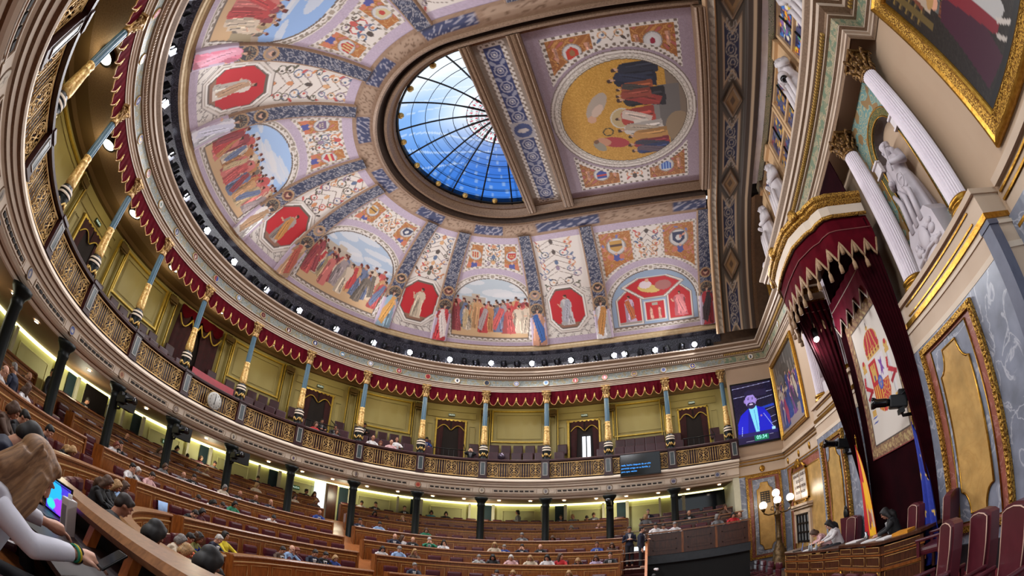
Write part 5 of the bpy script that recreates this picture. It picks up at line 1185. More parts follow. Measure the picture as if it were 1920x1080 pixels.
def picture(label,loc,rz,w,h,canvas,fw=.3):
    t=thing('framed_painting',label,'painting',loc,rz)
    b=MB()
    pr=[(0,0),(0,-.1),(.04,-.13),(.09,-.1),(.2,-.06),(.25,-.1),(.28,-.06),(.3,-.0)]
    pr=[(q*fw/.3,d) for q,d in pr]; cor=[(-1,0),(1,0),(1,1),(-1,1),(-1,0)]
    rows=[[((sx*(w/2-q)),d,(q if not sz else h-q)) for q,d in pr] for sx,sz in cor]; b.sweep(rows,mis=[0,0,0,1,1,0,0]); obj('gilt_frame',b,[GOLD,CARV],t)
    XYZ,X,Y=flatgrid((-w/2+fw,-.02,fw),(1,0,0),(0,0,1),w-2*fw,h-2*fw,150,170); c=canvas(X,Y)
    addgrid('canvas',XYZ,c,None,None,parent=t,material=paintmat('oil_paint',.35)); return t
picture('dark history painting of a crowd in a great hall, gilt frame, beside the big screen',(WX-.02,9.12,3.72),FRZ2,3.95,3.72,lambda X,Y:crowd_canvas(X,Y,8,(70,66,62),(150,130,110),[(60,60,130),(150,50,50),(120,60,110),(176,160,140),(60,50,56),(190,170,130),(50,60,110)]),.22)
def near_canvas(X,Y):
    c=Cv(X,Y,(36,30,24)); w=X.max(); h=Y.max(); r=np.random.default_rng(3)
    for k in range(6): c.line(.1,h*(.98-.06*k),w*.5,h*(.86-.06*k),.05,(120,96,50)); c.line(.12,h*(.96-.06*k),w*.5,h*(.84-.06*k),.03,(70,56,34))
    c.rect(.25,h*.55,.4,h,(96,78,40))
    for x,col in ((.55,(140,90,50)),(.63,(160,104,56)),(.72,(120,76,40))): c.poly([(w*x,h*.45),(w*(x+.09),h*.5),(w*(x+.1),h),(w*(x-.01),h)],col)
    c.rect(w*.42,h*.62,w*.5,h*.9,(176,40,36))
    for k in range(20): 
        x=w*r.uniform(.14,.46); y=h*r.uniform(.42,.66); c.figure(x,y,h*.22,[(110,60,40),(150,120,70),(90,90,84),(140,40,40),(170,150,130)][k%5],w=h*.09,seed=k)
    c.poly([(w*.05,h*.06),(w*.2,h*.03),(w*.32,h*.4),(w*.24,h*.52),(w*.12,h*.5)],(62,24,40)); c.ell(w*.17,h*.58,w*.035,h*.04,(206,150,120)); c.ell(w*.165,h*.605,w*.04,h*.03,(170,130,80)); c.poly([(w*.22,h*.5),(w*.3,h*.42),(w*.33,h*.1),(w*.25,h*.1)],(120,30,40))
    c.ell(w*.36,h*.5,w*.06,h*.13,(206,204,200),rot=.3); c.poly([(w*.3,h*.42),(w*.4,h*.46),(w*.44,h*.2),(w*.36,h*.08),(w*.3,h*.1)],(176,172,168)); c.line(w*.38,h*.44,w*.4,h*.15,.05,(130,128,126)); c.ell(w*.37,h*.65,w*.03,h*.035,(200,146,116))
    c.line(w*.3,h*.12,w*.34,h*.02,.09,(190,180,170)); c.line(w*.25,h*.1,w*.27,h*.02,.08,(180,170,160)); c.put(Y<h*.035,(24,22,18)); return c
picture('large dark history painting with a white robed figure, carved gilt frame, upper right',(WX-.02,-8.9,3.7),FRZ2,5.5,4.25,near_canvas,.42)
# ---- clerestory: pale wall, pilasters, stained glass, statues
b=MB(); wbox(b,-8,8.6,8.8,13.9,10.45,10.6); struct('wall_clerestory',b,[CREAM2])
PEACH=mat('peach_stone',(226,190,146),.55,c2=(212,174,130),scale=2)
STG=paintmat('stained_glass_paint',.2,emit=.55)
def sglass(y0,y1,z0,z1,seed,nm,warm):
    t=thing('stained_glass_window','tall stained glass window in the clerestory, '+nm,'window',(10.3,(y0+y1)/2,z0),FRZ2); w=abs(y1-y0); h=z1-z0
    XYZ,X,Y=flatgrid((-w/2,0,0),(1,0,0),(0,0,1),w,h,44,90); c=Cv(X,Y,(70,70,96)); r=np.random.default_rng(seed)
    pal=[(196,170,60),(60,110,180),(206,196,176),(176,70,50),(80,140,110),(120,90,140),(220,150,50),(40,44,80)] if warm else [(60,70,110),(150,110,60),(110,60,70),(70,90,90),(180,140,70),(36,36,60)]
    for k in range(150): c.ell(r.uniform(0,w),r.uniform(0,h),r.uniform(.05,.14),r.uniform(.05,.16),pal[r.integers(len(pal))],rot=r.uniform(0,3))
    c.put(np.sin(22*X+4*np.sin(5*Y))*np.sin(20*Y)>.75,(20,20,26)); addgrid('glass',XYZ,c,None,None,parent=t,material=STG)
    b=MB(); 
    for k in range(4): b.box((0,-.05,h*k/3),(w+.1,.12,.11))
    for sx in (-1,1): b.box((sx*(w/2+.05),-.05,h/2),(.12,.14,h+.1))
    obj('stone_frame',b,PEACH,t); b=MB(); b.box((0,-.03,h/2),(.05,.06,h)); obj('mullion',b,BLACKM,t)
sglass(-4.2,-2.75,9.6,13.0,1,'bright yellow and blue, nearest the top edge',True); sglass(-1.5,.15,9.6,13.0,2,'right one of the darker middle pair',False); sglass(.45,2.1,9.6,13.0,3,'left one of the darker middle pair',False); sglass(3.2,4.5,9.6,13.0,4,'dark one between the two left statues',False); sglass(-7.2,-5.4,9.6,13,5,'beyond the uppermost statue',True)
for k,y in enumerate((-4.9,-2.15,2.6,5.05)):
    b=MB(); b.box((10.33,y,11.2),(.3,.62,4.9)); b.box((10.25,y,12.95),(.42,.75,.22)); struct('trim_15%d'%k,b,[PEACH])
    t=thing('statue',['white stone figure at the top edge above the cornice','white stone figure above the cornice with a white dome camera at its feet','white draped stone figure above the cornice, second from the left','white stone figure above the cornice, leftmost with a dome camera'][k],'statue',(9.9,y,9.75),FRZ2); obj('figure',robed(2.55,11+k,False,('raise','sceptre','fold','fold')[k]),WHITE,t)
    b=MB(); b.box((0,0,-.42),(.7,.6,.84)); obj('plinth',b,CREAM2,t)
for y,z,lab in ((-2.45,10.75,'white dome camera mounted beside the clerestory statue near the top'),(5.5,9.55,'white dome camera above the cornice beside the leftmost statue')):
    t=thing('dome_camera',lab,'camera',(9.42,y,z)); b=MB(); b.lathe([(.0,.22),(.15,.2),(.2,.08),(.2,0)],16); obj('housing',b,WHITE,t); b=MB(); b.ell((-.02,0,-.01),(.13,.13,.13)); obj('lens',b,mat('black_glass',(10,10,16),.08),t)
picture('narrow gold framed painting above the cornice at the left end of the clerestory',(10.38,7.4,8.9),FRZ2,2.6,4.0,lambda X,Y:crowd_canvas(X,Y,15,(96,96,84),(120,110,90),[(150,60,60),(90,90,80),(176,160,120),(70,70,90)]),.22)
# white and green arch moulding in front of the clerestory
b=MB(); y_=np.linspace(-7,4.3,30); b.sweep([[(9.56,y,13.05),(9.6,y,12.95),(9.85,y,12.95),(9.9,y,13.05),(10.15,y,13.1),(10.2,y,13.25),(10.45,y,13.3)] for y in (-7,4.3)],mis=[0,0,0,1,0,0],caps=False); struct('trim_156',b,[WHITE,scroll('green_leaf_band',(214,214,196),(110,150,110),scale=9)])
# dark right hand part of the arch beside the clerestory, and a filling wall over the corner
yy=[float(v) for v in np.linspace(0,1,24)]; q_=[tuple(bv[0]*(1-s)**2+2*bv[1]*s*(1-s)+bv[2]*s*s) for s in yy]
b=MB(); b.sweep([[(9.5,y,z),(9.6,y,z-.05),(9.72,y,z),(9.8,y,z+.06),(10.5,y,z+.12)] for y,z in q_],mis=[1,1,1,0]); struct('ceiling_corner',b,[mat('brown_soffit',(104,80,60),.6,c2=(84,64,48),scale=6),BRONZE])
b=MB(); b.box((9.2,11.2,10.8),(3.4,.2,4.0)); b.box((10.5,9.5,11.5),(.2,4,5.4)); struct('wall_corner',b,[mat('brown_soffit',(104,80,60),.6)])
b=MB(); b.box((7.75,12.8,.6),(.3,2.8,4.2)); struct('wall_booth_end',b,[IVORY])
# ---- big screen on the pier, caption screen on the balcony
t=thing('big_screen','tall wall screen on the pier showing a bearded man and the time 05:34','screen',(9.07,PY-.06,3.88))
b=MB(); b.box((0,-.02,1.52),(2.16,.1,3.1)); obj('casing',b,BLACKM,t)
XYZ,X,Y=flatgrid((-1.03,-.075,.05),(1,0,0),(0,0,1),2.06,2.94,130,180); c=Cv(X-1.03,Y,(22,18,44))
for k,(y0,x0) in enumerate(((2.75,-1),(2.3,-1),(2.05,.0),(1.45,.45),(1.05,.5),(.75,.55))): c.line(x0,y0,1.0,y0+.12,.022,(150,150,190))
c.rect(-.1,2.25,.7,2.55,(34,28,60)); c.line(.35,1.62,1.0,1.7,.12,(30,60,170))
c.poly([(-1.0,.45),(.78,.45),(.72,1.2),(.45,1.62),(.12,1.75),(-.3,1.72),(-.75,1.4),(-.95,1.0)],(22,28,190)); c.poly([(-.32,1.75),(.1,1.78),(.12,1.2),(.08,.5),(-.1,.5)],(120,206,236)); c.line(-.05,1.6,.0,.6,.03,(60,130,190)); c.poly([(-.32,1.75),(-.1,.5),(-.5,.5)],(16,20,150))
c.ell(-.17,2.05,.27,.38,(150,130,206)); c.poly([(-.44,2.2),(-.42,2.5),(-.2,2.6),(.06,2.52),(.11,2.2),(.02,2.34),(-.3,2.34)],(30,26,60)); c.ell(-.16,1.82,.22,.17,(40,32,70)); c.ell(-.16,1.88,.1,.035,(206,190,220)); c.ell(-.15,2.02,.045,.08,(140,116,196))
for s in (-.27,-.06): c.ell(s,2.14,.05,.022,(40,30,70)); c.line(s-.06,2.2,s+.06,2.21,.025,(36,28,60))
c.ell(-.46,2.05,.045,.09,(140,116,190)); c.ell(.12,2.07,.04,.09,(140,116,190))
c.rect(-1.03,.32,1.03,.5,(30,26,90)); c.rect(-1.03,.0,1.03,.32,(26,20,60)); c.line(.4,1.35,.85,.55,.025,(150,170,220)); c.line(-.75,.85,-.82,.4,.025,(150,170,220)); c.rect(.72,.48,.9,.62,(170,220,240)); c.ell(.27,1.25,.05,.05,(150,110,150))
c.rect(-.22,.08,.5,.34,(20,110,80)); c.line(-.65,.1,-.25,.1,.015,(160,160,190)); c.line(.55,.3,.75,.3,.015,(160,160,190))
addgrid('display',XYZ,c,None,None,parent=t,material=paintmat('screen_glow',.2,emit=.75))
lettering('05:34',.24,emis('digit_glow',(150,236,226),1.2),t,(.14,-.085,.27),(PI/2,0,0),'time_digits')
t=thing('caption_screen','flat black caption screen with blue subtitle lines hung in front of the balcony railing','screen',(3.37,10.78,3.12))
b=MB(); b.box((0,0,.49),(1.82,.07,1.02)); obj('casing',b,BLACKM,t)
b=MB(); b.box((0,-.038,.5),(1.76,.012,.96)); obj('panel',b,mat('screen_black_gloss',(8,10,16),.12,c2=(6,8,12)),t)
BL=emis('caption_blue',(60,150,236),1.6)
for k,s in enumerate(('nada, hecho después de un año','permitió amigo en su familia, y','para que, vecino')): lettering(s,.105,BL,t,(-.86,-.05,.50-.15*k),(PI/2,0,0),'caption_line',align='LEFT')
# ================================================================ PRESIDENCY
CY=-.38
b=MB(); wbox(b,-1.95,1.2,-2.6,7.7,9.47,9.5); struct('wall_backdrop',b,[mat('backdrop_velvet',(36,5,11),.95,spec=.05,c2=(22,3,7),scale=2)])
b=MB(); b.box((9.0,-1.2,-2.35),(3.2,12.6,.6)); struct('floor_6',b,[mat('red_carpet',(120,20,32),.9,c2=(96,14,24),scale=20)])
# canopy
half=[(9.5,1.9),(8.5,1.9),(8.28,1.84),(8.14,1.66),(8.1,1.52),(7.98,1.42),(7.9,1.3),(7.8,1.1),(7.7,.9),(7.66,.5),(7.64,0)]
cpl=[(x,CY+d) for x,d in half]+[(x,CY-d) for x,d in reversed(half[:-1])]
def offs(pl,o):
    out=[]; n=len(pl)
    for i in range(n):
        p,q=pl[max(i-1,0)],pl[min(i+1,n-1)]; tx,ty=q[0]-p[0],q[1]-p[1]; L=math.hypot(tx,ty); out.append((pl[i][0]+o*(-ty/L if False else -abs(ty)/L)*1.0 if False else pl[i][0]-o*abs(ty)/L*1.0, pl[i][1]+o*(tx/L)*(-1)*1.0))
    return out
t=thing('canopy','carved canopy with gilt cornice and burgundy hanging valance over the presidency','canopy',(0,0,0))
cprof=[(0,5.66),(.03,5.68),(.03,5.74),(.0,5.76),(.02,5.98),(.06,6.0),(.1,6.04),(.1,6.1),(.15,6.14),(.17,6.22),(.13,6.25),(-.4,6.3)]
b=MB(); b.sweep([[(*offs(cpl,o)[i],z) for o,z in cprof] for i in range(len(cpl))],mis=[1,1,1,0,1,1,1,1,1,1,0]); obj('cornice',b,[CREAM2,CARV],t)
b=MB()
for i in (6,len(cpl)-7,len(cpl)//2): x,y=offs(cpl,.12)[i]; b.ell((x,y,6.25),(.12,.16,.16),8,6); b.ell((x,y-.12,6.18),(.07,.07,.1),8,6); b.ell((x,y+.12,6.18),(.07,.07,.1),8,6)
obj('gilt_crest',b,CARV,t)
b=MB(); b.add([(*p,6.26) for p in cpl],[tuple(range(len(cpl)))]); obj('roof_board',b,WOODD,t)
# resample outline
pl=np.array(offs(cpl,-.06)); dd=np.concatenate([[0],np.cumsum(np.hypot(*np.diff(pl,axis=0).T))]); NS=18; N=NS*8
ss=np.linspace(0,dd[-1],N+1); px_=np.interp(ss,dd,pl[:,0]); py_=np.interp(ss,dd,pl[:,1])
b=MB(); tr=MB(); rows=[]; low=[]
for k in range(N+1):
    f=(k/8)%1.0; zb=5.06-.42*(1-abs(2*f-1)); rows.append([(px_[k],py_[k],5.68),(px_[k]+.02,py_[k],5.35),(px_[k],py_[k],zb)]); low.append((px_[k]-.02*0,py_[k],zb))
b.sweep(rows,smooth=True); obj('valance_cloth',b,VELVET,t)
TRM=mat('valance_braid',(176,146,112),.6,c2=(140,108,76),scale=20); tr.tube(low,.03,5); obj('gold_braid',tr,TRM,t)
b=MB(); b.tube([(px_[k],py_[k],5.36) for k in range(N+1)],.016,4); obj('stitched_line',b,mat('dull_pink_braid',(130,70,66),.7),t)
for k in range(1,NS):
    for q,dz in ((0,0),(4,-.44)): 
        i=k*8+q-4; b=MB(); b.lathe([(.0,.0),(.02,-.02),(.025,-.1),(.05,-.16),(.055,-.3),(.0,-.31)],6); o=obj('tassel',b,TRM,t); o.location=(px_[i],py_[i],(4.66 if q==0 else 5.06)+.02)
# inner valance over the tapestry
t=thing('inner_valance','smaller burgundy valance with pale scalloped edge over the tapestry under the canopy','valance',(9.36,CY,4.3))
rows=[];low=[]
for k in range(49):
    y=-1.5+3.0*k/48; f=(k/8)%1; zb=.32-.4*(1-abs(2*f-1)); rows.append([(0.02*sin(k),y,1.0),(.0,y,.6),(-.02,y,zb)]); low.append((-.03,y,zb))
b=MB(); b.sweep(rows,smooth=True); obj('cloth',b,mat('lit_velvet',(130,24,52),.6,c2=(104,16,40)),t); b=MB(); b.tube(low,.025,5); obj('braid',b,mat('silver_braid',(206,190,176),.5),t)
b=MB(); b.tube([(-.02,-1.5,.72),(-.02,1.5,.72)],.016,4); obj('stitched_line',b,mat('silver_braid',(206,190,176),.5),t)
# drapes
def drape(sg,label):
    t=thing('drape',label,'drape',(0,0,0),0,'drapes of the presidency canopy'); b=MB(); rows=[]; n=40
    for k in range(n+1):
        f=k/n; x0=(7.85+1.6*f if sg>0 else 8.62+.83*f); y0=CY+sg*(1.12+.72*min(1,f*2.2) if sg>0 else 1.62+.22*f); x1=9.30+.15*f; y1=CY+sg*(1.50+.06*f); w=.045*sin(k*1.25)
        row=[]
        for s in np.linspace(0,1,9):
            e=s**.8 if s<.78 else 1.0*.78**.8+(s-.78)*.3
            e=min(1,s/.80)**.85; row.append((x0+(x1-x0)*e+w*.6,y0+(y1-y0)*e+w*sg,5.6-(5.6+2.05)*s))
        rows.append(row)
    b.sweep(rows,smooth=True); obj('cloth',b,mat('dark_drape_velvet',(50,6,14),.9,spec=.06,c2=(30,3,8),scale=3),t); return t
drape(1,'long dark burgundy drape hanging from the canopy on the far side, left of the tapestry'); drape(-1,'long dark burgundy drape hanging from the canopy on the near side, beside the column')
# tapestry with the coat of arms
t=thing('tapestry','hanging tapestry with the crowned coat of arms on a white field and patterned border','tapestry',(9.43,CY-.02,.82),FRZ2)
w,h=2.36,3.55; XYZ,X,Y=flatgrid((-w/2,0,0),(1,0,0),(0,0,1),w,h,150,210); X=X-w/2; c=Cv(X,Y,(146,118,84))
c.ornament(np.ones(X.shape,bool),(110,70,60),f=16,seed=4,thr=.6,c2=(176,156,110)); c.put((np.abs(X)>w/2-.03)|(Y<.03),(120,40,44))
for k in range(16): c.ringe(-w/2+.14+.148*k,.17,.055,.07,.02,(176,150,104))
c.rect(-w/2+.26,.3,w/2-.26,h-.3,(76,66,60)); c.rect(-w/2+.29,.33,w/2-.29,h-.33,(206,198,188))
cr=(170,34,44); gd=(196,156,80)
c.ell(0,2.62,.40,.30,gd); c.ell(0,2.66,.34,.25,cr); c.rect(-.42,2.28,.42,2.5,(206,198,188))
c.poly([(-.36,2.28),(.36,2.28),(.42,2.5),(-.42,2.5)],gd)
for k in range(5): c.ell(-.32+.16*k,2.5,.07,.1,cr); c.ell(-.32+.16*k,2.36,.035,.035,(120,30,40))
for x in (-.22,0,.22): c.line(x,2.45,x*.5,2.9,.035,gd)
c.ell(0,2.98,.06,.06,gd); c.line(0,2.98,0,3.12,.025,(60,50,50))
sh=[(-.42,2.22),(.42,2.22),(.42,1.3),(.3,1.05),(.0,.88),(-.3,1.05),(-.42,1.3)]
m=c.inside(sh); c.put(m,(206,198,188)); c.put(m&(X<0)&(Y>1.62),(176,34,44)); c.put(m&(X>=0)&(Y>1.62),(212,204,206)); c.put(m&(X<0)&(Y<=1.62),(206,160,60)); c.put(m&(X<0)&(Y<=1.62)&(np.sin(X*60)>0.1),(176,40,44)); c.put(m&(X>=0)&(Y<=1.62),(176,40,48)); c.ornament(m&(X>=0)&(Y<=1.62),(206,160,80),f=26,seed=9,thr=.7)
c.rect(-.34,1.72,-.1,2.02,gd)
for x in (-.31,-.22,-.13): c.rect(x-.035,2.0,x+.035,2.13,gd)
c.rect(-.25,1.72,-.19,1.86,(80,60,120))
c.poly([(.1,1.7),(.18,1.95),(.12,2.12),(.22,2.08),(.3,2.14),(.27,1.95),(.34,1.8),(.25,1.84),(.22,1.68),(.18,1.82)],(120,70,150))
c.ell(0,1.62,.13,.17,(70,80,150)); c.ell(0,1.62,.1,.13,(90,104,176)); 
for x,y in ((-.03,1.66),(.03,1.66),(0,1.57)): c.ell(x,y,.022,.03,gd)
c.poly([(-.13,.95),(.13,.95),(.0,.86)],(206,198,188)); c.ell(0,1.0,.06,.08,(190,60,50))
for sg in (-1,1):
    x=sg*.66; c.rect(x-.075,1.12,x+.075,2.1,(206,202,200)); c.rect(x-.075,1.12,x-.03,2.1,(176,172,172)); c.rect(x-.1,2.08,x+.1,2.18,gd); c.ell(x,2.27,.1,.1,gd); c.ell(x,2.33,.06,.06,cr); c.rect(x-.1,1.0,x+.1,1.14,gd)
    for k in range(3): c.line(x-.13,.95-.06*k,x+.13,.97-.06*k,.03,(60,80,160) if k%2==0 else (206,202,200))
    c.line(x-.16*1,1.75,x+.2,1.55,.11,(176,34,48)); c.line(x+.17,1.6,x-.15,1.42,.1,(150,26,40)); c.line(x-.17,1.76,x-.1,2.0,.09,(176,34,48))
addgrid('woven_field',XYZ,c,None,None,parent=t,material=paintmat('tapestry_wool',.85)); b=MB(); b.box((0,.02,h+.02),(w+.1,.05,.06)); obj('hanging_rod',b,WOODD,t)
# flags
def flag(label,loc,topz,cols,kind):
    t=thing('flag',label,'flag',loc); H=topz-loc[2]
    b=MB(); b.tube([(0,0,0),(.0,0,H+.14)],.018,8); obj('pole',b,GOLD,t); b=MB(); b.lathe([(.0,.12),(.02,.06),(.035,.02),(.02,.0)],8,M=Matrix.Translation((0,0,H+.12))); obj('finial',b,GOLD,t); b=MB(); b.lathe([(.2,0),(.2,.04),(.06,.1),(.03,.3)],14); obj('base',b,BLACKM,t)
    U=np.linspace(0,1,44); V=np.linspace(0,1,70); UU,VV=np.meshgrid(U,V)
    wid=.08+(.92 if kind=='es' else .62)*VV**.7; fold=.05*np.sin(UU*16+VV*2)*(.3+VV); 
    y=-(UU*wid)+.02; x=-.04+fold; z=H-.02-(H-.25)*VV*(1-.0*UU)-.18*UU*(1-VV); XYZ=np.stack([x,y,z],-1)
    c=Cv(UU,1-VV,cols[0])
    if kind=='es':
        c.put(UU<.34,(196,20,34)); c.put((UU>=.34),(246,190,20)); c.put((UU>.86),(196,20,34)); c.put((UU<.40+.25*(1-VV))&(VV<.30),(200,20,34)); k=.55
        c.ell(k,.42,.16,.09,(170,70,50)); c.ell(k,.5,.1,.04,(200,60,60)); c.ell(k-.05,.4,.05,.05,(214,206,196)); c.ell(k+.06,.36,.05,.04,(120,40,60)); c.rect(k-.2,.34,k-.15,.48,(206,190,170)); c.rect(k+.15,.34,k+.2,.48,(206,190,170))
    else:
        for k in range(7):
            x0,y0=.5+.34*sin(k*1.05),.5+.26*cos(k*1.05)
            c.poly([(x0+(.13 if q%2==0 else .055)*sin(q*PI/5),y0+(.042 if q%2==0 else .018)*cos(q*PI/5)) for q in range(10)],(246,206,70))
    addgrid('cloth',XYZ,c,None,None,parent=t,material=paintmat('flag_silk',.5)); return t
flag('red and yellow national flag with coat of arms hanging on a pole beside the clerk','x' and (9.1,.98,-2.05),1.40,[(246,190,20)],'es'); flag('blue flag with a ring of gold stars hanging beside the near drape','x' and (9.3,-1.62,-2.05),1.18,[(24,50,160)],'eu')
# desks
def deskbody(nm,label,pts,ztop,zbot,depth,panels):
    """pts: front line as plan points; body extends to +x"""
    t=thing(nm,label,'desk',(0,0,0)); b=MB(); n=len(pts)
    for i in range(n-1):
        (x0,y0),(x1,y1)=pts[i],pts[i+1]; L=math.hypot(x1-x0,y1-y0); ang=math.atan2(y1-y0,x1-x0); M=Matrix.Translation((x0,y0,0))@Matrix.Rotation(ang,4,'Z')
        b.box((L/2,0,(ztop-.1+zbot)/2),(L,.06,ztop-.1-zbot),0,M=M)
    obj('front',b,WOODD,t)
    b=MB(); P2=[(x+depth,y) for x,y in reversed(pts)]; poly=list(pts)+P2; m=len(poly); off_=[(x-.06,y) for x,y in pts]+[(x+depth,y) for x,y in reversed(pts)]
    b.add([(x,y,ztop) for x,y in off_]+[(x,y,ztop-.06) for x,y in off_],[tuple(range(m)),tuple(range(2*m-1,m-1,-1))]+[(i,(i+1)%m,(i+1)%m+m,i+m) for i in range(m)]); obj('worktop',b,WOODD,t)
    b=MB()
    for i in range(n-1):
        (x0,y0),(x1,y1)=pts[i],pts[i+1]; L=math.hypot(x1-x0,y1-y0); ang=math.atan2(y1-y0,x1-x0); M=Matrix.Translation((x0,y0,0))@Matrix.Rotation(ang,4,'Z'); k=max(1,int(L/.55)); s=-1 if True else 1
        for q in range(k):
            a0,a1=L*(q+.08)/k,L*(q+.92)/k
            for z0,z1 in ((ztop-.22,ztop-.11),(ztop-.5,ztop-.32),(zbot+.1,ztop-.62)):
                for sd in (.036,-.036): b.tube([tuple(M@Vector(p)) for p in ((a0,sd,z0),(a1,sd,z0),(a1,sd,z1),(a0,sd,z1))],.009,4,closed=True)
    obj('inlay',b,INLAY,t); b=MB()
    for i in range(n-1):
        (x0,y0),(x1,y1)=pts[i],pts[i+1]; L=math.hypot(x1-x0,y1-y0); ang=math.atan2(y1-y0,x1-x0); M=Matrix.Translation((x0,y0,0))@Matrix.Rotation(ang,4,'Z')
        b.box((L/2,0,ztop-.57),(L+.1,.14,.06),0,M=M); b.box((L/2,0,ztop-.27),(L+.06,.1,.03),0,M=M)
    obj('moulding',b,WOODM,t); return t
deskbody('presidency_desk','dark inlaid presidency desk with papers, in front of the clerk',[(8.9,-2.1),(8.25,-1.45),(8.25,.72)],-.97,-2.6,.75,4)
deskbody('side_desk','lower dark inlaid side desk with a rounded end, where two women sit',[(8.28,.78),(8.0,2.3),(7.78,3.9),(7.9,4.35),(8.25,4.6)],-1.03,-2.9,.7,4)
for y,lab in ((.62,'left gilt torch ornament on the presidency desk front'),(-1.35,'right gilt torch ornament on the presidency desk front')):
    b=MB(); b.lathe([(.0,-.3),(.03,-.28),(.05,.0),(.08,.05),(.0,.06)],8); b.ell((-.01,0,.14),(.04,.06,.12),6,5); b.ell((0,.05,.1),(.03,.03,.09),6,5); b.ell((0,-.05,.1),(.03,.03,.09),6,5); tag(obj('torch_ornament',b,GOLD,None,(8.2,y,-1.85)),lab,'ornament')
# items on the desks
def put(nm,label,cat,mb,m,loc,rz=0,grp=None): return tag(obj(nm,mb,m,None,loc,rz),label,cat,grp)
b=MB(); b.box((0,0,.03),(.3,.42,.06)); put('folder','orange yellow folder lying on the right end of the presidency desk','folder',b,mat('orange_card',(226,150,40),.5),(8.75,-1.55,-.97),.4)
PAP=mat('white_paper',(226,224,222),.7,c2=(212,210,210))
for k,(y,x,lab) in enumerate(((-1.2,8.5,'white papers at the right of the presidency desk beside the orange folder'),(.4,8.5,'white papers at the left end of the presidency desk'),(-.6,8.45,'stack of white papers in the middle of the presidency desk'),(2.7,8.15,'open white papers in front of the woman in pink'))): b=MB(); b.box((0,0,.012),(.3,.4,.024)); put('paper_stack',lab,'paper',b,PAP,(x,y,-.97 if y<1 else -1.03),.3*k)
b=MB(); b.lathe([(.05,0),(.055,.1),(.03,.14),(.035,.2)],10); put('coffee_pot','small steel pot on the presidency desk in front of the clerk','pot',b,mat('steel',(190,190,196),.25,metal=.9),(8.5,-.25,-.97))
t=thing('laptop','open laptop on the side desk in front of the woman in pink','laptop',(8.0,3.55,-1.03),-1.9); b=MB(); b.box((0,0,.012),(.34,.24,.02)); obj('keyboard_base',b,BLACKM,t); b=MB(); b.box((0,.15,.12),(.34,.012,.22),M=Matrix.Rotation(-.2,4,'X')); obj('screen',b,emis('laptop_blue',(60,110,190),.7),t)
for k,(x,y) in enumerate(((8.0,2.2),(8.05,1.95),(8.02,2.45))): b=MB(); b.lathe([(.03,0),(.035,.12),(.012,.17),(.012,.22)],10); put('water_bottle','small clear water bottle on the side desk, %s'%['nearest the woman in pink','nearest the desk corner','between the two other bottles'][[1,2,0][k]] if False else ['small water bottle on the side desk, middle one of three','small water bottle on the side desk, right one of three','small water bottle on the side desk, left one of three'][k],'bottle',b,mat('bottle_plastic',(190,200,206),.15),(x,y,-1.03))
# high backed armchairs
def bigchair():
    t=thing('high_armchair','','armchair'); b=MB(); b.box((0,-.02,.43),(.62,.6,.16),bev=.06); obj('seat',b,MAROON,t)
    prof=[(-.31,0),(.31,0),(.33,.5),(.32,.84),(.2,.88),(0,.9),(-.2,.88),(-.32,.84),(-.33,.5)]; M=Matrix.Translation((0,.27,.44))@Matrix.Rotation(-.12,4,'X')
    b=MB(); b.prism([(x*.98,z) for x,z in prof],-.06,.08,M=M); obj('backrest',b,MAROON,t)
    b=MB(); b.prism([(x*.8,z*.9+.05) for x,z in prof],-.1,-.055,M=M); obj('back_cushion',b,MAROON,t)
    b=MB(); b.tube([tuple(M@Vector((x*.8,-.1,z*.9+.05))) for x,z in prof],.009,5,closed=True); obj('piping',b,mat('pale_piping',(206,170,150),.5),t)
    for s in (-1,1): b=MB(); b.box((s*.34,-.08,.66),(.08,.56,.06),bev=.025); b.box((s*.34,-.3,.5),(.06,.06,.3)); b.box((s*.34,.15,.5),(.06,.06,.3)); obj('armrest',b,MAROON,t)
    for s in (-1,1):
        for q in (-.24,.22): b=MB(); b.box((s*.27,q,.18),(.06,.06,.36)); obj('leg',b,WOODD,t)
    return t
HC=bigchair(); fst=True
for x,y,rz,z,lab in ((7.4,-5.97,-1.75,-2.06,'high backed maroon armchair with pale piping, rightmost of the three by the marble panel'),(7.62,-5.02,-1.8,-2.06,'high backed maroon armchair with pale piping, middle of the three by the marble panel'),(7.5,-4.35,-1.9,-2.06,'high backed maroon armchair with pale piping, left of the three by the marble panel'),
  (8.85,-1.35,-1.75,-1.80,'high backed maroon armchair behind the presidency desk, in front of the clerk'),(9.0,-2.5,-2.6,-1.78,'high backed maroon armchair seen from the side at the right end of the presidency desk'),(8.9,2.0,-1.5,-1.72,'high backed maroon armchair behind the woman in the floral blouse')):
    if fst: fst=False; o=HC; o.location=(x,y,z); o.rotation_euler=(0,0,rz); o['label']=lab; o['group']='high backed maroon armchairs'
    else: dup(HC,(x,y,z),rz,lab)
t=thing('carved_chair','tall carved dark chair with a pointed crest behind the woman in the floral blouse','chair',(9.15,2.75,-1.75),-1.5)
b=MB(); b.box((0,.2,.9),(.64,.08,.9)); b.box((0,-.1,.42),(.64,.6,.1)); obj('frame',b,MAROON,t); b=MB(); b.ell((0,.2,1.45),(.14,.05,.18)); b.ell((0,.2,1.62),(.05,.04,.08)); obj('crest',b,BLACKM,t)
for s in (-1,1): b=MB(); b.box((s*.28,-.3,.2),(.06,.06,.42)); obj('leg',b,BLACKM,t); b=MB(); b.box((s*.28,.2,.2),(.06,.06,.42)); obj('leg',b,BLACKM,t)
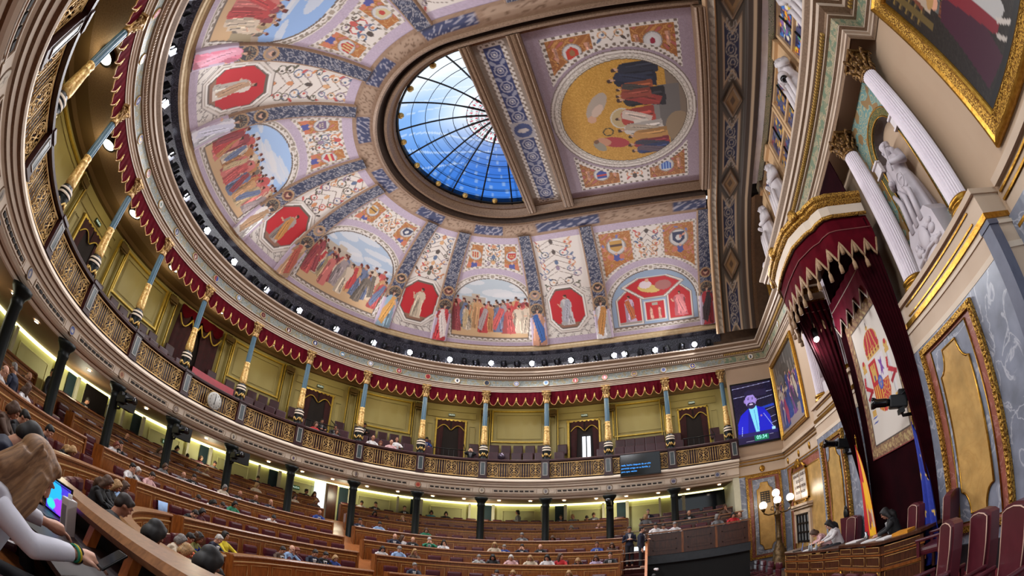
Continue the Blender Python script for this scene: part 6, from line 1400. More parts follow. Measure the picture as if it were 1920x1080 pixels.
for k,(x,y) in enumerate(((7.96,10.2),(7.95,8.9),(7.93,7.6),(7.9,6.3))): put_chair(x,y,-2.56,-1.57,['maroon seat in the row under the globe lamp, leftmost of four','maroon seat in the row under the globe lamp, second from the left','maroon seat in the row under the globe lamp, third from the left','maroon seat in the row under the globe lamp, rightmost of four'][k],'seats under the globe lamp')
for k,(x,y) in enumerate(((7.45,-.3),(7.5,-.98),(7.55,-1.7))): put_chair(x,y,-2.55,-1.57,['maroon seat in front of the presidency desk, left of three','maroon seat in front of the presidency desk, middle of three','maroon seat in front of the presidency desk, right of three'][k],'seats in front of the presidency desk')
# globe lamp
t=thing('globe_lamp','bronze candelabra lamp with four glowing white globes in front of the corner pier','floor lamp',(9.1,9.5,-2.05))
BRZ=mat('dark_gilt_bronze',(110,84,44),.4,metal=.5,c2=(60,42,22),scale=14,bump=.3)
b=MB(); b.lathe([(.42,0),(.42,.3),(.36,.36),(.3,.6),(.3,.8),(.24,.86),(.2,1.0),(.2,1.06),(.14,1.1),(.13,1.3),(.15,1.34),(.12,1.4),(.11,1.9),(.12,2.3),(.16,2.34),(.16,2.4),(.1,2.44),(.08,2.6),(.12,2.7),(.06,2.8),(.05,3.0)],16); obj('pedestal_post',b,BRZ,t)
GLB=emis('lamp_globe_glow',(255,244,224),7); gp=[(-.62,0,2.86),(.62,0,2.98),(.0,-.1,2.98),(0,.05,3.3)]
for x,y,z in gp[:2]: b=MB(); s=1 if x>0 else -1; b.tube([(0,0,2.55),(s*.2,0,2.42),(s*.42,0,2.42),(s*.6,0,2.5),(x,y,z-.2)],.035,6); b.tube([(s*.1,0,2.7),(s*.25,0,2.75),(s*.3,0,2.62),(s*.2,0,2.58)],.025,5); obj('arm',b,BRZ,t)
for x,y,z in gp: b=MB(); b.ell((x,y,z),(.17,.17,.17),16,10); obj('globe',b,GLB,t); b=MB(); b.lathe([(.05,-.28),(.1,-.2),(.12,-.13)],10,M=Matrix.Translation((x,y,z))); obj('cup',b,BRZ,t)
# broadcast cameras on brackets
def tvcam(label,loc,rz,tilt=-.25):
    t=thing('broadcast_camera',label,'camera',loc,rz,'broadcast cameras'); M=Matrix.Rotation(tilt,4,'X')
    b=MB(); b.box((0,0,0),(.22,.42,.26),M=M,bev=.03); b.box((0,.1,.18),(.14,.2,.12),M=M); obj('body',b,BLACKM,t)
    b=MB(); b.lathe([(.07,0),(.09,.1),(.09,.3),(.12,.36),(.12,.42)],12,M=M@Matrix.Translation((0,-.2,0))@Matrix.Rotation(PI/2,4,'X')); obj('lens',b,mat('lens_black',(14,14,18),.15),t)
    b=MB(); b.tube([(0,0,-.12),(0,.05,-.3),(0,.3,-.34)],.04,6); b.box((0,.02,-.2),(.26,.12,.1)); b.tube([(.1,.1,.1),(.16,.3,.2),(.1,.34,-.1),(.14,.2,-.25)],.014,5); obj('bracket',b,BLACKM,t); return t
tvcam('black broadcast camera on a bracket in front of the tapestry at the right drape',(9.0,-1.66,1.62),-1.9); tvcam('black broadcast camera on a bracket left of the drapes, above the national flag',(9.2,1.98,1.62),-1.7)
for i,lab in ((4,'black broadcast camera on the column under the balcony, left one of the cluster pair'),(5,'black broadcast camera on the column under the balcony, below the clock'),(6,'black broadcast camera on the column right of the clock'),(11,'black broadcast camera on the column near the stairs')):
    a=bay(i-1 if i<11 else i); x,y=P(a,10.85); tvcam(lab,(x,y,1.95),yaw(a),-.1)
for i in (3,4,5): a=bay(i); x,y=on_wall(a,11.0,.42,0)[:2]; b=MB(); b.box((0,0,0),(.6,.3,.5)); put('wall_monitor',['square black monitor under the balcony beside the far left camera column','square black monitor under the balcony beside the column below the clock','square black monitor under the balcony beside the column right of the clock'][i-3],'monitor',b,BLACKM,(x,y,1.98),yaw(a),'monitors under the balcony')
t=thing('stage_light','small bright spotlight shining under the canopy','spotlight',(8.6,1.0,4.35)); b=MB(); b.ell((0,0,0),(.08,.08,.08)); obj('lens',b,emis('spot_white',(255,250,250),40),t); b=MB(); b.lathe([(.05,.0),(.1,.1),(.1,.3)],10); b.tube([(0,0,.3),(0,0,1.3)],.02,5); obj('housing',b,BLACKM,t)
# ---- spotlights along the cornice ledge
SPW=emis('floodlight_white',(236,238,255),30)
def spot(on):
    t=thing('stage_spotlight','','spotlight'); M=Matrix.Rotation(.5,4,'X')
    b=MB(); b.box((0,.05,.26),(.22,.22,.30),M=M,bev=.03); obj('housing',b,BLACKM,t)
    b=MB(); b.tube([(-.14,0,.0),(-.14,.0,.26),(-.11,.0,.28)],.015,4); b.tube([(.14,0,0),(.14,0,.26),(.11,0,.28)],.015,4); b.box((0,0,.01),(.3,.12,.03)); obj('yoke',b,BLACKM,t)
    b=MB(); b.lathe([(.0,-.016),(.13 if on else .1,-.012),(.13 if on else .1,.0)],14,M=M@Matrix.Translation((0,-.07,.26))@Matrix.Rotation(PI/2,4,'X')); obj('lens',b,SPW if on else mat('dull_lens',(110,116,130),.15,metal=.4),t)
    for s in (-1,1): b=MB(); b.box((s*.1,-.12,.26),(.01,.12,.24),M=M); obj('barn_door',b,BLACKM,t)
    return t
SPOT={True:spot(True),False:spot(False)}; su={True:False,False:False}; rr=random.Random(5); N=66
for k in range(N):
    a=-PI-.25+(PI+.25+7.2/KS)*k/(N-1); on=(k%3==1) or k in (3,6,9,58,59); x,y=P(a,10.98); rz=yaw(a)+rr.uniform(-.5,.5)
    f=k/(N-1); lab=('lit white' if on else 'unlit black')+' spotlight on the cornice ledge, '+('over the far left gallery' if f<.3 else 'over the left part of the hall' if f<.55 else 'above the middle of the hall' if f<.8 else 'near the big screen pier')
    if not su[on]: su[on]=True; o=SPOT[on]; o.location=(x,y,8.92); o.rotation_euler=(0,0,rz); o['label']=lab; o['group']=lab
    else: dup(SPOT[on],(x,y,8.92),rz,lab,lab)
# small lamps strung along the ledge
b=MB(); rows=[P(a,10.93) for a in np.arange(-PI-.2,7.2/KS,DS/16)]
for x,y in rows: b.ell((x,y,8.95),(.022,.022,.022),5,3)
tag(obj('string_of_lamps',b,[emis('tiny_lamp',(236,230,255),14)]),'string of tiny white lamps along the cornice ledge','string lights',kind='stuff')
PEOPLE=[
('a', -0.803, 'look', 'short', 'dk', 'shirt', 'white', 'man in a white shirt, topmost middle row, beside the left column'),
('a', -0.75, 'chin', 'short', 'dk', 'suit', 'black', 'man in a dark suit, topmost middle row, second from the left column'),
('a', -0.64, 'up', 'short', 'dk', 'suit', 'black', 'man in a dark suit with white shirt, topmost middle row, before the teal door strip'),
('a', -0.541, 'look', 'bob', 'dk', 'top', 'teal', 'woman with a teal collar, topmost middle row, left of the dark haired woman'),
('a', -0.486, 'look', 'bob', 'bk', 'top', 'black', 'woman with black bob hair in dark clothes, topmost middle row, leaning low'),
('a', -0.06, 'up', 'short', 'dk', 'suit', 'navy', 'man in navy with a pale blue shirt, topmost row right of the middle column'),
('a', -0.015, 'chin', 'bob', 'bl', 'top', 'grey', 'blond person with hand at chin, topmost row right of the middle column'),
('a', 0.05, 'write', 'short', 'dk', 'suit', 'black', 'dark haired man in a black suit bending forward, topmost row near the camera column'),
('a', 0.079, 'look', 'short', 'br', 'suit', 'grey', 'man with brown hair behind the bending man, topmost row near the camera column'),
('b', -0.767, 'look', 'long', 'bk', 'top', 'maroon', 'woman with long black hair, second row from top, near the left column'),
('b', -0.723, 'write', 'short', 'br', 'top', 'olive', 'person in olive bowing low, second row from top, near the left column'),
('b', -0.657, 'chin', 'bob', 'bl', 'top', 'brown', 'blond woman in brown, second row from top, left of the second column'),
('b', -0.002, 'write', 'bob', 'gr', 'top', 'grey', 'grey haired person bending low, second row from top, right of the middle column'),
('b', 0.116, 'write', 'bald', 'bd', 'shirt', 'pink', 'bald man in pink bending, second row from top, near the camera column'),
('c', -0.865, 'chin', 'short', 'dk', 'suit', 'navy', 'man in dark blue with hand at mouth, left end of the third middle row'),
('c', -0.771, 'look', 'short', 'bk', 'shirt', 'ltblue', 'dark haired person in a light blue shirt, third middle row'),
('c', -0.577, 'look', 'bob', 'br', 'top', 'green', 'woman in a bright green top, third middle row'),
('c', -0.182, 'look', 'short', 'gr', 'suit', 'grey', 'grey haired man with glasses in grey, third middle row, under the hall centre'),
('c', -0.053, 'write', 'long', 'br', 'top', 'maroon', 'brown haired woman bowing low, third middle row, right of the centre column'),
('d', -0.731, 'look', 'bald', 'bd', 'suit', 'navy', 'bald man in a dark suit and white shirt, fourth middle row, leftmost'),
('d', -0.696, 'turn', 'long', 'br', 'top', 'white', 'brown haired woman in white turning away, fourth middle row'),
('d', -0.65, 'look', 'bald', 'bd', 'suit', 'black', 'bald man in a black suit, fourth middle row, right of the turning woman'),
('d', -0.576, 'phone', 'short', 'wh', 'suit', 'green', 'white haired man leaning with a raised hand, fourth middle row'),
('d', -0.512, 'chin', 'long', 'bk', 'top', 'white', 'dark haired woman in white with hand at face, fourth middle row'),
('d', -0.287, 'look', 'long', 'bl', 'top', 'cream', 'woman with long blond hair, fourth middle row, left of the man in blue'),
('d', -0.244, 'look', 'short', 'gr', 'suit', 'blue', 'man in a bright blue suit with a white shirt, fourth middle row, centre left'),
('d', -0.166, 'phone', 'short', 'dk', 'suit', 'navy', 'man in navy lifting both hands to his face, fourth middle row'),
('d', -0.084, 'look', 'bald', 'bd', 'suit', 'black', 'bald man with glasses in a black suit, fourth middle row, right of centre'),
('d', 0.138, 'up', 'short', 'br', 'suit', 'blue', 'bearded man in a blue suit, fourth middle row, near the right end'),
('d', 0.195, 'look', 'long', 'br', 'top', 'brown', 'brown haired woman in brown, right end of the fourth middle row'),
('e', -0.832, 'look', 'long', 'bk', 'top', 'white', 'black haired woman in a white jacket, left end of the fifth middle row'),
('e', -0.748, 'look', 'short', 'gr', 'shirt', 'ltblue', 'grey haired man in a light blue jacket, fifth middle row, left part'),
('e', -0.669, 'chin', 'long', 'bl', 'top', 'brown', 'long haired woman in brown resting her chin, fifth middle row, left part'),
('e', -0.352, 'look', 'short', 'gr', 'suit', 'ltgrey', 'grey haired man in a light grey jacket, fifth middle row, centre'),
('e', -0.284, 'look', 'long', 'bk', 'top', 'black', 'dark haired woman in black, fifth middle row, centre'),
('e', -0.194, 'look', 'bob', 'wh', 'top', 'pink', 'woman with white curly hair in pale pink, fifth middle row'),
('e', -0.099, 'look', 'long', 'bl', 'top', 'cream', 'woman with golden hair in cream, fifth middle row'),
('e', -0.015, 'look', 'long', 'bk', 'top', 'white', 'black haired woman in white holding a paper, fifth middle row'),
('e', 0.032, 'turn', 'long', 'br', 'top', 'red', 'brown haired woman in bright red, fifth middle row'),
('e', 0.097, 'write', 'long', 'bl', 'top', 'navy', 'light haired woman in navy bending forward, fifth middle row'),
('e', 0.155, 'look', 'long', 'br', 'top', 'lilac', 'brown haired woman in lilac, fifth middle row'),
('e', 0.208, 'up', 'short', 'dk', 'suit', 'black', 'man in a black suit and tie, right end of the fifth middle row'),
('f', -0.708, 'chin', 'short', 'gr', 'suit', 'navy', 'grey haired man in a dark suit with hand at mouth, lowest middle row'),
('f', -0.246, 'look', 'short', 'dk', 'suit', 'ltgrey', 'dark haired man in a light grey suit and dark tie, lowest middle row'),
('f', -0.155, 'look', 'bob', 'bl', 'top', 'red', 'blond woman with a pinkish face, lowest middle row, bottom edge'),
('f', 0.089, 'look', 'long', 'bl', 'top', 'brown', 'light haired woman at the bottom edge, lowest middle row'),
('a', -1.2, 'look', 'short', 'dk', 'suit', 'navy', 'man in a dark jacket writing, topmost left row, before the teal strip'),
('a', -1.517, 'look', 'bob', 'bk', 'top', 'navy', 'dark haired person in navy, topmost left row under the exit sign'),
('a', -1.481, 'write', 'short', 'bk', 'suit', 'black', 'dark haired person bowing, topmost left row under the exit sign, right one'),
('a', -1.423, 'look', 'bob', 'br', 'top', 'maroon', 'brown haired woman, topmost left row, right of the exit sign'),
('a', -1.368, 'look', 'short', 'dk', 'shirt', 'grey', 'man in a grey shirt, topmost left row, left of the camera column'),
('a', -1.011, 'turn', 'short', 'dk', 'suit', 'black', 'dark haired person in black by the open lit doorway'),
('a', -0.982, 'look', 'long', 'br', 'top', 'maroon', 'brown haired woman in maroon by the open lit doorway'),
('b', -1.232, 'turn', 'bob', 'bl', 'top', 'cream', 'blond woman seen from behind, second left row'),
('b', -1.083, 'look', 'long', 'br', 'top', 'cream', 'woman with long brown hair in cream, second left row, right of a column'),
('b', -0.999, 'look', 'bob', 'bl', 'top', 'brown', 'light haired person in brown, right end of the second left row'),
('b', -1.771, 'look', 'bald', 'bd', 'suit', 'navy', 'balding man in a dark suit, second left row, far left'),
('b', -1.474, 'look', 'short', 'dk', 'suit', 'grey', 'dark haired man in grey, second left row'),
('b', -1.437, 'look', 'bob', 'bl', 'top', 'cream', 'light haired woman in cream, second left row, beside the dark haired man'),
('b', -1.632, 'look', 'long', 'br', 'top', 'brown', 'brown haired person, second left row, left of a column'),
('c', -1.433, 'look', 'bob', 'gr', 'top', 'cream', 'grey haired woman in a cream jacket, third left row, right of a column'),
('c', -1.366, 'look', 'bald', 'bd', 'suit', 'black', 'balding man in a dark suit, third left row, left of the two bald men'),
('c', -1.297, 'look', 'bald', 'bd', 'suit', 'black', 'bald man in a black suit, third left row, middle of three'),
('c', -1.23, 'chin', 'bald', 'bd', 'suit', 'navy', 'bald man with glasses touching his chin, third left row'),
('c', -1.024, 'look', 'bald', 'bd', 'suit', 'blue', 'bald man in a blue suit and white shirt, right part of the third left row'),
('c', -1.924, 'look', 'bob', 'rd', 'top', 'white', 'red haired woman in white, left end of the third left row'),
('c', -1.904, 'chin', 'short', 'dk', 'suit', 'black', 'dark haired man beside the red haired woman, third left row'),
('c', -1.699, 'look', 'bob', 'br', 'top', 'grey', 'brown haired woman in grey, third left row, left of a column'),
('c', -1.616, 'look', 'bald', 'bd', 'suit', 'grey', 'balding man in a grey jacket, third left row'),
('c', -1.57, 'look', 'short', 'dk', 'suit', 'black', 'dark haired man in a black suit and white shirt, third left row'),
('d', -1.542, 'write', 'short', 'dk', 'suit', 'navy', 'dark haired man in navy bowing, fourth left row'),
('d', -1.471, 'look', 'bob', 'bk', 'top', 'green', 'black haired woman in dark green, fourth left row'),
('d', -1.296, 'write', 'short', 'bk', 'top', 'white', 'short haired woman in white bowing, fourth left row'),
('d', -1.982, 'chin', 'short', 'bk', 'top', 'white', 'short haired woman in a white jacket, left end of the fourth left row'),
('d', -1.962, 'look', 'bob', 'wh', 'top', 'grey', 'white haired woman behind the white jacket, fourth left row'),
('d', -1.886, 'look', 'short', 'dk', 'top', 'pink', 'short haired woman in pale pink, fourth left row'),
('d', -1.662, 'write', 'short', 'dk', 'suit', 'black', 'dark haired man in black bending forward, fourth left row'),
('d', -1.584, 'write', 'long', 'bk', 'top', 'white', 'dark haired woman in white bowing, fourth left row'),
('e', -1.882, 'write', 'short', 'dk', 'shirt', 'black', 'bearded man in a black shirt, left end of the fifth left row'),
('e', -1.81, 'look', 'bob', 'bk', 'top', 'maroon', 'black haired woman in maroon, fifth left row'),
('f', -1.989, 'look', 'short', 'wh', 'suit', 'navy', 'white haired bearded man in a navy suit with folded arms, lowest left row'),
('f', -1.889, 'up', 'bob', 'bk', 'top', 'yellow', 'black haired woman in a bright yellow jacket, lowest left row'),
('f', -1.509, 'look', 'short', 'dk', 'suit', 'brown', 'balding man in a brown jacket, lowest left row'),
('f', -1.441, 'chin', 'bald', 'bd', 'shirt', 'ltblue', 'bald bearded man in a pale blue shirt, lowest left row'),
('f', -1.301, 'look', 'short', 'dk', 'suit', 'navy', 'dark haired man in a dark jacket and white shirt, lowest left row'),
('f', -1.175, 'look', 'bob', 'bl', 'top', 'blue', 'blond woman in a blue jacket, right part of the lowest left row'),
('f', -1.416, 'look', 'short', 'rd', 'top', 'maroon', 'red haired person at the bottom edge below the pale blue shirt'),
('f', -1.235, 'look', 'short', 'bk', 'suit', 'black', 'dark haired person at the bottom edge, right of the red haired one'),
('d', -2.501, 'look', 'short', 'bk', 'suit', 'navy', 'dark haired woman in navy with a white blouse, near left, beside the blond woman'),
('d', -2.377, 'write', 'long', 'bl', 'top', 'black', 'blond woman in black looking down, near left, at the curved desk'),
('e', -3.035, 'look', 'short', 'dk', 'suit', 'black', 'dark haired man with a beard, near left, below the curved desk rail'),
('e', -2.575, 'look', 'long', 'br', 'top', 'black', 'brown haired woman in black, near left, beside the woman in light blue'),
('e', -2.45, 'look', 'long', 'bl', 'top', 'black', 'blond woman with glasses, near left, behind the woman in light blue'),
('e', -2.346, 'chin', 'long', 'br', 'top', 'ltblue', 'brown haired woman in a light blue blazer resting her chin, near left'),
('e', -3.147, 'look', 'bob', 'bk', 'top', 'black', 'black haired head seen from behind, below the curved desk rail'),
('e', -3.227, 'look', 'bob', 'bk', 'suit', 'black', 'black haired person seen from behind near the bottom, between two rails'),
('f', -2.19, 'look', 'curly', 'br', 'top', 'royal', 'woman with curly brown hair in royal blue, near left'),
('f', -2.302, 'look', 'short', 'bk', 'top', 'orange', 'black haired person in bright orange, near left'),
('f', -2.756, 'look', 'bob', 'bl', 'top', 'red', 'blond woman in red, near the bottom left'),
('f', -2.482, 'look', 'bob', 'gr', 'top', 'cream', 'grey blond haired woman behind the red one, near the bottom left'),
('f', -2.189, 'look', 'long', 'bk', 'top', 'olive', 'black haired woman in an olive patterned dress, near the bottom left'),
('f', -2.913, 'write', 'short', 'bk', 'top', 'red', 'dark haired bearded man at the bottom left, leaning forward'),
('c', -2.347, 'turn', 'long', 'br', 'top', 'white', 'woman with long light brown hair in white, far left'),
('d', -2.789, 'look', 'bob', 'br', 'top', 'brown', 'brown haired woman cut by the left edge, lower one'),
('d', -2.69, 'look', 'short', 'bk', 'suit', 'black', 'dark haired man behind the brown haired woman, far left'),
('c', -2.484, 'look', 'bald', 'bd', 'suit', 'white', 'bald person cut by the left edge, upper one'),
('b', -2.215, 'write', 'bald', 'bd', 'top', 'brown', 'bald person in brown bowing, far left under the balcony'),
('a', -1.882, 'look', 'short', 'bk', 'suit', 'black', 'black haired man before the pale wall, far left'),
]
# ================================================================ PEOPLE
def blob(name,mb,voxel,it=3):
    me=bpy.data.meshes.new('tmp'); me.from_pydata(mb.v,[],mb.f); o=bpy.data.objects.new('tmp',me); COL.objects.link(o)
    bm=bmesh.new(); bm.from_mesh(me); bmesh.ops.recalc_face_normals(bm,faces=bm.faces); bm.to_mesh(me); bm.free()
    m=o.modifiers.new('r','REMESH'); m.mode='VOXEL'; m.voxel_size=voxel; m.use_smooth_shade=True
    if it: s=o.modifiers.new('s','SMOOTH'); s.factor=.5; s.iterations=it
    dg=bpy.context.evaluated_depsgraph_get(); me2=bpy.data.meshes.new_from_object(o.evaluated_get(dg)); me2.name=name
    bpy.data.objects.remove(o); bpy.data.meshes.remove(me); return me2
def skin_mat(name,c):
    m,nt,b=newmat(name); N=nt.nodes; K=nt.links; a=N.new('ShaderNodeAttribute'); a.attribute_name='feat'; mx=N.new('ShaderNodeMixRGB'); mx.blend_type='MULTIPLY'; mx.inputs['Fac'].default_value=1
    nz=N.new('ShaderNodeTexNoise'); nz.inputs['Scale'].default_value=30; r=N.new('ShaderNodeValToRGB'); r.color_ramp.elements[0].color=L4(tuple(x*.9 for x in c)); r.color_ramp.elements[1].color=L4(c); K.new(nz.outputs['Fac'],r.inputs['Fac'])
    K.new(r.outputs['Color'],mx.inputs['Color1']); K.new(a.outputs['Color'],mx.inputs['Color2']); K.new(mx.outputs['Color'],b.inputs['Base Color']); b.inputs['Roughness'].default_value=.5; b.inputs['Subsurface Weight'].default_value=.0; return m
SKINS=[skin_mat('skin_fair',(222,170,144)),skin_mat('skin_medium',(200,146,118)),skin_mat('skin_tan',(182,126,100))]
HCOL={'dk':(44,32,28),'bk':(22,18,18),'br':(86,58,40),'bl':(186,146,96),'gr':(136,130,126),'wh':(206,200,194),'rd':(130,62,40),'bd':(120,104,96)}
HM={k:mat('hair_'+k,c,.65,c2=tuple(x*.7 for x in c),scale=40,contrast=2) for k,c in HCOL.items()}
TCOL=dict(white=(226,222,222),black=(22,22,26),navy=(26,32,56),blue=(40,70,150),royal=(24,60,190),grey=(110,110,112),ltgrey=(168,168,166),ltblue=(150,180,220),green=(40,130,96),teal=(70,140,150),maroon=(84,28,42),pink=(222,176,176),cream=(214,196,172),brown=(92,68,54),olive=(112,110,46),red=(190,26,34),lilac=(196,176,206),orange=(230,110,60),yellow=(220,196,30))
TM={k:mat('cloth_'+k,c,.75,c2=tuple(x*.86 for x in c),scale=9) for k,c in TCOL.items()}; TROU=mat('trouser_cloth',(30,30,38),.8)
def Rx(a): return Matrix.Rotation(a,4,'X')
def hand(mb,w,d,up,s,L=.09,r=.0085,curl=.5):
    """palm and five bent fingers from wrist w along d"""
    d=Vector(d).normalized(); up=Vector(up); up=(up-d*up.dot(d)).normalized(); sd=d.cross(up)*s; w=Vector(w)
    mb.tube([w,w+d*.045,w+d*.09],[.026,.036,.032],8)
    for k,(o,l) in enumerate(((-.028,.062),(-.009,.078),(.010,.074),(.028,.058))):
        b0=w+d*.085+sd*o; b1=b0+d*l*.5-up*curl*.012; b2=b1+d*l*.4-up*curl*.035; mb.tube([b0,b1,b2],[r,r*.95,r*.75],6)
    t0=w+d*.03-sd*.03; t1=t0+d*.035-sd*.022-up*.008; t2=t1+d*.03-sd*.004-up*.014; mb.tube([t0,t1,t2],[.012,.011,.008],6)
def head_shapes(mb,M):
    mb.ell((0,.008,.018),(.076,.094,.1),18,14,M=M); mb.ell((0,-.022,-.052),(.056,.066,.066),14,10,M=M); mb.ell((0,-.06,-.092),(.024,.022,.02),8,6,M=M)
    mb.tube([(0,-.088,.03),(0,-.104,-.008),(0,-.098,-.02)],[.009,.015,.013],6,M=M)
    for s in (-1,1): mb.ell((s*.078,.008,-.008),(.012,.02,.03),8,6,M=M); mb.ell((s*.042,-.07,-.02),(.024,.022,.022),8,6,M=M); mb.ell((s*.032,-.083,.04),(.026,.016,.010),8,6,M=M)
    mb.ell((0,-.088,-.058),(.024,.014,.012),8,6,M=M)
def feat_attr(me,M):
    n=len(me.vertices); co=np.zeros(n*3); me.vertices.foreach_get('co',co); co=co.reshape(-1,3); Mi=np.array(M.inverted()); h=co@Mi[:3,:3].T+Mi[:3,3]
    c=np.ones((n,4)); 
    for s in (-1,1):
        d=((h[:,0]-s*.032)/.017)**2+((h[:,2]-.016)/.0095)**2; c[(d<1)&(h[:,1]<-.04)]=(.16,.12,.1,1); d=((h[:,0]-s*.034)/.024)**2+((h[:,2]-.044)/.007)**2; c[(d<1)&(h[:,1]<-.04)]=(.35,.28,.24,1)
    d=((h[:,0])/.026)**2+((h[:,2]+.058)/.011)**2; c[(d<1)&(h[:,1]<-.05)]=(.82,.5,.5,1)
    a=me.color_attributes.new('feat','FLOAT_COLOR','POINT'); a.data.foreach_set('color',c.astype(np.float32).reshape(-1))
POSES=dict(look=(.33,.42,0,'desk','desk'),write=(.66,.55,0,'desk','desk'),chin=(.25,.25,.12,'desk','chin'),up=(.08,.05,0,'desk','desk'),turn=(.15,.15,1.1,'desk','desk'),phone=(.2,.3,0,'face','face'),stand=(.05,.35,0,'belly','belly'),standup=(.03,.05,.2,'side','belly'),gesture=(.05,.1,-.6,'side','reach'),rail=(.45,.2,0,'desk','desk'))
PROTO={}
def proto(pose):
    if pose in PROTO: return PROTO[pose]
    lean,hp,hy,al,ar=POSES[pose]; st=pose in('stand','standup','gesture'); hz=.92 if st else .56; hip=Vector((0,.12 if not st else 0,hz))
    T=Matrix.Translation(hip)@Rx(lean); J=lambda x,y,z: T@Vector((x,y,z))
    neck=J(0,.0,.50); hm=Matrix.Translation(J(0,-.01,.515))@Rx(-lean+0 if False else 0)@Rx(lean*.5+hp)@Matrix.Rotation(hy,4,'Z')@Matrix.Translation((0,-.015,.135))
    body=MB(); top=MB(); tr=MB()
    def trunk(mb,e): mb.tube([J(0,0,-.04),J(0,0,.1),J(0,-.01,.25),J(0,.0,.36),J(0,.01,.44)],[.135+e,.13+e,.135+e,.14+e,.10+e],14); mb.tube([J(-.155,.01,.40),J(0,.0,.43),J(.155,.01,.40)],[.062+e,.085+e,.062+e],10)
    trunk(body,-.012); trunk(top,.016)
    body.tube([neck-Vector((0,0,.06)),neck,hm@Vector((0,.02,-.05))],[.062,.056,.054],10); head_shapes(body,hm)
    top.tube([neck-(neck-hip).normalized()*.07,neck-(neck-hip).normalized()*.015],[.085,.066],12)
    for s,k in ((-1,al),(1,ar)):
        sh=J(s*.185,.0,.40)
        if k=='desk': el=Vector((s*.27,-.14,.80 if not st else 1.0)); wr=Vector((s*.12,-.36,.735)); d=(-s*.5,-.8,-.12); up=(0,0,1)
        elif k=='chin': el=Vector((s*.2,-.30,.80)); wr=hm@Vector((s*.05,-.09,-.14)); d=(-s*.2,-.1,1); up=(0,-1,0)
        elif k=='face': el=Vector((s*.27,-.26,.92)); wr=hm@Vector((s*.09,-.17,-.08)); d=(-s*.5,.1,1); up=(0,-1,0)
        elif k=='belly': el=sh+Vector((s*.08,.03,-.28)); wr=Vector((s*.07,-.28,1.14)); d=(-s*.6,-.6,.1); up=(0,-.2,1)
        elif k=='reach': el=sh+Vector((s*.2,-.1,-.22)); wr=sh+Vector((s*.36,-.26,-.12)); d=(s*.7,-.7,.1); up=(0,0,1)
        else: el=sh+Vector((s*.06,.02,-.29)); wr=sh+Vector((s*.06,-.06,-.54)); d=(0,-.1,-1); up=(s,0,0)
        body.tube([sh,el,wr],[.045,.036,.026],8); hand(body,wr,d,up,s); top.tube([sh,sh+(el-sh)*.5,el,wr-(wr-el).normalized()*.035],[.068,.06,.052,.042],10)
    for s in (-1,1):
        if st: pts=[(s*.09,0,hz),(s*.095,-.0,.5),(s*.1,.03,.1)]; f0=Vector((s*.1,.03,.05))
        else: pts=[(s*.09,.1,.54),(s*.12,-.34,.53),(s*.12,-.36,.1)]; f0=Vector((s*.12,-.36,.05))
        body.tube(pts,[.075,.055,.038],10); body.tube([f0,f0+Vector((0,-.1,-.005)),f0+Vector((0,-.18,-.02))],[.042,.042,.03],8); tr.tube([pts[0],pts[1],(pts[2][0],pts[2][1],.09)],[.095,.075,.062],12); 
    tr.ell(hip-Vector((0,0,.0)),(.15,.13,.13),14,10)
    bm_=blob('person_body',body,.0115,2); feat_attr(bm_,hm); tm=blob('top',top,.016,3); tm2=blob('trousers',tr,.02,3)
    sh_=MB(); sh_.v=[]; M=T@Matrix.Translation((0,-.125,.36)); sh_.add([(-.062,-.02,.09),(.062,-.02,.09),(.012,-.043,-.17),(-.012,-.043,-.17),(-.062,.03,.09),(.062,.03,.09),(.012,.0,-.17),(-.012,.0,-.17)],[(0,1,2,3),(4,7,6,5),(0,4,5,1),(1,5,6,2),(2,6,7,3),(3,7,4,0)],M=M); sm=sh_.mesh('shirt_front',TM['white'])
    ti=MB(); ti.add([(-.014,-.03,.08),(.014,-.03,.08),(.02,-.05,-.13),(0,-.052,-.17),(-.02,-.05,-.13),(-.01,-.0,.08),(.01,.0,.08),(0,-.02,-.17)],[(0,1,2,3,4),(0,5,6,1),(1,6,7,3,2),(0,4,3,7,5),(5,7,6)],M=M); tim=ti.mesh('tie',TM['navy'])
    PROTO[pose]=(bm_,tm,tm2,sm,tim,hm); return PROTO[pose]
HAIR={}
def hair(style):
    if style in HAIR: return HAIR[style]
    b=MB()
    if style=='bald':
        for s in (-1,1): b.ell((s*.068,.03,-.0),(.018,.05,.04),10,8)
        b.ell((0,.085,-.02),(.06,.022,.045),10,8); b.tube([(-.07,.03,-.01),(-.05,.075,-.015),(0,.095,-.02),(.05,.075,-.015),(.07,.03,-.01)],.018,8)
    else:
        b.ell((0,.022,.045),(.085,.098,.088),18,12); b.ell((0,-.045,.092),(.062,.045,.032),10,8); b.ell((0,.06,-.02),(.074,.056,.075),14,10)
        for s in (-1,1): b.ell((s*.076,.0,.03),(.016,.035,.04),8,6)
        if style in('bob','curly','long'):
            for s in (-1,1): b.ell((s*.08,.02,-.04),(.028,.06,.09),12,9); b.ell((s*.07,-.035,.03),(.026,.035,.06),10,8)
            b.ell((0,.08,-.06),(.085,.05,.09),14,10)
        if style=='long':
            for s in (-1,1): b.tube([(s*.08,.02,-.05),(s*.095,.03,-.15),(s*.09,.02,-.26)],[.042,.045,.02],10)
            b.tube([(0,.09,-.05),(0,.115,-.16),(0,.11,-.29)],[.075,.085,.04],12)
        if style=='curly':
            r=random.Random(3)
            for k in range(26): a=r.uniform(0,2*PI); b.ell((.1*cos(a),.03+.1*abs(sin(a)),r.uniform(-.12,.1)),(.035,.035,.035),8,6)
    HAIR[style]=blob('hair',b,.014,7); return HAIR[style]
pr_=random.Random(11)
def setm(o,m):
    if not o.data.materials: o.data.materials.append(m)
    o.material_slots[0].link='OBJECT'; o.material_slots[0].material=m
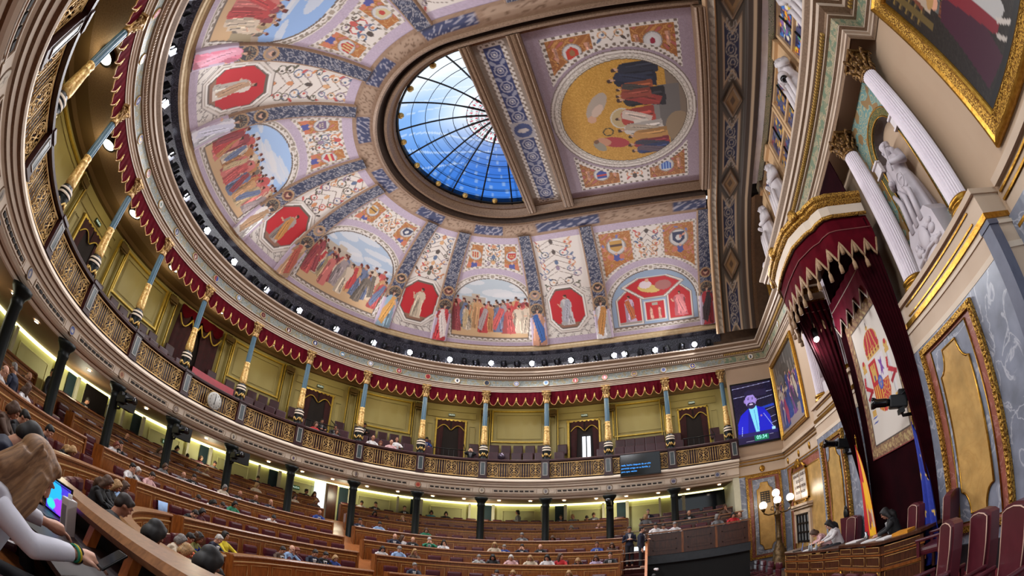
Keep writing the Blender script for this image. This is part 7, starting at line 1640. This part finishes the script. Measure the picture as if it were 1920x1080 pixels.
def person(x,y,z,rz,pose,hs,hc,kind,col,label,group=None,sc=None):
    bm_,tm,tm2,sm,tim,hm=proto(pose); s=sc or pr_.uniform(.96,1.04)
    o=bpy.data.objects.new('person',bm_); link(o); o.location=(x,y,z); o.rotation_euler=(0,0,rz); o.scale=(s,s,s); setm(o,SKINS[pr_.randrange(3)]); tag(o,label,'person',group)
    h=bpy.data.objects.new('hair',hair(hs)); link(h,o); h.matrix_local=hm; setm(h,HM[hc])
    t=bpy.data.objects.new({'suit':'jacket','shirt':'shirt','top':'blouse'}[kind],tm); link(t,o); setm(t,TM[col])
    q=bpy.data.objects.new('trousers',tm2); link(q,o); setm(q,TROU)
    if kind=='suit':
        q=bpy.data.objects.new('shirt_front',sm); link(q,o)
        if pr_.random()<.6: q=bpy.data.objects.new('tie',tim); link(q,o)
    return o
# every seat of a bench row: one under each sitter, the gaps filled at the usual spacing
OCC={}
for row,a,pose,hs,hc,kind,col,lab in PEOPLE:
    sec='near' if a<(SECT['left'][1]+SECT['near'][0])/2 else ('left' if a<(SECT['mid'][1]+SECT['left'][0])/2 else 'mid')
    lo,hi=min(SECT[sec]),max(SECT[sec]); a=min(max(a,lo+.035),hi-.035) if row not in 'ab' else a
    R,z=RZ_(row,sec); OCC.setdefault((row,sec),[]).append((a,len(OCC.get((row,sec),[])))); x,y=P(a,R+.66); person(x,y,z-FDROP+.02,yaw(a),pose,hs,hc,kind,col,lab)
EXTRA={('d','near'):[-PI-1.85/KS,-PI-.55/KS]}
for row in 'abcdef':
    for sec in ('mid','left','near'):
        R,z=RZ_(row,sec); a1,a0=SECT[sec]; Rs=R+.82; s=np.linspace(0,1,500); aa=a0+(a1-a0)*s; pts=np.array([P(q,Rs) for q in aa]); d=np.concatenate([[0],np.cumsum(np.hypot(*np.diff(pts,axis=0).T))])
        pos=lambda a: float(np.interp(a,aa,d)); occ=sorted(pos(a) for a,_ in OCC.get((row,sec),[]))+[pos(a) for a in EXTRA.get((row,sec),[])]; occ.sort()
        sel=[]
        for q in occ:
            if not sel or q-sel[-1]>.45: sel.append(q)
        L=float(d[-1]); edges=[-.30]+sel+[L+.30]; full=list(sel)
        for u,v in zip(edges[:-1],edges[1:]):
            n=int((v-u)/.66)-1
            for k in range(max(0,n)): full.append(u+(v-u)*(k+1)/(n+1))
        for q in full:
            a=float(np.interp(q,d,aa)); x,y=P(a,Rs); X_,Y_=x-3.806,y+9.772
            if sec=='near' and (x>2.3 or (row in 'ab' and a<pol(228)) or (row=='c' and a<pol(240))): continue
            put_chair(x,y,z-FDROP,yaw(a),'maroon leather bench chair, %s of the %s'%(rowword[row],secword[sec]),'chairs, %s of the %s'%(rowword[row],secword[sec]))
# raised box
for x,yy,z,pose,hs,hc,kd,col,lab in ((3.92,9.9,-.5,'look','short','dk','shirt','white','dark haired person in white, leftmost behind the box parapet'),(4.25,9.9,-.5,'look','short','dk','shirt','white','dark haired person in white, second from left behind the box parapet'),(4.72,9.9,-.5,'look','short','gr','shirt','white','grey haired man in a white shirt behind the box parapet'),(6.53,9.9,-.5,'turn','bob','gr','top','grey','grey haired person seen from behind at the box parapet'),(7.2,9.9,-.5,'look','bob','bk','top','red','dark haired woman in red at the right end of the box parapet'),(7.48,9.95,-.52,'look','bald','bd','suit','grey','balding man at the far right end of the box parapet'),
   (3.5,11.35,-.02,'turn','bob','bl','top','grey','blond person in the second row of the raised box'),(5.45,11.35,-.02,'look','bald','bd','suit','black','bald man in a dark suit in the second row of the raised box'),(7.1,11.35,-.02,'chin','bob','br','top','brown','person with hand at face, right end of the second box row'),(3.6,12.85,.35,'up','short','gr','suit','navy','grey haired man in a dark suit, top row of the raised box')):
    person(x,yy,z,0,pose,hs,hc,kd,col,lab)
# standing people
person(2.88,8.86,-.96,.1,'stand','short','dk','suit','navy','man in a dark jacket standing on the stairs, looking at his phone',sc=1.0)
person(3.34,8.3,-1.03,1.5,'standup','short','dk','suit','navy','man in navy standing on the stairs beside the raised box, seen from the side',sc=1.0)
person(*P(pol(210.5),12.7),.08,yaw(pol(210.5))+.5,'gesture','short','bk','suit','black','bearded man in a dark jacket and white shirt standing by the pale wall, far left',sc=.98)
person(*P(pol(227),11.15),-.70,yaw(pol(227))+PI,'stand','short','gr','suit','navy','grey haired man in a dark suit seen from behind, standing with a paper, far left',sc=.98)
person(*P(pol(102.5),14.05),.34,yaw(pol(102.5))-PI/2,'standup','bob','bk','top','grey','dark haired woman in grey walking behind the topmost row')
person(3.8,6.5,-2.45,.35,'phone','short','bk','shirt','black','photographer in black aiming a camera with a white lens at the foot of the stairs')
person(6.3,4.4,-3.0,-1.3,'up','short','bk','suit','black','dark haired man seen from the side at the bottom edge, below the raised box')
b=MB(); b.lathe([(.04,0),(.05,.06),(.045,.2),(.055,.24),(.0,.25)],12,M=Rx(PI/2)); put('camera_lens','white telephoto lens held by the photographer at the foot of the stairs','camera',b,WHITE,(3.85,6.2,-1.0),.35)
# presidency
person(8.72,3.05,-1.62,-PI/2-.3,'write','bob','br','top','pink','brown haired woman in pink writing at the side desk',sc=.98)
person(8.6,1.95,-1.60,-PI/2-.1,'look','long','bk','top','white','black haired woman in a white floral blouse at the side desk',sc=1.02)
person(8.95,-.72,-1.66,-PI/2-.5,'look','long','bk','suit','black','clerk with long black hair and glasses in black robe, standing under the tapestry',sc=1.02)
fl=bpy.data.objects
r=random.Random(2)
# gallery visitors
def gal(p,R,fl_,pose,hs,hc,kd,col,lab): a=pol(p); person(*P(a,R),fl_,yaw(a),pose,hs,hc,kd,col,lab)
gal(130.6,12.35,3.82,'up','bald','bd','shirt','white','bald man in a white shirt sitting upright behind the balcony railing')
gal(132.6,11.62,3.45,'rail','bald','bd','shirt','pink','bald man bending over the balcony rail beside the man in white shirt')
gal(137.1,11.62,3.45,'rail','bald','bd','shirt','white','bald man in white leaning on the balcony rail right of a column')
gal(135.1,11.68,3.35,'rail','bob','rd','top','maroon','brown haired woman leaning on the balcony rail between two bald men')
gal(137.6,13.4,4.47,'look','short','dk','suit','black','person in black in the rear gallery row behind the column')
gal(145.3,12.35,3.72,'chin','short','bk','suit','black','man in dark clothes in the gallery, left of the column')
gal(146.0,11.62,3.4,'rail','bob','br','top','grey','woman leaning on the balcony rail, left of the men in white')
gal(123.5,13.0,4.2,'look','short','bk','suit','blue','man in a blue jacket in the rear gallery row beside the doorway')
gal(113.4,12.3,3.72,'phone','short','dk','suit','black','man in a dark suit and tie filming from the gallery, left of a column')
gal(151.2,11.65,3.4,'rail','bob','br','top','red','red haired woman leaning on the balcony rail by the open stair railing')
gal(148.4,12.4,3.85,'up','short','bk','suit','black','dark haired man in black in the gallery by the open stair railing')
# ---- gallery seats
GS=mat('gallery_seat_leather',(66,30,38),.45,c2=(52,22,30),scale=4)
b=MB(); b.box((0,.02,.42),(.5,.46,.12),bev=.04); m1=b.mesh('seat',GS); b=MB(); b.box((0,.25,.72),(.52,.1,.56),bev=.05); m2=b.mesh('backrest',GS)
for i in range(-1,13):
    for rw,(R,fz) in enumerate(((12.3,3.9),(13.45,4.55))):
        if i in (6,8,10,12) and rw==1: skip=True
        else: skip=False
        n=5
        for k in range(n):
            f=(k+.5)/n
            if i in(6,8,10,12) and .2<f<.75: continue
            if i==4 and .1<f<.9: continue
            a=bay(i)+DS*(.06+.88*f); x,y=P(a,R); nm=bayname[i+1]
            t=thing('gallery_seat','dark maroon gallery seat, %s row, behind the railing %s'%(['front','rear'][rw],nm),'seat',(x,y,fz),yaw(a),'gallery seats, %s row, %s'%(['front','rear'][rw],nm))
            for q,me in (('seat',m1),('backrest',m2)): o=bpy.data.objects.new(q,me); link(o,t)
# round white object on a front gallery seat and black stair rails
a=pol(106.2); x,y=P(a,12.1); b=MB(); b.ell((0,0,.0),(.2,.2,.2),14,10); put('globe_camera','shiny round dome on a gallery seat in the middle of the hall','dome',b,mat('shiny_dome',(120,110,130),.15,metal=.6),(x,y,4.62))
for i,nm in ((1,'at the left doorway'),(6,'with the open steps right of the clock'),(8,'at the doorway with twin arches'),(12,'at the doorway nearest the big screen')):
    ac=(bay(i)+bay(i+1))/2; x,y=P(ac,12.2); t=thing('stair_railing','black iron stair railing in the gallery, '+nm,'railing',(x,y,3.9),yaw(ac),'black stair railings of the gallery'); s=-.9 if i!=12 else -.8
    b=MB(); b.tube([(s,0,.95),(s+1.6,0,.95),(s+1.6,1.1,1.5)],.025,5); obj('top_bar',b,BLACKM,t)
    for k in range(7): b=MB(); b.tube([(s+.26*k,0,0),(s+.26*k,0,.95)],.012,4); obj('baluster',b,BLACKM,t)
# ================================================================ NEAREST SEATS AT THE LOWER LEFT
FZ=-.31-FDROP
def custom(loc,rz,lean,hp,hy,arms,voxel,label,skin,hs,hc,topm,topname,hand_l=1.0):
    hip=Vector((0,.12,.56)); T=Matrix.Translation(hip)@Rx(lean); J=lambda x,y,z: T@Vector((x,y,z)); neck=J(0,0,.50)
    hm=Matrix.Translation(J(0,-.01,.515))@Rx(lean*.5+hp)@Matrix.Rotation(hy,4,'Z')@Matrix.Translation((0,-.015,.135)); body=MB(); top=MB(); tr=MB()
    for mb,e in ((body,-.012),(top,.014)):
        mb.tube([J(0,0,-.04),J(0,0,.1),J(0,-.01,.25),J(0,.0,.36),J(0,.01,.44)],[.13+e,.115+e,.125+e,.13+e,.095+e],18); mb.tube([J(-.15,.01,.40),J(0,.0,.43),J(.15,.01,.40)],[.058+e,.08+e,.058+e],14)
    body.tube([neck-Vector((0,0,.06)),neck,hm@Vector((0,.02,-.05))],[.055,.05,.048],12); head_shapes(body,hm); top.tube([neck-(neck-hip).normalized()*.08,neck-(neck-hip).normalized()*.02],[.085,.066],14)
    for s,el,wr,d,up in arms:
        sh=J(s*.18,.0,.40); el=Vector(el); wr=Vector(wr); body.tube([sh,el,wr],[.04,.032,.024],10); hand(body,wr,d,up,s,r=.0085,curl=.9)
        top.tube([sh,sh+(el-sh)*.5,el+Vector((0,0,-.005)),el+(wr-el)*.6,wr-(wr-el).normalized()*.03],[.064,.056,.052,.043,.036],14)
    for s in (-1,1): body.tube([(s*.09,.1,.54),(s*.12,-.34,.53),(s*.12,-.36,.1)],[.07,.052,.036],10); tr.tube([(s*.09,.1,.54),(s*.12,-.34,.53),(s*.12,-.36,.09)],[.09,.072,.058],12); body.tube([(s*.12,-.36,.05),(s*.12,-.46,.045),(s*.12,-.54,.03)],[.042,.042,.03],8)
    tr.ell(hip,(.145,.13,.13),14,10)
    bm_=blob('person_body',body,voxel,2); feat_attr(bm_,hm); bm_.materials.append(skin); o=bpy.data.objects.new('person',bm_); link(o); o.location=loc; o.rotation_euler=(0,0,rz); tag(o,label,'person')
    tm=blob(topname,top,.010,4); tm.materials.append(topm); link(bpy.data.objects.new(topname,tm),o); t2=blob('trousers',tr,.018,2); t2.materials.append(TROU); link(bpy.data.objects.new('trousers',t2),o); return o,hm
WJ=mat('white_jacket_cloth',(214,214,222),.7,c2=(196,196,208),scale=5,bump=.15)
W_,hm=custom((1.85,-9.60,FZ-.04),PI,.62,.42,-.1,[(-1,(-.28,-.24,.83),(-.17,-.47,.83),(-.0,-.95,-.05),(0,0,1)),(1,(.27,-.22,.85),(.24,-.45,.83),(.05,-1,-.1),(0,0,1))],.0075,'woman with long light brown hair in a white jacket, bending over the nearest desk',SKINS[0],'long','bl',WJ,'jacket')
hb=MB(); hb.ell((0,.022,.045),(.09,.104,.092),20,14); hb.ell((0,-.035,.098),(.066,.05,.032),12,8); hb.ell((0,.06,-.02),(.08,.06,.08),14,10)
for s in (-1,1):
    hb.ell((s*.083,.0,-.02),(.03,.075,.1),12,9); hb.tube([(s*.085,-.02,.02),(s*.10,-.05,-.10),(s*.095,-.06,-.24),(s*.08,-.05,-.38)],[.04,.05,.048,.014],12); hb.tube([(s*.07,.06,.0),(s*.085,.075,-.14),(s*.07,.06,-.30)],[.05,.055,.02],12)
    for k in range(5): hb.tube([(s*(.05+.012*k),-.05+.03*k,.09),(s*(.098+.004*k),-.06+.028*k,-.04),(s*(.11),-.085+.03*k,-.22),(s*.09,-.075+.03*k,-.36)],[.012,.016,.014,.006],6)
hm_=blob('hair',hb,.0075,3); hm_.materials.append(wood('light_brown_hair',(158,118,80),(104,72,46),scale=7,rough=.6,coat=0)); h=bpy.data.objects.new('hair',hm_); link(h,W_); h.matrix_local=hm
for k,(c,r0) in enumerate((('black',.034),('yellow',.033),('green',.033))):
    b=MB(); q=Vector((-.17,-.47,.83)); dd_=(q-Vector((-.28,-.24,.83))).normalized(); M=Matrix.Translation(q-dd_*(.012*k-.012))@dd_.to_track_quat('Z','Y').to_matrix().to_4x4(); b.tube([tuple(M@Vector((r0*cos(a),r0*sin(a),0))) for a in np.linspace(0,2*PI,15)[:-1]],.006,5,closed=True); obj('wristband',b,TM[c],W_)
person(.58,-9.42,FZ-.02,PI,'write','short','bk','suit','navy','black haired man in a navy suit beside the woman in the white jacket, far left',sc=1.05)
DZ=-.31-.185
b=MB(); b.box((0,0,0),(.075,.15,.009),bev=.003); t=thing('smartphone','dark smartphone held by the woman in the white jacket','phone',(2.06,-8.98,DZ+.10),.1); obj('casing',b,BLACKM,t); b=MB(); b.box((0,0,.0055),(.068,.14,.002)); obj('screen',b,mat('phone_glass',(40,44,52),.1),t); t.rotation_euler=(.6,0,.1)
t=thing('laptop','open laptop with a bright blue and violet screen on the nearest desk','laptop',(1.0,-9.02,DZ),PI+.25)
b=MB(); b.box((0,0,.012),(.33,.22,.018),bev=.004); obj('keyboard_base',b,BLACKM,t); b=MB(); b.box((0,0,.023),(.28,.10,.003)); obj('keyboard',b,mat('keyboard_keys',(44,44,60),.5),t)
b=MB(); b.box((0,-.115,.125),(.33,.01,.215),M=None); obj('lid',b,BLACKM,t); XYZ,X,Y=flatgrid((-.155,-.108,.03),(1,0,0),(0,0,1),.31,.19,40,26); c=Cv(X,Y,(70,60,200)); c.ell(.2,.12,.09,.09,(40,170,230)); c.ell(.1,.05,.12,.05,(150,60,220)); c.ell(.24,.04,.06,.03,(60,210,200)); c.rect(0,.175,.31,.19,(30,24,80)); addgrid('display',XYZ,c,None,None,parent=t,material=paintmat('laptop_glow',.2,emit=1.3))
t=thing('carton','tall white carton standing on the nearest desk beside the laptop','carton',(1.34,-8.95,DZ),.3); b=MB(); b.box((0,0,.10),(.07,.07,.20),bev=.006); obj('box',b,PAP,t); b=MB(); b.box((0,-.036,.10),(.045,.002,.12)); obj('label_print',b,mat('grey_print',(150,150,156),.6),t); b=MB(); b.lathe([(.014,.2),(.014,.225),(0,.226)],10); obj('cap',b,PAP,t)
b=MB(); b.box((0,0,.012),(.15,.05,.024),bev=.01); put('pouch','orange pouch on the nearest desk in front of the carton','pouch',b,mat('orange_cloth',(226,96,40),.6),(1.80,-9.10,DZ),.6)
b=MB(); b.box((0,0,.006),(.25,.17,.01),bev=.003); put('tablet','black tablet lying on the nearest desk below the laptop','tablet',b,BLACKM,(1.55,-9.14,DZ),.4)
for k,(x,y,rz,lab) in enumerate(((2.28,-9.08,.3,'small white paper on the nearest desk at the bottom edge'),(2.34,-8.98,-.4,'folded white note beside the other paper on the nearest desk'))): b=MB(); b.box((0,0,.004),(.15,.10,.006)); put('paper_note',lab,'paper',b,PAP,(x,y,DZ),rz)
nd=[o for o in bpy.data.objects if o.name.startswith('bench_desk') and 'fourth row' in o['label'] and 'near left' in o['label']][0]
for x in (-.1,.75,1.45,1.95,2.3): b=MB(); b.box((0,0,0),(.075,.05,.24),M=Matrix.Rotation(-.35,4,'X')); o=obj('strut',b,wood('orange_strut_wood',(196,110,50),(160,82,34)),nd); o.location=(x,-8.83,-.44)
b=MB(); 
for k in range(5): x=.2+.45*k; b.tube([(x,-8.78,-.36),(x+.15,-8.79,-.40),(x+.3,-8.78,-.37),(x+.45,-8.78,-.36)],.008,5)
obj('cable',b,BLACKM,nd)
# desk microphones along the nearest curved rails
for k,(row,ad,lab) in enumerate((('e',238,'black gooseneck microphone on the desk before the woman in light blue'),('e',246,'black gooseneck microphone on the desk right of the blue blazer'),('e',231,'black gooseneck microphone left of the woman in light blue'))):
    R,z=ROWS[row]; a=pol(ad); x,y=P(a,R+.3); t=thing('desk_microphone',lab,'microphone',(x,y,z-.18),yaw(a),'desk microphones'); b=MB(); b.box((0,0,.02),(.12,.16,.04)); obj('base',b,BLACKM,t); b=MB(); b.tube([(0,0,.04),(0,.03,.16),(0,.10,.22)],.007,5); obj('gooseneck',b,BLACKM,t); b=MB(); b.ell((0,.115,.225),(.016,.022,.016),8,6); obj('capsule',b,BLACKM,t)
a=pol(206.6)-.0; a=pol(203.5); x,y=P(a,ROWS['e'][0]+1.02); b=MB(); b.sweep([[(q,.06+.02*sin(q*30),1.06),(q,-.06+.02*sin(q*25),1.08),(q,-.09+.02*sin(q*28),.8),(q*1.05,-.10+.03*sin(q*22),.55)] for q in np.linspace(-.22,.22,12)],smooth=True); put('jacket','light blue jacket draped over a chair back, left end of the fifth left row','jacket',b,TM['ltblue'],(x,y,ROWS['e'][1]-FDROP),yaw(a))
# ================================================================ CAMERA, LIGHT
for o in list(COL.objects):
    if o.parent is None: o.location.z+=ZOFF
cam=bpy.data.cameras.new('camera'); co=bpy.data.objects.new('camera',cam); COL.objects.link(co); SC.camera=co
cam.type='PANO'; cam.panorama_type='FISHEYE_EQUISOLID'; cam.sensor_width=36; cam.sensor_fit='HORIZONTAL'
cam.fisheye_lens=863.271469*36/1920; cam.fisheye_fov=PI
cam.clip_start=.05; cam.clip_end=200
FW=Vector((-.25823754,.80137545,.53954681)); pitch,roll,hd=.569898753,-.0305633629,-.311736171
t_=(cos(hd),sin(hd)); n_=(-t_[1],t_[0])
def w2(v): return Vector((v[0]*t_[0]+v[1]*t_[1],v[0]*n_[0]+v[1]*n_[1],v[2]))
rt0=Vector((1,0,0)); up0=Vector((0,-sin(pitch),cos(pitch)))
RT=w2(cos(roll)*rt0-sin(roll)*up0); UP=w2(sin(roll)*rt0+cos(roll)*up0); FW=w2((0,cos(pitch),sin(pitch)))
M=Matrix((RT,UP,-FW)).transposed().to_4x4(); M.translation=Vector((3.80579371,-9.77212731,ZOFF)); co.matrix_world=M
W=bpy.data.worlds.new('world'); SC.world=W; W.use_nodes=True
bg=W.node_tree.nodes['Background']; bg.inputs['Color'].default_value=(.86,.93,1,1); bg.inputs['Strength'].default_value=1.15
FLOOD,UPL,GAL,UND=330,45,30,45
def area(name,loc,size,power,col=(1,1,1),target=None,shape='DISK',sy=None):
    l=bpy.data.lights.new(name,'AREA'); l.energy=power; l.size=size; l.color=col; l.shape=shape
    if sy: l.size_y=sy
    o=bpy.data.objects.new(name,l); o.location=(loc[0],loc[1],loc[2]+ZOFF); COL.objects.link(o)
    d=Vector(target)-Vector(loc); o.rotation_euler=d.to_track_quat('-Z','Y').to_euler(); return o
def point(name,loc,power,col=(1,1,1),r=.15):
    l=bpy.data.lights.new(name,'POINT'); l.energy=power; l.color=col; l.shadow_soft_size=r
    o=bpy.data.objects.new(name,l); o.location=(loc[0],loc[1],loc[2]+ZOFF); COL.objects.link(o); return o
# spotlights on the cornice: they shine across the hall
for k in range(11):
    a=-PI-.15+(PI+.15+6.6/KS)*k/10; p=P(a,10.35); area('cornice_floodlight',(p[0],p[1],9.35),1.2,FLOOD,(.96,.97,1),(2.0-.2*p[0],-.2*p[1],-1.0))
for k in range(6):
    a=-PI-.1+(PI+.1+6/KS)*k/5; p=P(a,9.7); area('cornice_uplight',(p[0],p[1],9.0),1.0,UPL,(.95,.96,1),(p[0]*.35+.6,p[1]*.35,13))
# warm lamps of the gallery, then warm fill points added to brighten the wall under the balcony
for i in range(-1,13,1):
    ac=(bay(i)+bay(i+1))/2; p=P(ac,12.4); point('gallery_lamp',(p[0],p[1],7.45),GAL,(1,.86,.52),.2)
for i in range(0,12,2):
    ac=(bay(i)+bay(i+1))/2+DS/2; p=P(ac,13.3); point('under_balcony_fill',(p[0],p[1],1.75),UND,(1,.95,.7),.2)
for y,w in ((9.5,60),): point('globe_light',(9.1,y,1.05),w,(1,.88,.68),.2)
point('canopy_spot',(8.6,1.0,4.2),40,(1,.95,.95),.08)
SC.view_settings.view_transform='Standard'; SC.view_settings.look='None'; SC.view_settings.gamma=1; SC.view_settings.exposure=0.0
try: SC.view_settings.use_curve_mapping=False
except Exception: pass
SC.cycles.max_bounces=5; SC.cycles.diffuse_bounces=3; SC.cycles.glossy_bounces=2; SC.cycles.transmission_bounces=4; SC.cycles.transparent_max_bounces=8
SC.cycles.caustics_reflective=False; SC.cycles.caustics_refractive=False; SC.cycles.sample_clamp_indirect=4
